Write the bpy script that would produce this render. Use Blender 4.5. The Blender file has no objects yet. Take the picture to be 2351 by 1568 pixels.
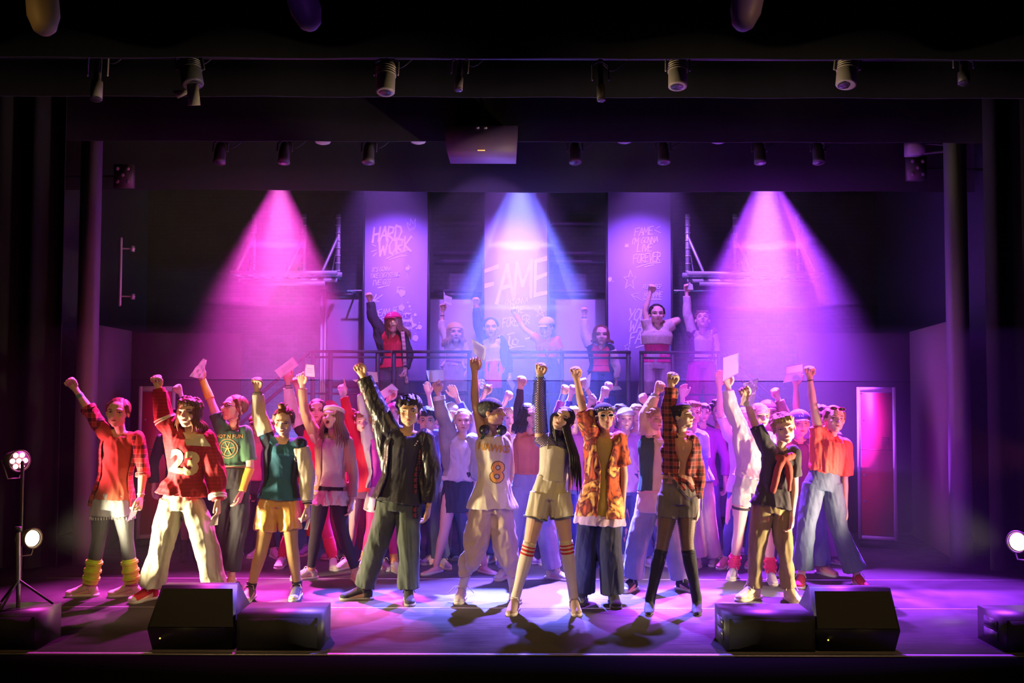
import bpy, math, random
import numpy as np
import openvdb as vdb
from mathutils import Vector, Matrix
from mathutils.bvhtree import BVHTree

SC = bpy.context.scene
COL = SC.collection
rnd = random.Random(7)
# ------------------------------------------------------------------ camera
FPX, CX, CY, EYE = 2200.0, 1175.5, 784.0, 1.78
_p = math.atan(93 / FPX); _r = math.radians(0.15)
_f = np.array([0, math.cos(_p), math.sin(_p)]); _x0 = np.array([1.0, 0, 0]); _u0 = np.array([0, -math.sin(_p), math.cos(_p)])
_x = math.cos(_r) * _x0 + math.sin(_r) * _u0; _u = math.cos(_r) * _u0 - math.sin(_r) * _x0
CAM = np.array([0, 0, EYE])
cd = bpy.data.cameras.new('camera'); cam = bpy.data.objects.new('camera', cd); COL.objects.link(cam)
cd.lens = 36 * FPX / 2351; cd.sensor_width = 36; cd.clip_end = 60
M = Matrix(((_x[0], _u[0], -_f[0], 0), (_x[1], _u[1], -_f[1], 0), (_x[2], _u[2], -_f[2], EYE), (0, 0, 0, 1)))
cam.matrix_world = M
SC.camera = cam


def ray(px, py):
    return _f + _x * (px - CX) / FPX - _u * (py - CY) / FPX


def pix(px, py, Y):
    """world point seen at pixel (px,py) at stage depth Y"""
    d = ray(px, py); return CAM + d * (Y / d[1])


def fl(px, py, z=0.0):
    d = ray(px, py); return CAM + d * ((z - EYE) / d[2])


# ------------------------------------------------------------------ view, world
SC.view_settings.view_transform = 'Standard'; SC.view_settings.look = 'None'
SC.view_settings.exposure = 0.0; SC.view_settings.gamma = 1.0; SC.view_settings.use_curve_mapping = False
cy = SC.cycles
cy.use_denoising = True; cy.max_bounces = 4; cy.diffuse_bounces = 2; cy.glossy_bounces = 2; cy.transmission_bounces = 2
cy.transparent_max_bounces = 6; cy.volume_bounces = 0; cy.sample_clamp_indirect = 3; cy.sample_clamp_direct = 12
cy.caustics_reflective = False; cy.caustics_refractive = False
W = bpy.data.worlds.new('world'); SC.world = W; W.use_nodes = True
W.node_tree.nodes['Background'].inputs[0].default_value = (0.5, 0.25, 0.7, 1)
W.node_tree.nodes['Background'].inputs[1].default_value = 0.002


# ------------------------------------------------------------------ the stage lamps' light
def spot(name, loc, aim, col, watts, deg, blend=0.4, rad=0.05):
    l = bpy.data.lights.new(name, 'SPOT'); l.color = col; l.energy = watts; l.spot_size = math.radians(deg)
    l.spot_blend = blend; l.shadow_soft_size = rad
    o = bpy.data.objects.new(name, l); COL.objects.link(o)
    loc = Vector(loc); d = Vector(aim) - loc
    o.location = loc; o.rotation_euler = d.to_track_quat('-Z', 'Y').to_euler()
    return o


MAG = (1.0, 0.06, 0.72); BLU = (0.13, 0.14, 1.0); VIO = (0.36, 0.045, 1.0); AMB = (1.0, 0.56, 0.15); WRM = (1.0, 0.80, 0.46)
YB = 10.98      # depth of the bar that carries the three backlights
LB = [pix(642, 410, YB), pix(1195, 398, YB), pix(1758, 396, YB)]
spot('backlight_magenta', LB[0], (-2.35, 9.3, 0), MAG, 15000, 52, 0.75, 0.05)
spot('backlight_blue', LB[1], (0.1, 9.2, 0), BLU, 50000, 52, 0.75, 0.05)
spot('backlight_violet', LB[2], (2.65, 9.3, 0), VIO, 46000, 56, 0.8, 0.05)
for _c, _col, _w in ((0, (1.0, .45, .85), 2200), (1, (.48, .58, 1.0), 9000), (2, (.8, .5, 1.0), 7000)):
    spot('backlight_core', LB[_c], ((-2.35, .1, 2.65)[_c], 10.1, 0), _col, _w, 36, 1.0, 0.05)
# three lamps of the lower row throw forward over the cast to the stage edge
for px_, aim_, col_, w_, dg_ in ((655, (-2.7, 7.1, .3), MAG, 3400, 56), (1320, (.1, 7.0, .3), (0.24, 0.13, 1.0), 8000, 54), (1742, (3.0, 7.2, .3), VIO, 8500, 62)):
    _q = pix(px_, 384, 9.56); spot('lower_row_backlight', _q, aim_, col_, w_, dg_, 0.4, 0.05)
# low side lamps on stands
SL = pix(74, 1236, 7.5); SR = pix(2337, 1244, 7.5); LL = pix(43, 1058, 7.7); LR = pix(2440, 1050, 7.7)
spot('side_warm_left', SL + np.array([.07, 0, 0]), (-1.2, 8.05, 1.0), WRM, 950, 78, 0.6, 0.07)
spot('side_warm_right', SR - np.array([.07, 0, 0]), (0.8, 8.1, 1.1), WRM, 800, 74, 0.6, 0.07)
spot('side_red_left', LL + np.array([.07, 0, 0]), (1.0, 8.8, 1.2), (1.0, 0.16, 0.24), 110, 56, 0.6, 0.06)
spot('side_red_right', LR - np.array([.07, 0, 0]), (0.0, 8.9, 1.2), (1.0, 0.16, 0.36), 320, 56, 0.6, 0.06)
# wash from the upper lamp row onto the rear of the crowd and the platform
for wx in (-2.4, -.6, 1.0, 2.6):
    spot('wash_violet', (wx, 7.62, 4.0), (wx * .9, 9.9, 1.5), (.6, .08, .8) if wx < -1 else (.34, .10, 1.0), 240, 58, .7, .06)
# front of house profiles
spot('front_amber', (-4.2, 2.0, 4.5), (-1.9, 7.9, 1.0), AMB, 270, 48, 0.8, 0.05)
spot('front_amber', (4.2, 2.0, 4.5), (0.6, 7.9, 0.9), AMB, 320, 56, 0.8, 0.05)
spot('front_warm', (-5.0, 3.0, 2.6), (0.4, 8.0, 1.2), (1.0, 0.68, 0.32), 240, 50, 0.8, 0.05)
spot('front_warm', (5.4, 3.0, 2.4), (1.2, 8.0, 1.2), (1.0, 0.68, 0.32), 130, 50, 0.8, 0.05)


# ------------------------------------------------------------------ materials
MATS = {}


def nodes(m):
    nt = m.node_tree; return nt, nt.nodes, nt.links, nt.nodes['Principled BSDF']


def mat(key, col=(.5, .5, .5), rough=.8, kind='plain', col2=None, scale=1.0, bump=0.0, metal=0.0, emit=0.0, sheen=0.0, spec=None):
    if key in MATS: return MATS[key]
    if len(col) != 3: raise KeyError(key)
    m = bpy.data.materials.new(key); m.use_nodes = True
    nt, N, L, b = nodes(m)
    b.inputs['Base Color'].default_value = (*col, 1); b.inputs['Roughness'].default_value = rough
    b.inputs['Metallic'].default_value = metal
    if spec is not None: b.inputs['Specular IOR Level'].default_value = spec
    if sheen: b.inputs['Sheen Weight'].default_value = sheen
    if emit:
        b.inputs['Emission Color'].default_value = (*col, 1); b.inputs['Emission Strength'].default_value = emit
    tc = N.new('ShaderNodeTexCoord'); O = tc.outputs['Object']

    def noise(s, detail=2, vec=O, dist=0.0):
        n = N.new('ShaderNodeTexNoise'); n.inputs['Scale'].default_value = s; n.inputs['Detail'].default_value = detail
        n.inputs['Distortion'].default_value = dist; L.new(vec, n.inputs['Vector']); return n.outputs['Fac']

    def ramp(fac, stops, interp='LINEAR'):
        r = N.new('ShaderNodeValToRGB'); r.color_ramp.interpolation = interp; L.new(fac, r.inputs[0])
        e = r.color_ramp.elements
        e[0].position, e[0].color = stops[0][0], (*stops[0][1], 1)
        e[1].position, e[1].color = stops[1][0], (*stops[1][1], 1)
        for p, c in stops[2:]:
            x = e.new(p); x.color = (*c, 1)
        return r.outputs[0]

    def mapping(sx, sy, sz, rx=0, ry=0, rz=0):
        q = N.new('ShaderNodeMapping'); q.inputs['Scale'].default_value = (sx, sy, sz)
        q.inputs['Rotation'].default_value = (rx, ry, rz); L.new(O, q.inputs[0]); return q.outputs[0]

    def wave(vec, s, d='X', dist=0.0, prof='SIN'):
        w = N.new('ShaderNodeTexWave'); w.bands_direction = d; w.wave_profile = prof; w.inputs['Scale'].default_value = s
        w.inputs['Distortion'].default_value = dist; L.new(vec, w.inputs[0]); return w.outputs['Fac']

    def mix(a, b_, f, t='MIX'):
        x = N.new('ShaderNodeMix'); x.data_type = 'RGBA'; x.blend_type = t
        for s, v in ((6, a), (7, b_)):
            if isinstance(v, tuple): x.inputs[s].default_value = (*v, 1)
            else: L.new(v, x.inputs[s])
        if isinstance(f, float): x.inputs[0].default_value = f
        else: L.new(f, x.inputs[0])
        return x.outputs[2]
    c2 = col2 or tuple(c * .55 for c in col)
    BC = b.inputs['Base Color']
    if kind == 'fabric':
        L.new(ramp(noise(9 * scale, 3), [(.35, tuple(c * .88 for c in col)), (.65, col)]), BC)
        bump = bump or .25
    elif kind == 'denim':
        L.new(ramp(noise(5 * scale, 5), [(.3, c2), (.7, col)]), BC); bump = .3
    elif kind == 'plaid':
        mp = mapping(1, 1, 1)
        a = ramp(wave(mp, 4.2 * scale, 'Z'), [(.45, (0, 0, 0)), (.6, (1, 1, 1))])
        c = ramp(wave(mp, 4.2 * scale, 'X'), [(.45, (0, 0, 0)), (.6, (1, 1, 1))])
        t = mix(a, c, .5); base = ramp(t, [(.1, col), (.5, c2), (.9, tuple(x * .25 for x in c2))])
        l1 = ramp(wave(mp, 8.4 * scale, 'Z'), [(.93, (0, 0, 0)), (.97, (1, 1, 1))])
        l2 = ramp(wave(mp, 8.4 * scale, 'X'), [(.93, (0, 0, 0)), (.97, (1, 1, 1))])
        L.new(mix(base, tuple(min(1, x * 1.1 + .22) for x in col), mix((0., 0., 0.), mix(l1, l2, .5), .55)), BC); bump = .2
    elif kind == 'floral':
        f = noise(7 * scale, 2, dist=1.5); base = ramp(f, [(.40, col), (.52, c2), (.6, (.9, .45, .08)), (.7, (.85, .7, .2))])
        L.new(base, BC); bump = .2
    elif kind == 'blotch':
        L.new(ramp(noise(6 * scale, 3, dist=.8), [(.42, col), (.56, c2)]), BC); bump = .2
    elif kind == 'knit':
        L.new(ramp(wave(mapping(1, 1, 1), 22 * scale, 'Z', .6), [(.2, tuple(x * .78 for x in col)), (.6, col)]), BC); bump = .5
    elif kind == 'stripes':
        L.new(ramp(wave(mapping(1, 1, 1), 6 * scale, 'Z'), [(.5, col), (.52, c2)], 'CONSTANT'), BC)
    elif kind == 'brick':
        br = N.new('ShaderNodeTexBrick'); mp = N.new('ShaderNodeMapping'); mp.inputs['Rotation'].default_value = (math.pi / 2, 0, 0)
        L.new(O, mp.inputs[0]); L.new(mp.outputs[0], br.inputs[0]); br.inputs['Scale'].default_value = 4.2
        br.inputs['Color1'].default_value = (*col, 1); br.inputs['Color2'].default_value = (*tuple(x * .8 for x in col), 1)
        br.inputs['Mortar'].default_value = (*tuple(x * .5 for x in col), 1); br.inputs['Mortar Size'].default_value = .012
        L.new(mix(br.outputs[0], ramp(noise(3, 4), [(.3, (.6, .6, .6)), (.7, (1, 1, 1))]), 1.0, 'MULTIPLY'), BC)
        bp = N.new('ShaderNodeBump'); bp.inputs['Strength'].default_value = .6; bp.inputs['Distance'].default_value = .02
        L.new(br.outputs['Fac'], bp.inputs['Height']); bp.invert = True; L.new(bp.outputs[0], b.inputs['Normal'])
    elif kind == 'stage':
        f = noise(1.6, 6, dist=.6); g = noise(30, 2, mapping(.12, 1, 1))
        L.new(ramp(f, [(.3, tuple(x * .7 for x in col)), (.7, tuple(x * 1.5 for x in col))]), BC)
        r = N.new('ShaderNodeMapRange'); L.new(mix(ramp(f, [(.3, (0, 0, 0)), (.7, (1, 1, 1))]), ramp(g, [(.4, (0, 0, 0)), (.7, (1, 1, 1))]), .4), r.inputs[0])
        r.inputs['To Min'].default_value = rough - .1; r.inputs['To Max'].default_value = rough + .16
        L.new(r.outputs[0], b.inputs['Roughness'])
        bp = N.new('ShaderNodeBump'); bp.inputs['Strength'].default_value = .08; bp.inputs['Distance'].default_value = .01
        L.new(g, bp.inputs['Height']); L.new(bp.outputs[0], b.inputs['Normal'])
    elif kind == 'curtain':
        L.new(ramp(noise(8, 4, mapping(1, 1, .15)), [(.3, tuple(x * .6 for x in col)), (.7, col)]), BC)
    elif kind == 'hair':
        vec = mapping(1, 1, .12)
        L.new(ramp(noise(90, 3, vec), [(.3, tuple(x * .45 for x in col)), (.7, col)]), BC)
        bp = N.new('ShaderNodeBump'); bp.inputs['Strength'].default_value = .7; bp.inputs['Distance'].default_value = .006
        L.new(noise(110, 3, vec), bp.inputs['Height']); L.new(bp.outputs[0], b.inputs['Normal'])
    elif kind == 'skin':
        L.new(ramp(noise(14, 3), [(.3, tuple(x * .9 for x in col)), (.7, col)]), BC)
        b.inputs['Subsurface Weight'].default_value = 0.0
    elif kind == 'net':       # fishnet: mesh of dark thread with real gaps
        mp = mapping(1, 1, 1, 0, math.pi / 4, 0)
        a = wave(mp, 24 * scale, 'X'); c = wave(mp, 24 * scale, 'Z')
        t = mix(ramp(a, [(.76, (0, 0, 0)), (.84, (1, 1, 1))]), ramp(c, [(.76, (0, 0, 0)), (.84, (1, 1, 1))]), 1.0, 'LIGHTEN')
        L.new(t, b.inputs['Alpha'])
    elif kind == 'paper':
        t = N.new('ShaderNodeBsdfTranslucent'); t.inputs[0].default_value = (*col, 1); mx = N.new('ShaderNodeMixShader'); mx.inputs[0].default_value = .3
        L.new(b.outputs[0], mx.inputs[1]); L.new(t.outputs[0], mx.inputs[2]); L.new(mx.outputs[0], N['Material Output'].inputs[0])
    elif kind == 'paisley':
        v = N.new('ShaderNodeTexVoronoi'); v.inputs['Scale'].default_value = 22 * scale; L.new(O, v.inputs[0])
        w = ramp(v.outputs['Distance'], [(.15, col), (.2, c2), (.3, col), (.34, c2)], 'CONSTANT'); L.new(w, BC)
    if bump:
        bp = N.new('ShaderNodeBump'); bp.inputs['Strength'].default_value = bump; bp.inputs['Distance'].default_value = .006
        L.new(noise(38 * scale, 3), bp.inputs['Height']); L.new(bp.outputs[0], b.inputs['Normal'])
    MATS[key] = m
    return m


def fab(col, kind='fabric', **k):
    key = '%s_%02x%02x%02x%s' % (kind, *[int(c * 255) for c in col], ('_' + '_'.join('%s%s' % (a, v) for a, v in k.items())) if k else '')
    return mat(key, col, k.pop('rough', .85), kind, **k)


BLACK = mat('black_paint', (.012, .012, .014), .55)
METAL = mat('lamp_metal', (.30, .27, .22), .45, metal=.6)
DKMET = mat('dark_metal', (.03, .03, .035), .4, metal=.3)


# ------------------------------------------------------------------ mesh helpers
def tag(o, label=None, cat=None, group=None, kind=None):
    if label: o['label'] = label
    if cat: o['category'] = cat
    if group: o['group'] = group
    if kind: o['kind'] = kind
    return o


def nrm(v):
    v = np.asarray(v, float); n = np.linalg.norm(v); return v / n if n > 1e-9 else v


class G:
    """collects closed shapes"""
    def __init__(s): s.V = []; s.Q = []; s.T = []; s.n = 0

    def add(s, V, Q=(), T=()):
        V = np.asarray(V, float).reshape(-1, 3); s.V.append(V)
        if len(Q): s.Q.append(np.asarray(Q, np.int64).reshape(-1, 4) + s.n)
        if len(T): s.T.append(np.asarray(T, np.int64).reshape(-1, 3) + s.n)
        s.n += len(V); return s

    def arr(s):
        V = np.concatenate(s.V); Q = np.concatenate(s.Q) if s.Q else np.zeros((0, 4), int); T = np.concatenate(s.T) if s.T else np.zeros((0, 3), int)
        return V, Q, T

    def tube(s, path, ra, rb=None, side=None, n=14, cap='round'):
        path = np.asarray(path, float); k = len(path)
        ra = np.broadcast_to(np.asarray(ra, float), (k,)); rb = ra if rb is None else np.broadcast_to(np.asarray(rb, float), (k,))
        t = np.gradient(path, axis=0); t /= np.linalg.norm(t, axis=1)[:, None] + 1e-12
        S = np.asarray([1.0, 0, 0] if side is None else side, float)
        if S.ndim == 1:
            if side is None and abs(t[:, 0]).max() > .9: S = np.array([0, 1.0, 0])
            S = np.repeat(S[None], k, 0)
        S = S - (S * t).sum(1)[:, None] * t; S /= np.linalg.norm(S, axis=1)[:, None] + 1e-12
        B = np.cross(t, S)
        th = np.linspace(0, 2 * math.pi, n, endpoint=False); c, si = np.cos(th), np.sin(th)
        C = list(path); RA = list(ra); RB = list(rb); SS = list(S); BB = list(B)
        if cap == 'round':
            for a in (.5, .85):
                C.insert(0, path[0] - t[0] * a * min(ra[0], rb[0])); f = math.sqrt(1 - a * a)
                RA.insert(0, ra[0] * f); RB.insert(0, rb[0] * f); SS.insert(0, S[0]); BB.insert(0, B[0])
                C.append(path[-1] + t[-1] * a * min(ra[-1], rb[-1])); RA.append(ra[-1] * f); RB.append(rb[-1] * f); SS.append(S[-1]); BB.append(B[-1])
        R = [C[i] + RA[i] * c[:, None] * SS[i] + RB[i] * si[:, None] * BB[i] for i in range(len(C))]
        m = len(R)
        V = np.concatenate(R + [[C[0] if cap != 'round' else path[0] - t[0] * min(ra[0], rb[0])], [C[-1] if cap != 'round' else path[-1] + t[-1] * min(ra[-1], rb[-1])]])
        j = np.arange(n); jn = (j + 1) % n
        Q = np.concatenate([np.stack([i * n + j, i * n + jn, (i + 1) * n + jn, (i + 1) * n + j], 1) for i in range(m - 1)])
        T = np.concatenate([np.stack([np.full(n, m * n), jn, j], 1), np.stack([np.full(n, m * n + 1), (m - 1) * n + j, (m - 1) * n + jn], 1)])
        return s.add(V, Q, T)

    def ell(s, c, r, R=None, n=14, m=9):
        th = np.linspace(0, 2 * math.pi, n, endpoint=False); ph = np.linspace(-math.pi / 2, math.pi / 2, m)[1:-1]
        V = [[math.cos(p) * math.cos(a), math.cos(p) * math.sin(a), math.sin(p)] for p in ph for a in th] + [[0, 0, -1], [0, 0, 1]]
        V = np.array(V) * np.asarray(r, float)
        if R is not None: V = V @ np.asarray(R)[:3, :3].T
        V = V + np.asarray(c, float); k = m - 2; j = np.arange(n); jn = (j + 1) % n
        Q = np.concatenate([np.stack([i * n + j, i * n + jn, (i + 1) * n + jn, (i + 1) * n + j], 1) for i in range(k - 1)])
        T = np.concatenate([np.stack([np.full(n, k * n), jn, j], 1), np.stack([np.full(n, k * n + 1), (k - 1) * n + j, (k - 1) * n + jn], 1)])
        return s.add(V, Q, T)

    def box(s, lo, hi, R=None, o=(0, 0, 0)):
        lo = np.asarray(lo, float); hi = np.asarray(hi, float)
        V = np.array([[x, y, z] for z in (lo[2], hi[2]) for y in (lo[1], hi[1]) for x in (lo[0], hi[0])])
        if R is not None: V = V @ np.asarray(R)[:3, :3].T
        V = V + np.asarray(o, float)
        return s.add(V, [[0, 2, 3, 1], [4, 5, 7, 6], [0, 1, 5, 4], [2, 6, 7, 3], [0, 4, 6, 2], [1, 3, 7, 5]])

    def prism(s, poly, d):
        """closed outline (list of 3D points) extruded by vector d"""
        P = np.asarray(poly, float); n = len(P); V = np.concatenate([P, P + np.asarray(d, float), [P.mean(0)], [P.mean(0) + d]])
        j = np.arange(n); jn = (j + 1) % n
        return s.add(V, np.stack([j, jn, jn + n, j + n], 1), np.concatenate([np.stack([jn, j, np.full(n, 2 * n)], 1), np.stack([j + n, jn + n, np.full(n, 2 * n + 1)], 1)]))


def mesh(name, V, Q, T=None, smooth=True):
    me = bpy.data.meshes.new(name); nq = len(Q); nt = 0 if T is None else len(T)
    me.vertices.add(len(V)); me.vertices.foreach_set('co', np.ascontiguousarray(V, np.float32).ravel())
    li = np.asarray(Q, np.int32).ravel()
    if nt: li = np.concatenate([li, np.asarray(T, np.int32).ravel()])
    me.loops.add(len(li)); me.loops.foreach_set('vertex_index', li)
    me.polygons.add(nq + nt)
    st = np.concatenate([np.arange(nq) * 4, nq * 4 + np.arange(nt) * 3]).astype(np.int32)
    me.polygons.foreach_set('loop_start', st)
    me.update(calc_edges=True); me.validate()
    if smooth: me.polygons.foreach_set('use_smooth', np.ones(nq + nt, bool))
    return me


BASE = {}


def link(name, me, m, parent=None, base=None):
    o = bpy.data.objects.new(name, me); COL.objects.link(o)
    if m is not None and me is not None and not len(me.materials): me.materials.append(m)
    if parent is not None: o.parent = parent
    return o


def put(name, g, m, parent=None, base=(0, 0, 0), smooth=True, loc=True):
    """mesh object from collected shapes in world coordinates; child meshes are stored relative to the parent's base"""
    V, Q, T = g.arr() if isinstance(g, G) else g
    if parent is not None: b = BASE.get(parent.name, np.zeros(3))
    else: b = np.asarray(base, float)
    o = link(name, mesh(name, V - b, Q, T, smooth), m, parent)
    if parent is None: o.location = b
    BASE[o.name] = b
    return o


def empty(name, base):
    o = bpy.data.objects.new(name, None); COL.objects.link(o); o.location = base; BASE[o.name] = np.asarray(base, float); o.empty_display_size = .1
    return o


def flatshade(o):
    o.data.polygons.foreach_set('use_smooth', np.zeros(len(o.data.polygons), bool)); return o


def fuse(g, vox, sm=2):
    """one continuous surface around the overlapping shapes"""
    V, Q, T = g.arr()
    gr = vdb.FloatGrid.createLevelSetFromPolygons(V.astype(np.float32), triangles=T.astype(np.uint32), quads=Q.astype(np.uint32),
                                                  transform=vdb.createLinearTransform(voxelSize=vox), halfWidth=3.0)
    P, t, q = gr.convertToPolygons(0.0, 0.0)
    P = P.astype(float); q = q.astype(np.int64)[:, ::-1]
    return smooth(P, q, sm), q


def smooth(P, q, it, lam=.6):
    if it < 1: return P
    a = q.ravel(); b = np.roll(q, -1, 1).ravel(); n = len(P)
    I = np.concatenate([a, b]); J = np.concatenate([b, a]); cnt = np.bincount(I, minlength=n).clip(1)
    for _ in range(it):
        av = np.stack([np.bincount(I, P[J, k], minlength=n) for k in range(3)], 1) / cnt[:, None]
        P = P + lam * (av - P)
    return P


def normals(P, q):
    fn = np.cross(P[q[:, 2]] - P[q[:, 0]], P[q[:, 3]] - P[q[:, 1]]); N = np.zeros_like(P)
    for k in range(4):
        for a in range(3): N[:, a] += np.bincount(q[:, k], fn[:, a], minlength=len(P))
    return N / (np.linalg.norm(N, axis=1)[:, None] + 1e-12)


def wrinkle(P, q, amp, freq, seed=0, aniso=(1, 1, .35)):
    """cloth folds: ridged, domain-warped waves along the normals"""
    r = np.random.RandomState(seed); N = normals(P, q); X = (P - P.mean(0)) * np.array(aniso); d = np.zeros(len(P))
    for k in range(5):
        f = freq * (1 + .7 * k); w = r.normal(size=3); w /= np.linalg.norm(w); w2 = r.normal(size=3)
        ph = X @ w * f + 1.4 * np.sin(X @ w2 * f * .55 + r.rand() * 6) + r.rand() * 6
        d += (.55 * np.sin(ph) + .45 * (1 - 2 * np.abs(np.sin(ph)))) / (1 + .9 * k)
    return P + N * (d * amp)[:, None]


def cr(pts, n):
    """Catmull-Rom resample"""
    P = np.asarray(pts, float); P = np.concatenate([[2 * P[0] - P[1]], P, [2 * P[-1] - P[-2]]]); out = []
    segs = len(P) - 3
    for u in np.linspace(0, segs - 1e-6, n):
        i = int(u); t = u - i; a, b, c, d = P[i:i + 4]
        out.append(.5 * ((2 * b) + (c - a) * t + (2 * a - 5 * b + 4 * c - d) * t * t + (3 * b - a - 3 * c + d) * t ** 3))
    return np.array(out)
mat('brass', (.7, .55, .25), .3, metal=.9); mat('silver', (.8, .8, .85), .2, metal=1); mat('lace_black', (.015, .012, .012), .5, 'net', scale=1.5)
mat('lens_dark', (.05, .04, .06), .1)
mat('grille', (.006, .006, .007), .8, bump=.15)


# ================================================================== the stage
def struct(name, g, m, smooth=False):
    o = put(name, g, m, None, (0, 0, 0), smooth); o['kind'] = 'structure'; return o


def B(*bs):
    g = G()
    for lo, hi in bs: g.box(lo, hi)
    return g


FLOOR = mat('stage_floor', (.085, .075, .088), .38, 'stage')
BLK = mat('black_wall', (.012, .011, .013), .8, 'curtain')
DRAPE = mat('black_drape', (.008, .0075, .008), .95, 'curtain')
BRICK = mat('painted_brick', (.13, .13, .15), .7, 'brick')
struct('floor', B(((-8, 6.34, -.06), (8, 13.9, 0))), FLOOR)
struct('floor', B(((-8, -4, -1.15), (8, 6.3, -1.1))), mat('hall_floor', (.01, .01, .011), .9))
struct('wall_front', B(((-8, 6.30, -1.1), (8, 6.34, -.003))), mat('stage_front', (.004, .004, .005), .95, spec=.05))
struct('trim_1', B(((-8, 6.32, -.003), (8, 6.36, .004))), mat('edge_strip', (.35, .33, .36), .3, metal=.5))
struct('trim_2', B(((-4.2, 7.62, .0005), (4.4, 7.633, .003))), mat('tape', (.55, .52, .58), .3))
struct('trim_3', B(((-4.2, 8.73, .0005), (4.6, 8.75, .003))), mat('tape', (.5, .5, .5)))
struct('wall_back', B(((-6, 13.6, 0), (6, 13.75, 5.6))), BRICK)
struct('wall_left', B(((-5.3, 9.6, 0), (-5.2, 13.6, 5.6))), BLK)
struct('wall_right', B(((5.2, 9.6, 0), (5.3, 13.6, 5.6))), mat('wall_blue_spill', (.03, .03, .05), .8))  # faint blue light spill put into the black wall's colour
struct('ceiling', B(((-8, 6, 5.6), (8, 13.9, 5.7))), mat('ceiling_black', (.008, .008, .008), .9))
struct('trim_4', B(((-4.25, 9.35, 0), (-4.10, 9.5, 4.24))), mat('proscenium', (.26, .24, .27), .7))
struct('trim_5', B(((4.31, 9.35, 0), (4.47, 9.5, 4.24))), mat('proscenium', ()))


def drape(name, x0, y0, x1, y1, z0, z1, label, amp=.05, folds=9, wavy=0.0, m=DRAPE):
    n = folds * 10; u = np.linspace(0, 1, n); X = x0 + (x1 - x0) * u; Yv = y0 + (y1 - y0) * u
    d = nrm([y1 - y0, -(x1 - x0), 0]); w = amp * (np.sin(u * folds * 2 * math.pi) + .3 * np.sin(u * folds * 4.7 + 1))
    V = []
    zz = np.linspace(z0, z1, 6)
    for k in (0, 1):
        for z in zz:
            f = 1.0; zb = z + (wavy * np.sin(u * 9) if z == z0 else 0)
            V.append(np.stack([X + d[0] * (w * f + k * .02), Yv + d[1] * (w * f + k * .02), np.broadcast_to(zb, n)], 1))
    V = np.concatenate(V); idx = np.arange(len(V)).reshape(2, 6, n)
    q = lambda A: np.stack([A[:-1, :-1], A[:-1, 1:], A[1:, 1:], A[1:, :-1]], -1).reshape(-1, 4)
    Q = [q(idx[0]), q(idx[1])[:, ::-1]] + [np.stack([idx[0, e, :-1], idx[0, e, 1:], idx[1, e, 1:], idx[1, e, :-1]], -1)[:, ::(-1 if e == 0 else 1)] for e in (0, 5)] + \
        [np.stack([idx[0, :-1, e], idx[0, 1:, e], idx[1, 1:, e], idx[1, :-1, e]], -1) for e in (0, n - 1)]
    o = put(name, (V, np.concatenate(Q), None), m, None, (x0, y0, z0)); tag(o, label, 'curtain', None); return o


drape('side_curtain', -7.0, 8.9, -4.32, 9.2, .01, 5.4, 'black curtain in heavy folds hanging beside the pillar behind the low warm lamp', .07, 8)
drape('side_curtain', 4.55, 9.2, 7.2, 8.9, .01, 5.4, 'black curtain in folds beside the pillar next to the uncovered red locker', .07, 8)
drape('border_curtain', -7.6, 7.0, 7.6, 7.0, 4.17, 5.5, 'black border drape highest in view, in front of the upper row of lamps', .01, 12)
drape('border_curtain', -7.4, 8.1, 7.4, 8.1, 4.21, 5.5, 'black border drape just behind the upper row of lamps', .01, 12)
drape('border_curtain', -7.2, 9.3, 7.2, 9.3, 4.13, 5.5, 'black border drape behind the hanging projector', .01, 12)
drape('border_curtain', -5.15, 10.62, 5.15, 10.62, 3.905, 5.5, 'black border drape whose lower edge hides the three glowing lamps', .012, 7, .012)

# dark flats either side of the brick wall
def flat(name, x0, x1, y, z1, m, label, px=None, T=.06):
    o = put(name, B(((x0, y, 0), (x1, y + T, z1))), m, None, (x0, y, 0), False); return tag(o, label, 'panel')


xl = lambda px, Y: pix(px, 877, Y)[0]
flat('stage_flat', -5.18, xl(550, 11.5), 11.5, 2.36, mat('dark_flat', (.05, .035, .04), .85), 'low dark maroon flat standing behind the shaded red locker')
flat('stage_flat', xl(1834, 11.5), 5.18, 11.5, 2.38, mat('dark_flat', ()), 'low dark flat washed violet behind the fully seen red locker')
g = G(); a = pix(303, 760, 11.3); a2 = pix(220, 745, 9.7)
g.prism([(a[0], a[1], 0), (a2[0], a2[1], 0), (a2[0], a2[1], a2[2]), (a[0], a[1], a[2])], (-.05, .02, 0))
tag(put('return_flat', g, mat('return_grey', (.10, .08, .10), .85), None, (a[0], a[1], 0), False), 'angled grey return flat between pillar and maroon flat', 'panel')
g = G(); a = pix(2088, 762, 11.3); a2 = pix(2186, 735, 9.7)
g.prism([(a[0], a[1], 0), (a2[0], a2[1], 0), (a2[0], a2[1], a2[2]), (a[0], a[1], a[2])], (.05, .02, 0))
tag(put('return_flat', g, mat('return_beige', (.30, .22, .22), .85), None, (a[0], a[1], 0), False), 'angled beige return flat beside the violet flat', 'panel')

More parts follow.
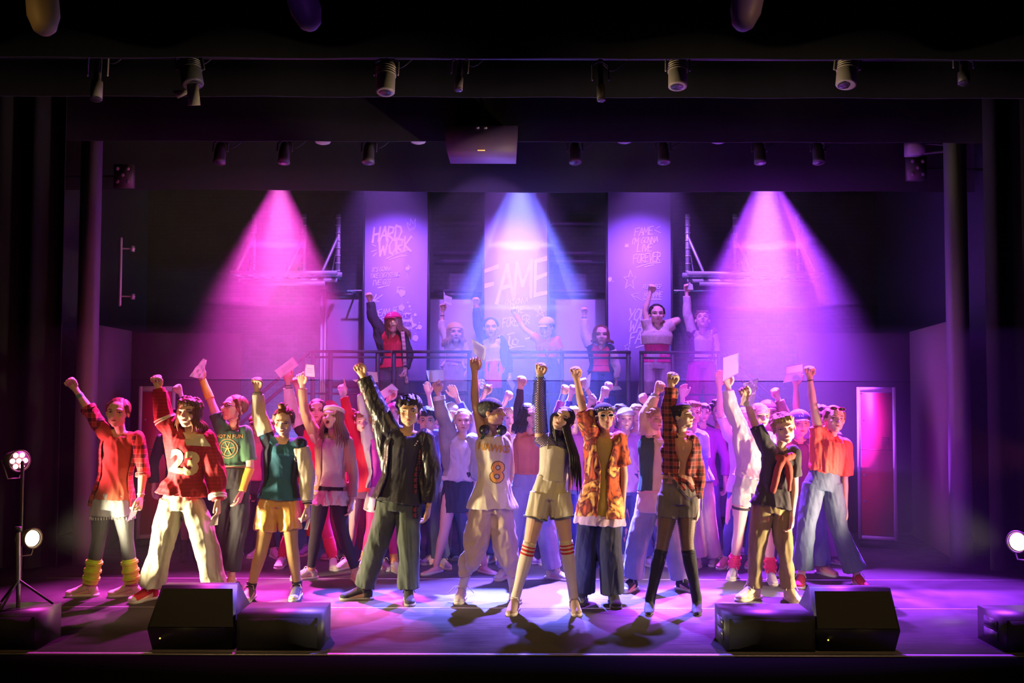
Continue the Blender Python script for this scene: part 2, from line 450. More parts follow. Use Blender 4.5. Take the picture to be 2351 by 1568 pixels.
# black upper wall pieces and grey door flats between the banners
YD = 13.25
for x0, x1, lab in ((745, 833, 'grey door flat behind the masked singer, next to the bright aluminium edge'), (986, 1108, 'grey door flat between the HARD WORK banner and the FAME banner'), (1262, 1394, 'grey door flat behind the singer in the glittering cap')):
    r = empty('door_flat', (xl((x0 + x1) / 2, YD), YD, 0)); tag(r, lab, 'panel')
    X0, X1 = xl(x0, YD), xl(x1, YD); zt = pix(x0, 683, YD)[2]
    put('panel', B(((X0, YD, 0), (X1, YD + .04, zt))), mat('grey_flat', (.34, .32, .36), .7), r, smooth=False)
    put('frame', B(((X0 - .03, YD - .03, zt), (X1 + .03, YD + .05, zt + .07)), ((X0 - .035, YD - .03, 0), (X0, YD + .05, zt)), ((X1, YD - .03, 0), (X1 + .035, YD + .05, zt))), DKMET, r, smooth=False)
    put('panel_bar', B(*[((X0, YD - .012, z), (X1, YD, z + .05)) for z in (1.28, 1.66)]), mat('grey_bar', (.12, .11, .14), .6), r, smooth=False)
A = pix(735, 665, 13.0); A2 = pix(749, 668, 13.0)
r = put('aluminium_upright', B(((A[0], 13.0, 0), (A[0] + .03, 13.05, A[2])), ((A2[0] - .03, 13.0, 0), (A2[0], 13.05, A[2])), ((A[0], 13.02, 0), (A2[0], 13.03, A[2]))), mat('aluminium', (.7, .7, .74), .3, metal=.8), None, (A[0], 13, 0), False)
tag(r, 'bright double aluminium upright beside the first grey door flat', 'post')
for x0, x1, lab in ((798, 830, 'thin metal tube drawing the lit frame edge over the first door flat'), (1548, 1640, 'thin metal tube drawing the lit frame edge beside the LIVE FOREVER banner')):  # bright tubes put in for the lit top edge of the frame
    a, b = pix(x0, 667, 12.9), pix(x1, 667, 12.9); g = G(); g.tube([a, b], .010, n=8); g.box((.04, 0, -.01), (.06, .72, .01), o=a); tag(put('lit_frame_edge', g, mat('aluminium', ()), None, a), lab, 'rail')
for i, zy in enumerate((512, 580, 600, 668)):
    z = pix(1180, zy, 13.4)[2]
    struct('trim_%d' % (6 + i), B(((-1.1, 13.38, z - .02), (2.2, 13.6, z + .02))), mat('dark_rail', (.10, .08, .12), .4))

# ------------------------------------------------------------------ banners
YN = 12.9; SN = FPX / YN
CLOTH = mat('screen_projected_violet', (.60, .47, .90), .75); PROJ = mat('projected_lettering', (.95, .90, 1.0), .7); PROJ2 = mat('projected_pale', (.86, .76, 1.0), .7)  # projected violet image and lettering put into the colours of white screens


def banner(x0, x1, label):
    X0, X1 = xl(x0, YN), xl(x1, YN)
    r = empty('banner', ((X0 + X1) / 2, YN, 1.0)); tag(r, label, 'banner', 'tall banners with painted-in projection behind the platform')
    n = 14; g = G()
    put('cloth', B(((X0, YN, .9), (X1, YN + .03, 4.45))), CLOTH, r, smooth=False)
    put('side_frame', B(((X0 - .035, YN - .01, .9), (X0, YN + .05, 4.45))), DKMET, r, smooth=False)
    put('side_frame', B(((X1, YN - .01, .9), (X1 + .035, YN + .05, 4.45))), DKMET, r, smooth=False)
    for x in (X0 + .1, X1 - .1): g = G(); g.tube([(x, YN + .02, 4.44), (x, YN + .02, 5.6)], .006, n=6); put('hanging_cable', g, DKMET, r)
    return r


def bput(r, name, V, Q, m=PROJ):
    b = np.asarray(V); P = np.stack([b[:, 0], YN - .004 - .00015 * (np.arange(len(b)) // (13 if name == 'projected_splash' else 4)), b[:, 1]], 1); return put(name, (P, Q, None), m, r, smooth=False)


def write(r, lines, m=PROJ):
    for txt, cx, cy_, h, w, rot, sx in lines:
        V, Q, _ = stroke_text(txt, h / SN, w / SN, 0, .03, seed=len(txt) + int(cx)); V = V - [0, h / SN / 2]; V[:, 0] *= sx
        V[:, 0] += .22 * V[:, 1]; c, s = math.cos(rot), math.sin(rot); V = V @ np.array([[c, s], [-s, c]])
        C = pix(cx, cy_, YN); X0 = BASE[r.name][0]; V = V + [C[0], C[2]]
        V[:, 0] = np.clip(V[:, 0], X0 - .425, X0 + .425)
        bput(r, 'lettering', V, Q, m)


def doodle(r, name, lines, w, m=PROJ):
    V = []; Q = []
    for pl in lines: ribbon(V, Q, [(pix(x, y, YN)[0], pix(x, y, YN)[2]) for x, y in pl], w / SN)
    return bput(r, name, V, np.array(Q), m)


def splat(r, cx, cy_, R_, seed, drips=True, m=PROJ, rx=1.0):
    rr = random.Random(seed); V = []; Q = []
    C = pix(cx, cy_, YN)

    def disc(x, z, a, b):
        k = len(V); V.append((x, z))
        for i in range(12): t = i * math.pi / 6; q = 1 + rr.uniform(-.12, .12); V.append((x + a * q * math.cos(t), z + b * q * math.sin(t)))
        for i in range(0, 12, 2): Q.append((k, k + 1 + i, k + 1 + (i + 1) % 12, k + 1 + (i + 2) % 12))
    disc(C[0], C[2], R_ * rx / SN, R_ / SN)
    for i in range(22):
        t = rr.uniform(0, 2 * math.pi); d = R_ * rr.uniform(.8, 1.9) / SN; s = R_ * rr.uniform(.05, .28) / SN; disc(C[0] + d * math.cos(t) * rx, C[2] + d * math.sin(t), s, s)
    if drips: ribbon(V, Q, [(C[0], C[2]), (C[0] + .004, C[2] - R_ * 4.5 / SN)], .006)
    return bput(r, 'projected_splash', V, np.array(Q), m)




# ================================================================== people
SKIN = {'fair': (.80, .52, .40), 'tan': (.62, .36, .22), 'olive': (.66, .42, .28), 'pale': (.86, .60, .50), 'pink': (.85, .50, .44)}
HAIRC = {'brown': (.09, .042, .02), 'dark': (.022, .014, .010), 'blonde': (.55, .36, .17), 'auburn': (.20, .06, .022), 'fair': (.62, .45, .26), 'light_brown': (.20, .10, .045)}


def skin(k): return mat('skin_' + k, SKIN[k], .5, 'skin', bump=.08, spec=.35)


def hairm(k): return mat('hair_' + k, HAIRC[k], .5, 'hair', spec=.4)


def frame(fwd, up):
    f = nrm(fwd); u = np.asarray(up, float); u = nrm(u - f * (u @ f)); return np.stack([np.cross(f, u), f, u], 1)   # columns lateral, forward, up


def head_frame(yaw, pitch, roll):
    y, p, r = map(math.radians, (yaw, pitch, roll))
    f = np.array([math.sin(y) * math.cos(p), -math.cos(y) * math.cos(p), math.sin(p)])
    u = np.array([math.sin(r), 0, math.cos(r)])
    return frame(f, u)


def hand_geo(g, w, along, palm, right, L, pose):
    """five-fingered hand grown from the wrist; fingers curl towards the palm side"""
    u = nrm(along); p = np.asarray(palm, float); p = nrm(p - u * (p @ u)); z = np.cross(u, p) * (1 if right else -1)
    R = np.stack([u, p, z], 1)

    def W(q): return np.asarray(w) + (np.asarray(q, float) * L) @ R.T
    r = L
    g.tube(W([[-.12, 0, 0], [.02, 0, 0], [.2, 0, 0], [.38, 0, 0], [.5, 0, 0]]), [.15 * r, .16 * r, .21 * r, .24 * r, .235 * r], [.13 * r, .12 * r, .12 * r, .115 * r, .10 * r], side=z, n=12)
    curl = {'fist': (80, 95, 60), 'relax': (22, 30, 20), 'open': (6, 10, 8), 'hold': (50, 55, 30), 'point': (80, 95, 60)}[pose]
    for i, (zo, ln) in enumerate(((.195, .42), (.066, .47), (-.064, .44), (-.19, .35))):
        cv = (4, 6, 4) if (pose == 'point' and i == 0) else curl
        a = 0.0; q = np.array([.47 - abs(zo) * .12, 0.0, zo]); P = [q]
        for s, c in zip((.45, .32, .25), cv):
            a += math.radians(c + (i * 3 - 4 if pose != 'fist' else 0)); q = q + ln * s * np.array([math.cos(a), math.sin(a), zo * .12 if pose == 'open' else 0]); P.append(q)
        g.tube(W(cr(P, 9)), np.linspace(.058, .046, 9) * r, n=8)
    if pose in ('fist', 'point'): T = [(.12, .06, .17), (.32, .17, .25), (.42, .30, .14), (.40, .33, -.02)]
    elif pose == 'hold': T = [(.12, .06, .17), (.32, .14, .28), (.52, .24, .24), (.66, .27, .18)]
    else: T = [(.12, .04, .17), (.30, .08, .30), (.46, .12, .36), (.60, .15, .38)]
    g.tube(W(cr(T, 8)), np.linspace(.085, .058, 8) * r, n=8)
    return W([.55, .15, 0])


# stations of the trunk: t along hip -> neck base
TS = [-.6, -.3, -.10, .0, .15, .38, .60, .80, .93, 1.0]
TA = [.085, .085, .080, .078, .062, .040, .050, .064, .050, -.02]      # half width beyond the hip / fixed part
TB = [.085, .090, .098, .102, .095, .082, .090, .100, .078, .05]


class Person:
    pass


def person(label, head, ground, **k):
    """builds one figure from picture measurements (pixels -> stage depth); side 'a' = picture left, 'b' = picture right"""
    P = Person(); P.k = k
    hx, hy, hh = head
    gx, gy = ground; lift = k.get('z0', 0.0)
    Y = k.get('Y') or fl(gx, gy, lift)[1]
    P.Y = Y; mpp = Y / FPX
    top = hy - hh / 2
    Hpx = k.get('Hpx') or (gy - top); s = Hpx * mpp / 1.65; P.s = s
    det = k.get('det', 1); P.det = det
    lean = k.get('lean', 0)
    cxm = k.get('cx', hx * .55 + gx * .45)
    sw = k.get('sw', .098) * Hpx; hw = k.get('hw', .050) * Hpx; st = k.get('stance', .11) * Hpx
    sy = top + .20 * Hpx; hpy = top + .515 * Hpx; ky = top + .74 * Hpx; ay = gy - .055 * Hpx
    sx = hx * .7 + cxm * .3; hpx = cxm
    D = dict(sA=(sx - sw, sy), sB=(sx + sw, sy), hA=(hpx - hw, hpy), hB=(hpx + hw, hpy), kA=(gx - st * .75, ky), kB=(gx + st * .75, ky),
             aA=(gx - st, ay), aB=(gx + st, ay))
    D['eA'] = (D['sA'][0] - .05 * Hpx, sy + .17 * Hpx); D['eB'] = (D['sB'][0] + .05 * Hpx, sy + .17 * Hpx)
    D['wA'] = (D['eA'][0], sy + .31 * Hpx); D['wB'] = (D['eB'][0], sy + .31 * Hpx)
    for q in D: D[q] = k.get(q, D[q])
    if k.get('up'):       # raised arm: side, wrist pixel
        sd, wx, wy = k['up'][:3]; S = 'AB'['ab'.index(sd)]
        s0 = D['s' + S]
        if 's' + S not in k: D['s' + S] = s0 = (s0[0], s0[1] - .022 * Hpx)
        if 'w' + S not in k: D['w' + S] = (wx, wy)
        if 'e' + S not in k:
            mx, my = (s0[0] + wx) / 2, (s0[1] + wy) / 2; off = (-.022 if sd == 'a' else .022) * Hpx
            D['e' + S] = (mx + off, my + .01 * Hpx)
    J = {}
    off = dict(k.get('off', {}))      # metres towards the audience
    feet = {}
    for S in 'AB':
        ax_, ay_ = D['a' + S][:2]
        if k.get('flatfeet') or lift or (('a' + S) not in k):
            Ya = Y + off.get('a' + S, 0) * -1; A = pix(ax_, ay_, Ya); A[2] = lift + .085 * s
        else:
            A = fl(ax_, ay_, .085 * s); A[1] = min(max(A[1], Y - .35), Y + .45); A = pix(ax_, ay_, A[1]); A[2] = .085 * s
        J['a' + S] = A
        tx = k.get('t' + S)
        if tx is not None and not isinstance(tx, (int, float)):
            Tt = fl(tx[0], tx[1], .02); d = nrm((Tt - A) * np.array([1, 1, 0])); feet[S] = math.atan2(d[1], d[0])
        else:
            feet[S] = math.radians(tx if tx is not None else (-125 if S == 'A' else -58))
    Yp = (J['aA'][1] + J['aB'][1]) / 2 if not k.get('Y') else Y
    for q, v in D.items():
        if q[0] == 'a': continue
        yy = Yp - off.get(q, 0)
        if q[0] == 'k': yy = J['a' + q[1]][1] * .5 + Yp * .5 - .03 - off.get(q, 0)
        J[q] = pix(v[0], v[1], yy)
    hd = k.get('headoff', .03)
    HC = pix(hx, hy + hh * .02, Yp - hd)
    hs = hh * mpp * .93; R = head_frame(k.get('yaw', 0), k.get('pitch', 0), k.get('roll', 0))
    Sm = (J['sA'] + J['sB']) / 2
    N = Sm.copy(); N[0] = Sm[0] * .5 + HC[0] * .5; N[1] = Yp + .015
    N[2] = HC[2] - hs * (.5 + .20)
    J['N'] = N; J['hm'] = (J['hA'] + J['hB']) / 2
    P.J = J; P.hs = hs; P.HC = HC; P.R = R; P.Yp = Yp; P.wid = k.get('w', 1.0)
    hipax = nrm(J['hB'] - J['hA']); sa = J['sB'] - J['sA']; sa[2] *= .35; sa[1] *= .5; sa = nrm(sa); P.ax = (hipax, sa)
    P.hwid = max(np.linalg.norm(J['hB'] - J['hA']) / 2, .055 * s)
    vox = {3: .0043, 2: .0058, 1: .0072, 0: .009}[det]; P.vox = vox

    # ---- body
    g = G()
    ring(P, g, -.12, .99, -.012 * s, -.012 * s)
    mid = at(P, .86)
    for S, sg in (('A', -1), ('B', 1)):
        c0 = mid + P.ax[1] * sg * .045 * s
        g.tube([c0, c0 * .5 + J['s' + S] * .5, J['s' + S]], [.062 * s, .056 * s, .048 * s])
        g.tube([N - np.array([0, 0, .01]), J['s' + S]], [.038 * s, .036 * s])
        limb(P, g, 'arm', S, 0, 1, [(0, .047), (.25, .041), (.48, .034), (.62, .036), (.8, .029), (1, .0235)])
        limb(P, g, 'leg', S, 0, 1, [(0, .072), (.12, .074), (.25, .070), (.46, .052), (.52, .050), (.66, .052), (.85, .036), (1, .033)])
        A = J['a' + S]; an = feet[S]; d = np.array([math.cos(an), math.sin(an), 0])
        g.tube([A, A - [0, 0, .045 * s], A + d * .05 * s - [0, 0, .052 * s], A + d * .115 * s - [0, 0, .066 * s], A + d * .15 * s - [0, 0, .07 * s]],
               [.03 * s, .034 * s, .034 * s, .034 * s, .028 * s], [.03 * s, .03 * s, .026 * s, .017 * s, .014 * s], side=np.cross(d, [0, 0, 1.0]))
    # neck, head
    nb = HC + R @ (np.array([0, -.10, -.22]) * hs)
    g.tube(cr([N - np.array([0, -.01, .04]), N, nb], 6), [.058 * s, .052 * s, .045 * s, .043 * s, .043 * s, .045 * s])
    h = G()
    h.ell((0, -.06, .12), (.355, .44, .38), n=20, m=13); h.ell((0, .10, -.10), (.29, .30, .36), n=18, m=11)
    h.ell((0, .235, -.375), (.12, .115, .10)); h.ell((0, .30, .12), (.25, .11, .09))
    for sg in (-1, 1):
        h.ell((sg * .16, .04, -.25), (.12, .19, .15)); h.ell((sg * .165, .255, -.10), (.11, .11, .12)); h.ell((sg * .365, -.03, -.02), (.035, .085, .12))
    h.tube([(0, .385, .05), (0, .43, -.03), (0, .475, -.11)], [.035, .042, .055], n=10); h.ell((0, .40, -.125), (.085, .06, .045))
    h.ell((0, .345, -.245), (.10, .06, .055))
    V, Q, T = h.arr(); g.add(HC + (V * hs) @ R.T, Q, T)
    HL = .178 * s * k.get('hand', 1.0)
    P.grip = {}
    for S in 'AB':
        w = J['w' + S]; al = nrm(w - J['e' + S]); up = al[2] > .1
        ps = k.get('p' + S, 'fist' if up else 'relax')
        pal = k.get('palm' + S, (0, -1, 0) if up else ((1, -.15, 0) if S == 'A' else (-1, -.15, 0)))
        if ('d' + S) in k: al = nrm(np.asarray(k['d' + S], float))
        P.grip[S] = hand_geo(g, w, al, pal, (S == 'A') != bool(k.get('back')), HL, ps)
    bp0, bq = fuse(g, vox, 0)
    bp = smooth(bp0, bq, 2)
    hm_ = np.zeros(len(bp))
    for S in 'AB': hm_ = np.maximum(hm_, np.clip((.15 * s - np.linalg.norm(bp0 - P.grip[S], axis=1)) / (.03 * s), 0, 1))
    bp = bp * (1 - .75 * hm_[:, None]) + bp0 * (.75 * hm_[:, None])
    Lc = ((bp - HC) @ R) / hs
    for sg in (-1, 1):
        m_ = (Lc[:, 1] > .12)
        dd = .055 * np.exp(-(((Lc[:, 0] - sg * .155) / .085) ** 2 + ((Lc[:, 2] - .03) / .065) ** 2)) * m_
        bp = bp - dd[:, None] * hs * R[:, 1]
    dd = .02 * np.exp(-((Lc[:, 0] / .12) ** 2 + ((Lc[:, 2] + .245) / .014) ** 2)) * (Lc[:, 1] > .2); bp = bp - dd[:, None] * hs * R[:, 1]
    base = np.array([(J['aA'][0] + J['aB'][0]) / 2, Yp, lift])
    ob = link('person', mesh('person', bp - base, bq), skin(k.get('skin', 'fair'))); ob.location = base; BASE[ob.name] = base
    tag(ob, label, 'person', k.get('group')); P.ob = ob; P.feet = feet; P.Lc = Lc; P.lift = lift
    if det >= 1 and not k.get('noface'): face(P)
    for c in k.get('wear', ()):
        WEAR[c[0]](P, *c[1:-1], **c[-1]) if isinstance(c[-1], dict) else WEAR[c[0]](P, *c[1:])
    return P


def at(P, t):
    J = P.J; return J['hm'] + (J['N'] - J['hm']) * t


def tr(P, t):
    """centre, side axis, half width, half depth of the trunk at station t"""
    s = P.s; a = np.interp(t, TS, TA) * s * P.wid + P.hwid * np.interp(t, [-.3, .2, .5, 1], [1, 1, 1.05, 1]); b = np.interp(t, TS, TB) * s * (.5 + .5 * P.wid)
    u = min(max(t, 0), 1); ax = nrm(P.ax[0] * (1 - u) + P.ax[1] * u)
    return at(P, t), ax, a, b


def ring(P, g, t0, t1, ease, easeb=None, n=24, flare=0.0, drop=None):
    easeb = ease if easeb is None else easeb
    ts = np.linspace(t0, t1, 18); R = [tr(P, t) for t in ts]
    C = np.array([r[0] for r in R]); S = np.array([r[1] for r in R]); fl_ = np.clip((.35 - ts) / max(.35 - t0, .01), 0, 1) * flare
    taper = np.clip((1.02 - ts) / .1, 0, 1)
    g.tube(C, [r[2] + (ease + f) for r, f in zip(R, fl_)], [r[3] + easeb + f for r, f in zip(R, fl_)], side=S, n=n, cap='flat')


def path(P, kind, S):
    J = P.J
    a, b, c = (J['s' + S], J['e' + S], J['w' + S]) if kind == 'arm' else (J['h' + S], J['k' + S], J['a' + S])
    return cr([a, a * .5 + b * .5, b, b * .5 + c * .5, c], 25)


def limb(P, g, kind, S, u0, u1, prof, n=16, cap='round', flat=1.0):
    pt = path(P, kind, S); U = np.linspace(0, 1, 25); u = np.linspace(u0, u1, 20)
    C = np.stack([np.interp(u, U, pt[:, i]) for i in range(3)], 1)
    r = np.interp(u, [p[0] for p in prof], [p[1] for p in prof]) * P.s
    g.tube(C, r, r * flat, side=(1, 0, 0) if abs(nrm(C[-1] - C[0])[0]) < .8 else (0, 0, 1), n=n, cap=cap); return C


def garment(P, name, g, m, wr=.004, fr=26, sm=1, parent=None, vox=None, smo=True):
    v, q = fuse(g, vox or max(P.vox * 1.15, .006), sm)
    if wr: v = wrinkle(v, q, wr * 1.5 * P.s, fr, seed=int(abs(v[0, 0]) * 977) % 9999); v = smooth(v, q, 2)
    return put(name, (v, q, None), m, parent or P.ob)


def face(P):
    R, hs, HC, Lc = P.R, P.hs, P.HC, P.Lc; k = P.k
    # surface height in the face frame
    bp = np.array([v.co[:] for v in []]) if False else None
    n = len(P.ob.data.vertices); co = np.empty(n * 3, np.float32); P.ob.data.vertices.foreach_get('co', co)
    L = ((co.reshape(-1, 3) + BASE[P.ob.name] - HC) @ R) / hs; L = L[(np.abs(L[:, 0]) < .5) & (np.abs(L[:, 2]) < .6) & (L[:, 1] > 0)]

    def sf(x, z):
        d = (L[:, 0] - x) ** 2 + (L[:, 2] - z) ** 2; i = np.argsort(d)[:6]; return L[i, 1].mean()

    def Wd(q): return HC + (np.asarray(q, float) * hs) @ R.T
    hc = hairm(k.get('hair', ('', 'brown'))[1])
    WH = mat('eye_white', (.75, .72, .68), .3); IR = mat('iris', (.03, .02, .015), .15); LP = mat('lips', (.45, .13, .11), .45); MO = mat('mouth_inside', (.05, .008, .008), .6)
    shut = k.get('eyes') == 'shut'
    for sg in (-1, 1):
        ys = sf(sg * .155, .03)
        g = G(); g.ell((sg * .155, ys - .018, .03), (.062, .034, .027 if not shut else .006), n=12, m=7)
        V, Q, T = g.arr(); e = put('eye', (Wd(V), Q, T), WH, P.ob)
        g = G(); lk = k.get('look', 0) * .02; g.ell((sg * .155 + lk, ys + .006, .031), (.027, .014, .025), n=10, m=7); V, Q, T = g.arr(); put('iris', (Wd(V), Q, T), IR, e)
        g = G(); X = np.linspace(-.068, .068, 7); g.tube([(sg * .155 + x, sf(sg * .155 + x, .055) + .002, .056 - 3.2 * x * x) for x in X], .010, n=6); V, Q, T = g.arr(); put('eyelashes', (Wd(V), Q, T), hairm('dark'), e)
        g = G(); g.tube([(sg * (.155 + x), sf(sg * (.155 + x), .13) + .002, .135 - 3.0 * x * x) for x in np.linspace(-.085, .085, 7)], [.008, .014, .016, .016, .014, .01, .006], n=6); V, Q, T = g.arr(); put('eyebrow', (Wd(V), Q, T), hc, P.ob)
    mth = k.get('mouth', 'shut'); w = .085; sm = .5 if mth == 'smile' else 0
    g = G()
    if mth == 'open':
        y = sf(0, -.25); g.ell((0, y - .004, -.255), (.055, .02, .062), n=14, m=7); V, Q, T = g.arr(); put('mouth', (Wd(V), Q, T), MO, P.ob)
        g = G(); a = np.linspace(0, 2 * math.pi, 15)[:-1]
        for i in range(14):
            b = a[(i + 1) % 14]; g.tube([(.068 * math.cos(a[i]), y + .004, -.255 + .075 * math.sin(a[i])), (.068 * math.cos(b), y + .004, -.255 + .075 * math.sin(b))], .015, n=6)
    else:
        for dz, r in ((.014, .016), (-.016, .019)):
            X = np.linspace(-w, w, 9); g.tube([(x, sf(x, -.245 + dz) + .001, -.245 + dz * (1 - (x / w) ** 2) + sm * 5 * x * x) for x in X], r * (1 - .75 * (X / w) ** 2), n=6)
    V, Q, T = g.arr(); put('lips', (Wd(V), Q, T), LP, P.ob)


# ------------------------------------------------------------------ hair and headwear
def hw(P, V): return P.HC + (np.asarray(V, float) * P.hs) @ P.R.T


def hputs(P, name, g, m, parent=None, fz=None, wr=0):
    V, Q, T = g.arr(); V = hw(P, V)
    if fz:
        g2 = G(); g2.add(V, Q, T); v, q = fuse(g2, fz, 1)
        if wr: v = wrinkle(v, q, wr * P.s, 60, seed=3, aniso=(1, 1, .4)); v = smooth(v, q, 1)
        return put(name, (v, q, None), m, parent or P.ob)
    return put(name, (V, Q, T), m, parent or P.ob)


def hair(P, style, col, ln=.35, front=True, side=None):
    m = hairm(col); r = random.Random(sum(map(ord, str(P.ob.get('label')))))
    g = G(); g.ell((0, -.115, .165), (.405, .44, .385), n=22, m=13)
    vx = max(P.vox, .0055)
    if style in ('short', 'messy', 'curly'):
        n = {'short': 26, 'messy': 46, 'curly': 70}[style]; amp = {'short': .02, 'messy': .05, 'curly': .07}[style]
        for i in range(n):
            a = r.uniform(0, 2 * math.pi); z = r.uniform(.05, .95); q = math.sqrt(1 - z * z)
            p = (.38 * q * math.cos(a), -.10 + .43 * q * math.sin(a), .17 + .37 * z)
            if p[1] > .18 and p[2] < .28: continue
            if style == 'short': g.ell((p[0] * .9, p[1] * .9, p[2] * .97), (.14, .14, .07), n=10, m=7)
            else: g.ell(p, (.07 + amp * .5, .07 + amp * .5, .06 + amp * .6), n=8, m=6)
        for x in np.linspace(-.24, .24, 6): g.tube([(x, .12, .45), (x * 1.05, .28, .40), (x * 1.1 + r.uniform(-.03, .03), .345, .27 + r.uniform(-.03, .04))], [.07, .06, .02] if style == 'short' else [.08, .07, .03], n=8)
        o = hputs(P, 'hair', g, m, fz=vx, wr=.004); return o
    if style == 'back': pass
    if style == 'buzz': return hputs(P, 'hair', g, m, fz=vx)
    o = None
    if style in ('ponytail', 'back'):
        g.ell((0, -.55, .18), (.12, .12, .12)); g.tube([(0, -.55, .15), (0.03, -.68, -.05), (.05, -.62, -.4), (.06, -.55, -.6)], [.09, .11, .08, .02])
        for sg in (-1, 1): g.tube([(sg * .34, .1, .28), (sg * .385, .0, .05), (sg * .36, -.12, -.12)], [.05, .05, .03], n=8)
    if style == 'bun':
        g.ell((.10, -.05, .60), (.13, .13, .12)); g.tube([(-.02, 0, .52), (-.10, .02, .66), (-.2, .03, .72)], [.04, .03, .01], n=6)
        for sg in (-1, 1): g.tube([(sg * .33, .14, .30), (sg * .385, .05, .08), (sg * .37, .0, -.08)], [.05, .04, .015], n=8)
    if style == 'braid':
        for sg in ((-1, 1) if not side else (side,)):
            for i in range(9): g.ell((sg * (.38 + .02 * math.sin(i)), -.06 + .015 * (-1) ** i, -.12 - i * .085), (.055, .055, .06), n=8, m=6)
        for sg in (-1, 1): g.tube([(sg * .33, .14, .30), (sg * .385, .02, .05), (sg * .38, -.04, -.12)], [.05, .05, .05], n=8)
    o = hputs(P, 'hair', g, m, fz=vx, wr=.0025)
    if style == 'long':
        k = 34 if P.det >= 2 else 20; g = G(); dn = np.array([0, 0, -1.0])
        for i in range(k):
            a = math.radians(-32 + 244 * (i + r.random() * .6) / k) if not front else math.radians(28 + 304 * i / (k - 1))
            ca, sa_ = (math.sin(a), math.cos(a))      # a = 0 is the face side
            p0 = hw(P, (.26 * ca, .26 * sa_ - .08, .42)); p1 = hw(P, (.375 * ca, .40 * sa_ - .1, .12)); p2 = hw(P, (.40 * ca, .36 * sa_ - .10, -.20))
            L = ln * P.s * r.uniform(.82, 1.05)
            out = (P.R @ np.array([ca * .25, sa_ * .12 - .10, 0])) * P.hs
            if side: out = out + np.array([side * .05 * P.s, 0, 0])
            p3 = p2 + dn * L * .5 + out * .8; p4 = p2 + dn * L + out * .9 + np.array([r.uniform(-.015, .015), 0, 0])
            g.tube(cr([p0, p1, p2, p3, p4], 12), np.interp(np.linspace(0, 1, 12), [0, .3, .7, 1], [.03, .06, .05, .008]) * P.hs, n=7)
        V, Q, T = g.arr(); put('hair_length', (V, Q, T), m, o)
    return o


def label_id(P): return str(P.ob.get('label', ''))[:12] if isinstance(P.ob.get('label', ''), str) else 'x'


def cap(P, col, brim=None, back=False, mark=None):
    m = fab(col); g = G(); g.ell((0, -.09, .20), (.425, .47, .37), n=24, m=15); V, Q, T = g.arr()
    V[:, 2] = np.maximum(V[:, 2], .16 + .05 * (V[:, 1] > 0)); o = put('cap', (hw(P, V), Q, T), m, P.ob)
    sg = -1 if back else 1
    g = G(); g.ell((0, sg * .42, .20), (.30, .26, .022), n=20, m=5); V, Q, T = g.arr(); V[:, 2] -= .9 * V[:, 0] ** 2; V[:, 2] -= .12 * (sg * V[:, 1] - .3)
    put('cap_brim', (hw(P, V), Q, T), fab(brim or col), o)
    g = G(); g.ell((0, -.09, .575), (.03, .03, .015), n=8, m=5); hputs(P, 'cap_button', g, fab(brim or col), o)
    if mark:
        w = stroke_text(mark, .16, .024); V, Q, T = w; V3 = np.stack([-V[:, 0], np.full(len(V), 0.0), V[:, 1] + .30], 1)
        V3[:, 1] = -.09 + .47 * np.sqrt(np.clip(1 - (V3[:, 0] / .425) ** 2 - ((V3[:, 2] - .2) / .37) ** 2, .02, 1)) + .012
        put('cap_letters', (hw(P, V3), Q, T), fab((.85, .8, .85)), o)


def beanie(P, col, kind='fabric', low=.14, **k):
    g = G(); g.ell((0, -.09, .19), (.42, .47, .38), n=24, m=15); V, Q, T = g.arr(); V[:, 2] = np.maximum(V[:, 2], low + .22 * np.clip(V[:, 1], 0, 1))
    o = put('headscarf', (hw(P, V), Q, T), fab(col, kind, **k), P.ob); return o


def bandana(P, col, c2):
    o = beanie(P, col, 'paisley', .06, col2=c2, scale=2.0)
    g = G(); g.ell((0, -.56, .08), (.06, .06, .05)); g.tube([(0, -.56, .06), (.07, -.66, -.1), (.1, -.62, -.25)], [.03, .05, .02]); g.tube([(0, -.56, .06), (-.05, -.66, -.08), (-.02, -.66, -.22)], [.03, .05, .02])
    hputs(P, 'knot', g, fab(col, 'paisley', col2=c2, scale=2.0), o)


def beret(P, col):
    g = G(); g.ell((-.05, -.12, .40), (.50, .50, .17), n=24, m=11); g.ell((0, -.09, .28), (.42, .46, .12), n=24, m=9)
    o = hputs(P, 'beret', g, fab(col), fz=.006)
    g = G()
    for i in range(11):
        a = math.radians(-60 + 12 * i); g.ell((.42 * math.sin(a), -.09 + .47 * math.cos(a), .27), (.018, .018, .018), n=6, m=5)
    hputs(P, 'stud', g, mat('brass', (.7, .55, .25), .3, metal=.9), o)


def headband(P, col, z=.30, r=.05):
    g = G(); a = np.linspace(0, 2 * math.pi, 25)
    rr = .398
    g.tube([(rr * math.cos(t), -.095 + (rr + .035) * math.sin(t), z - .03 + .05 * math.sin(t)) for t in a], .03 + r * .5, .02, side=(0, 0, 1), n=8); V, Q, T = g.arr()
    V = np.array(V); o = put('headband', (hw(P, V), Q, T), fab(col), P.ob)


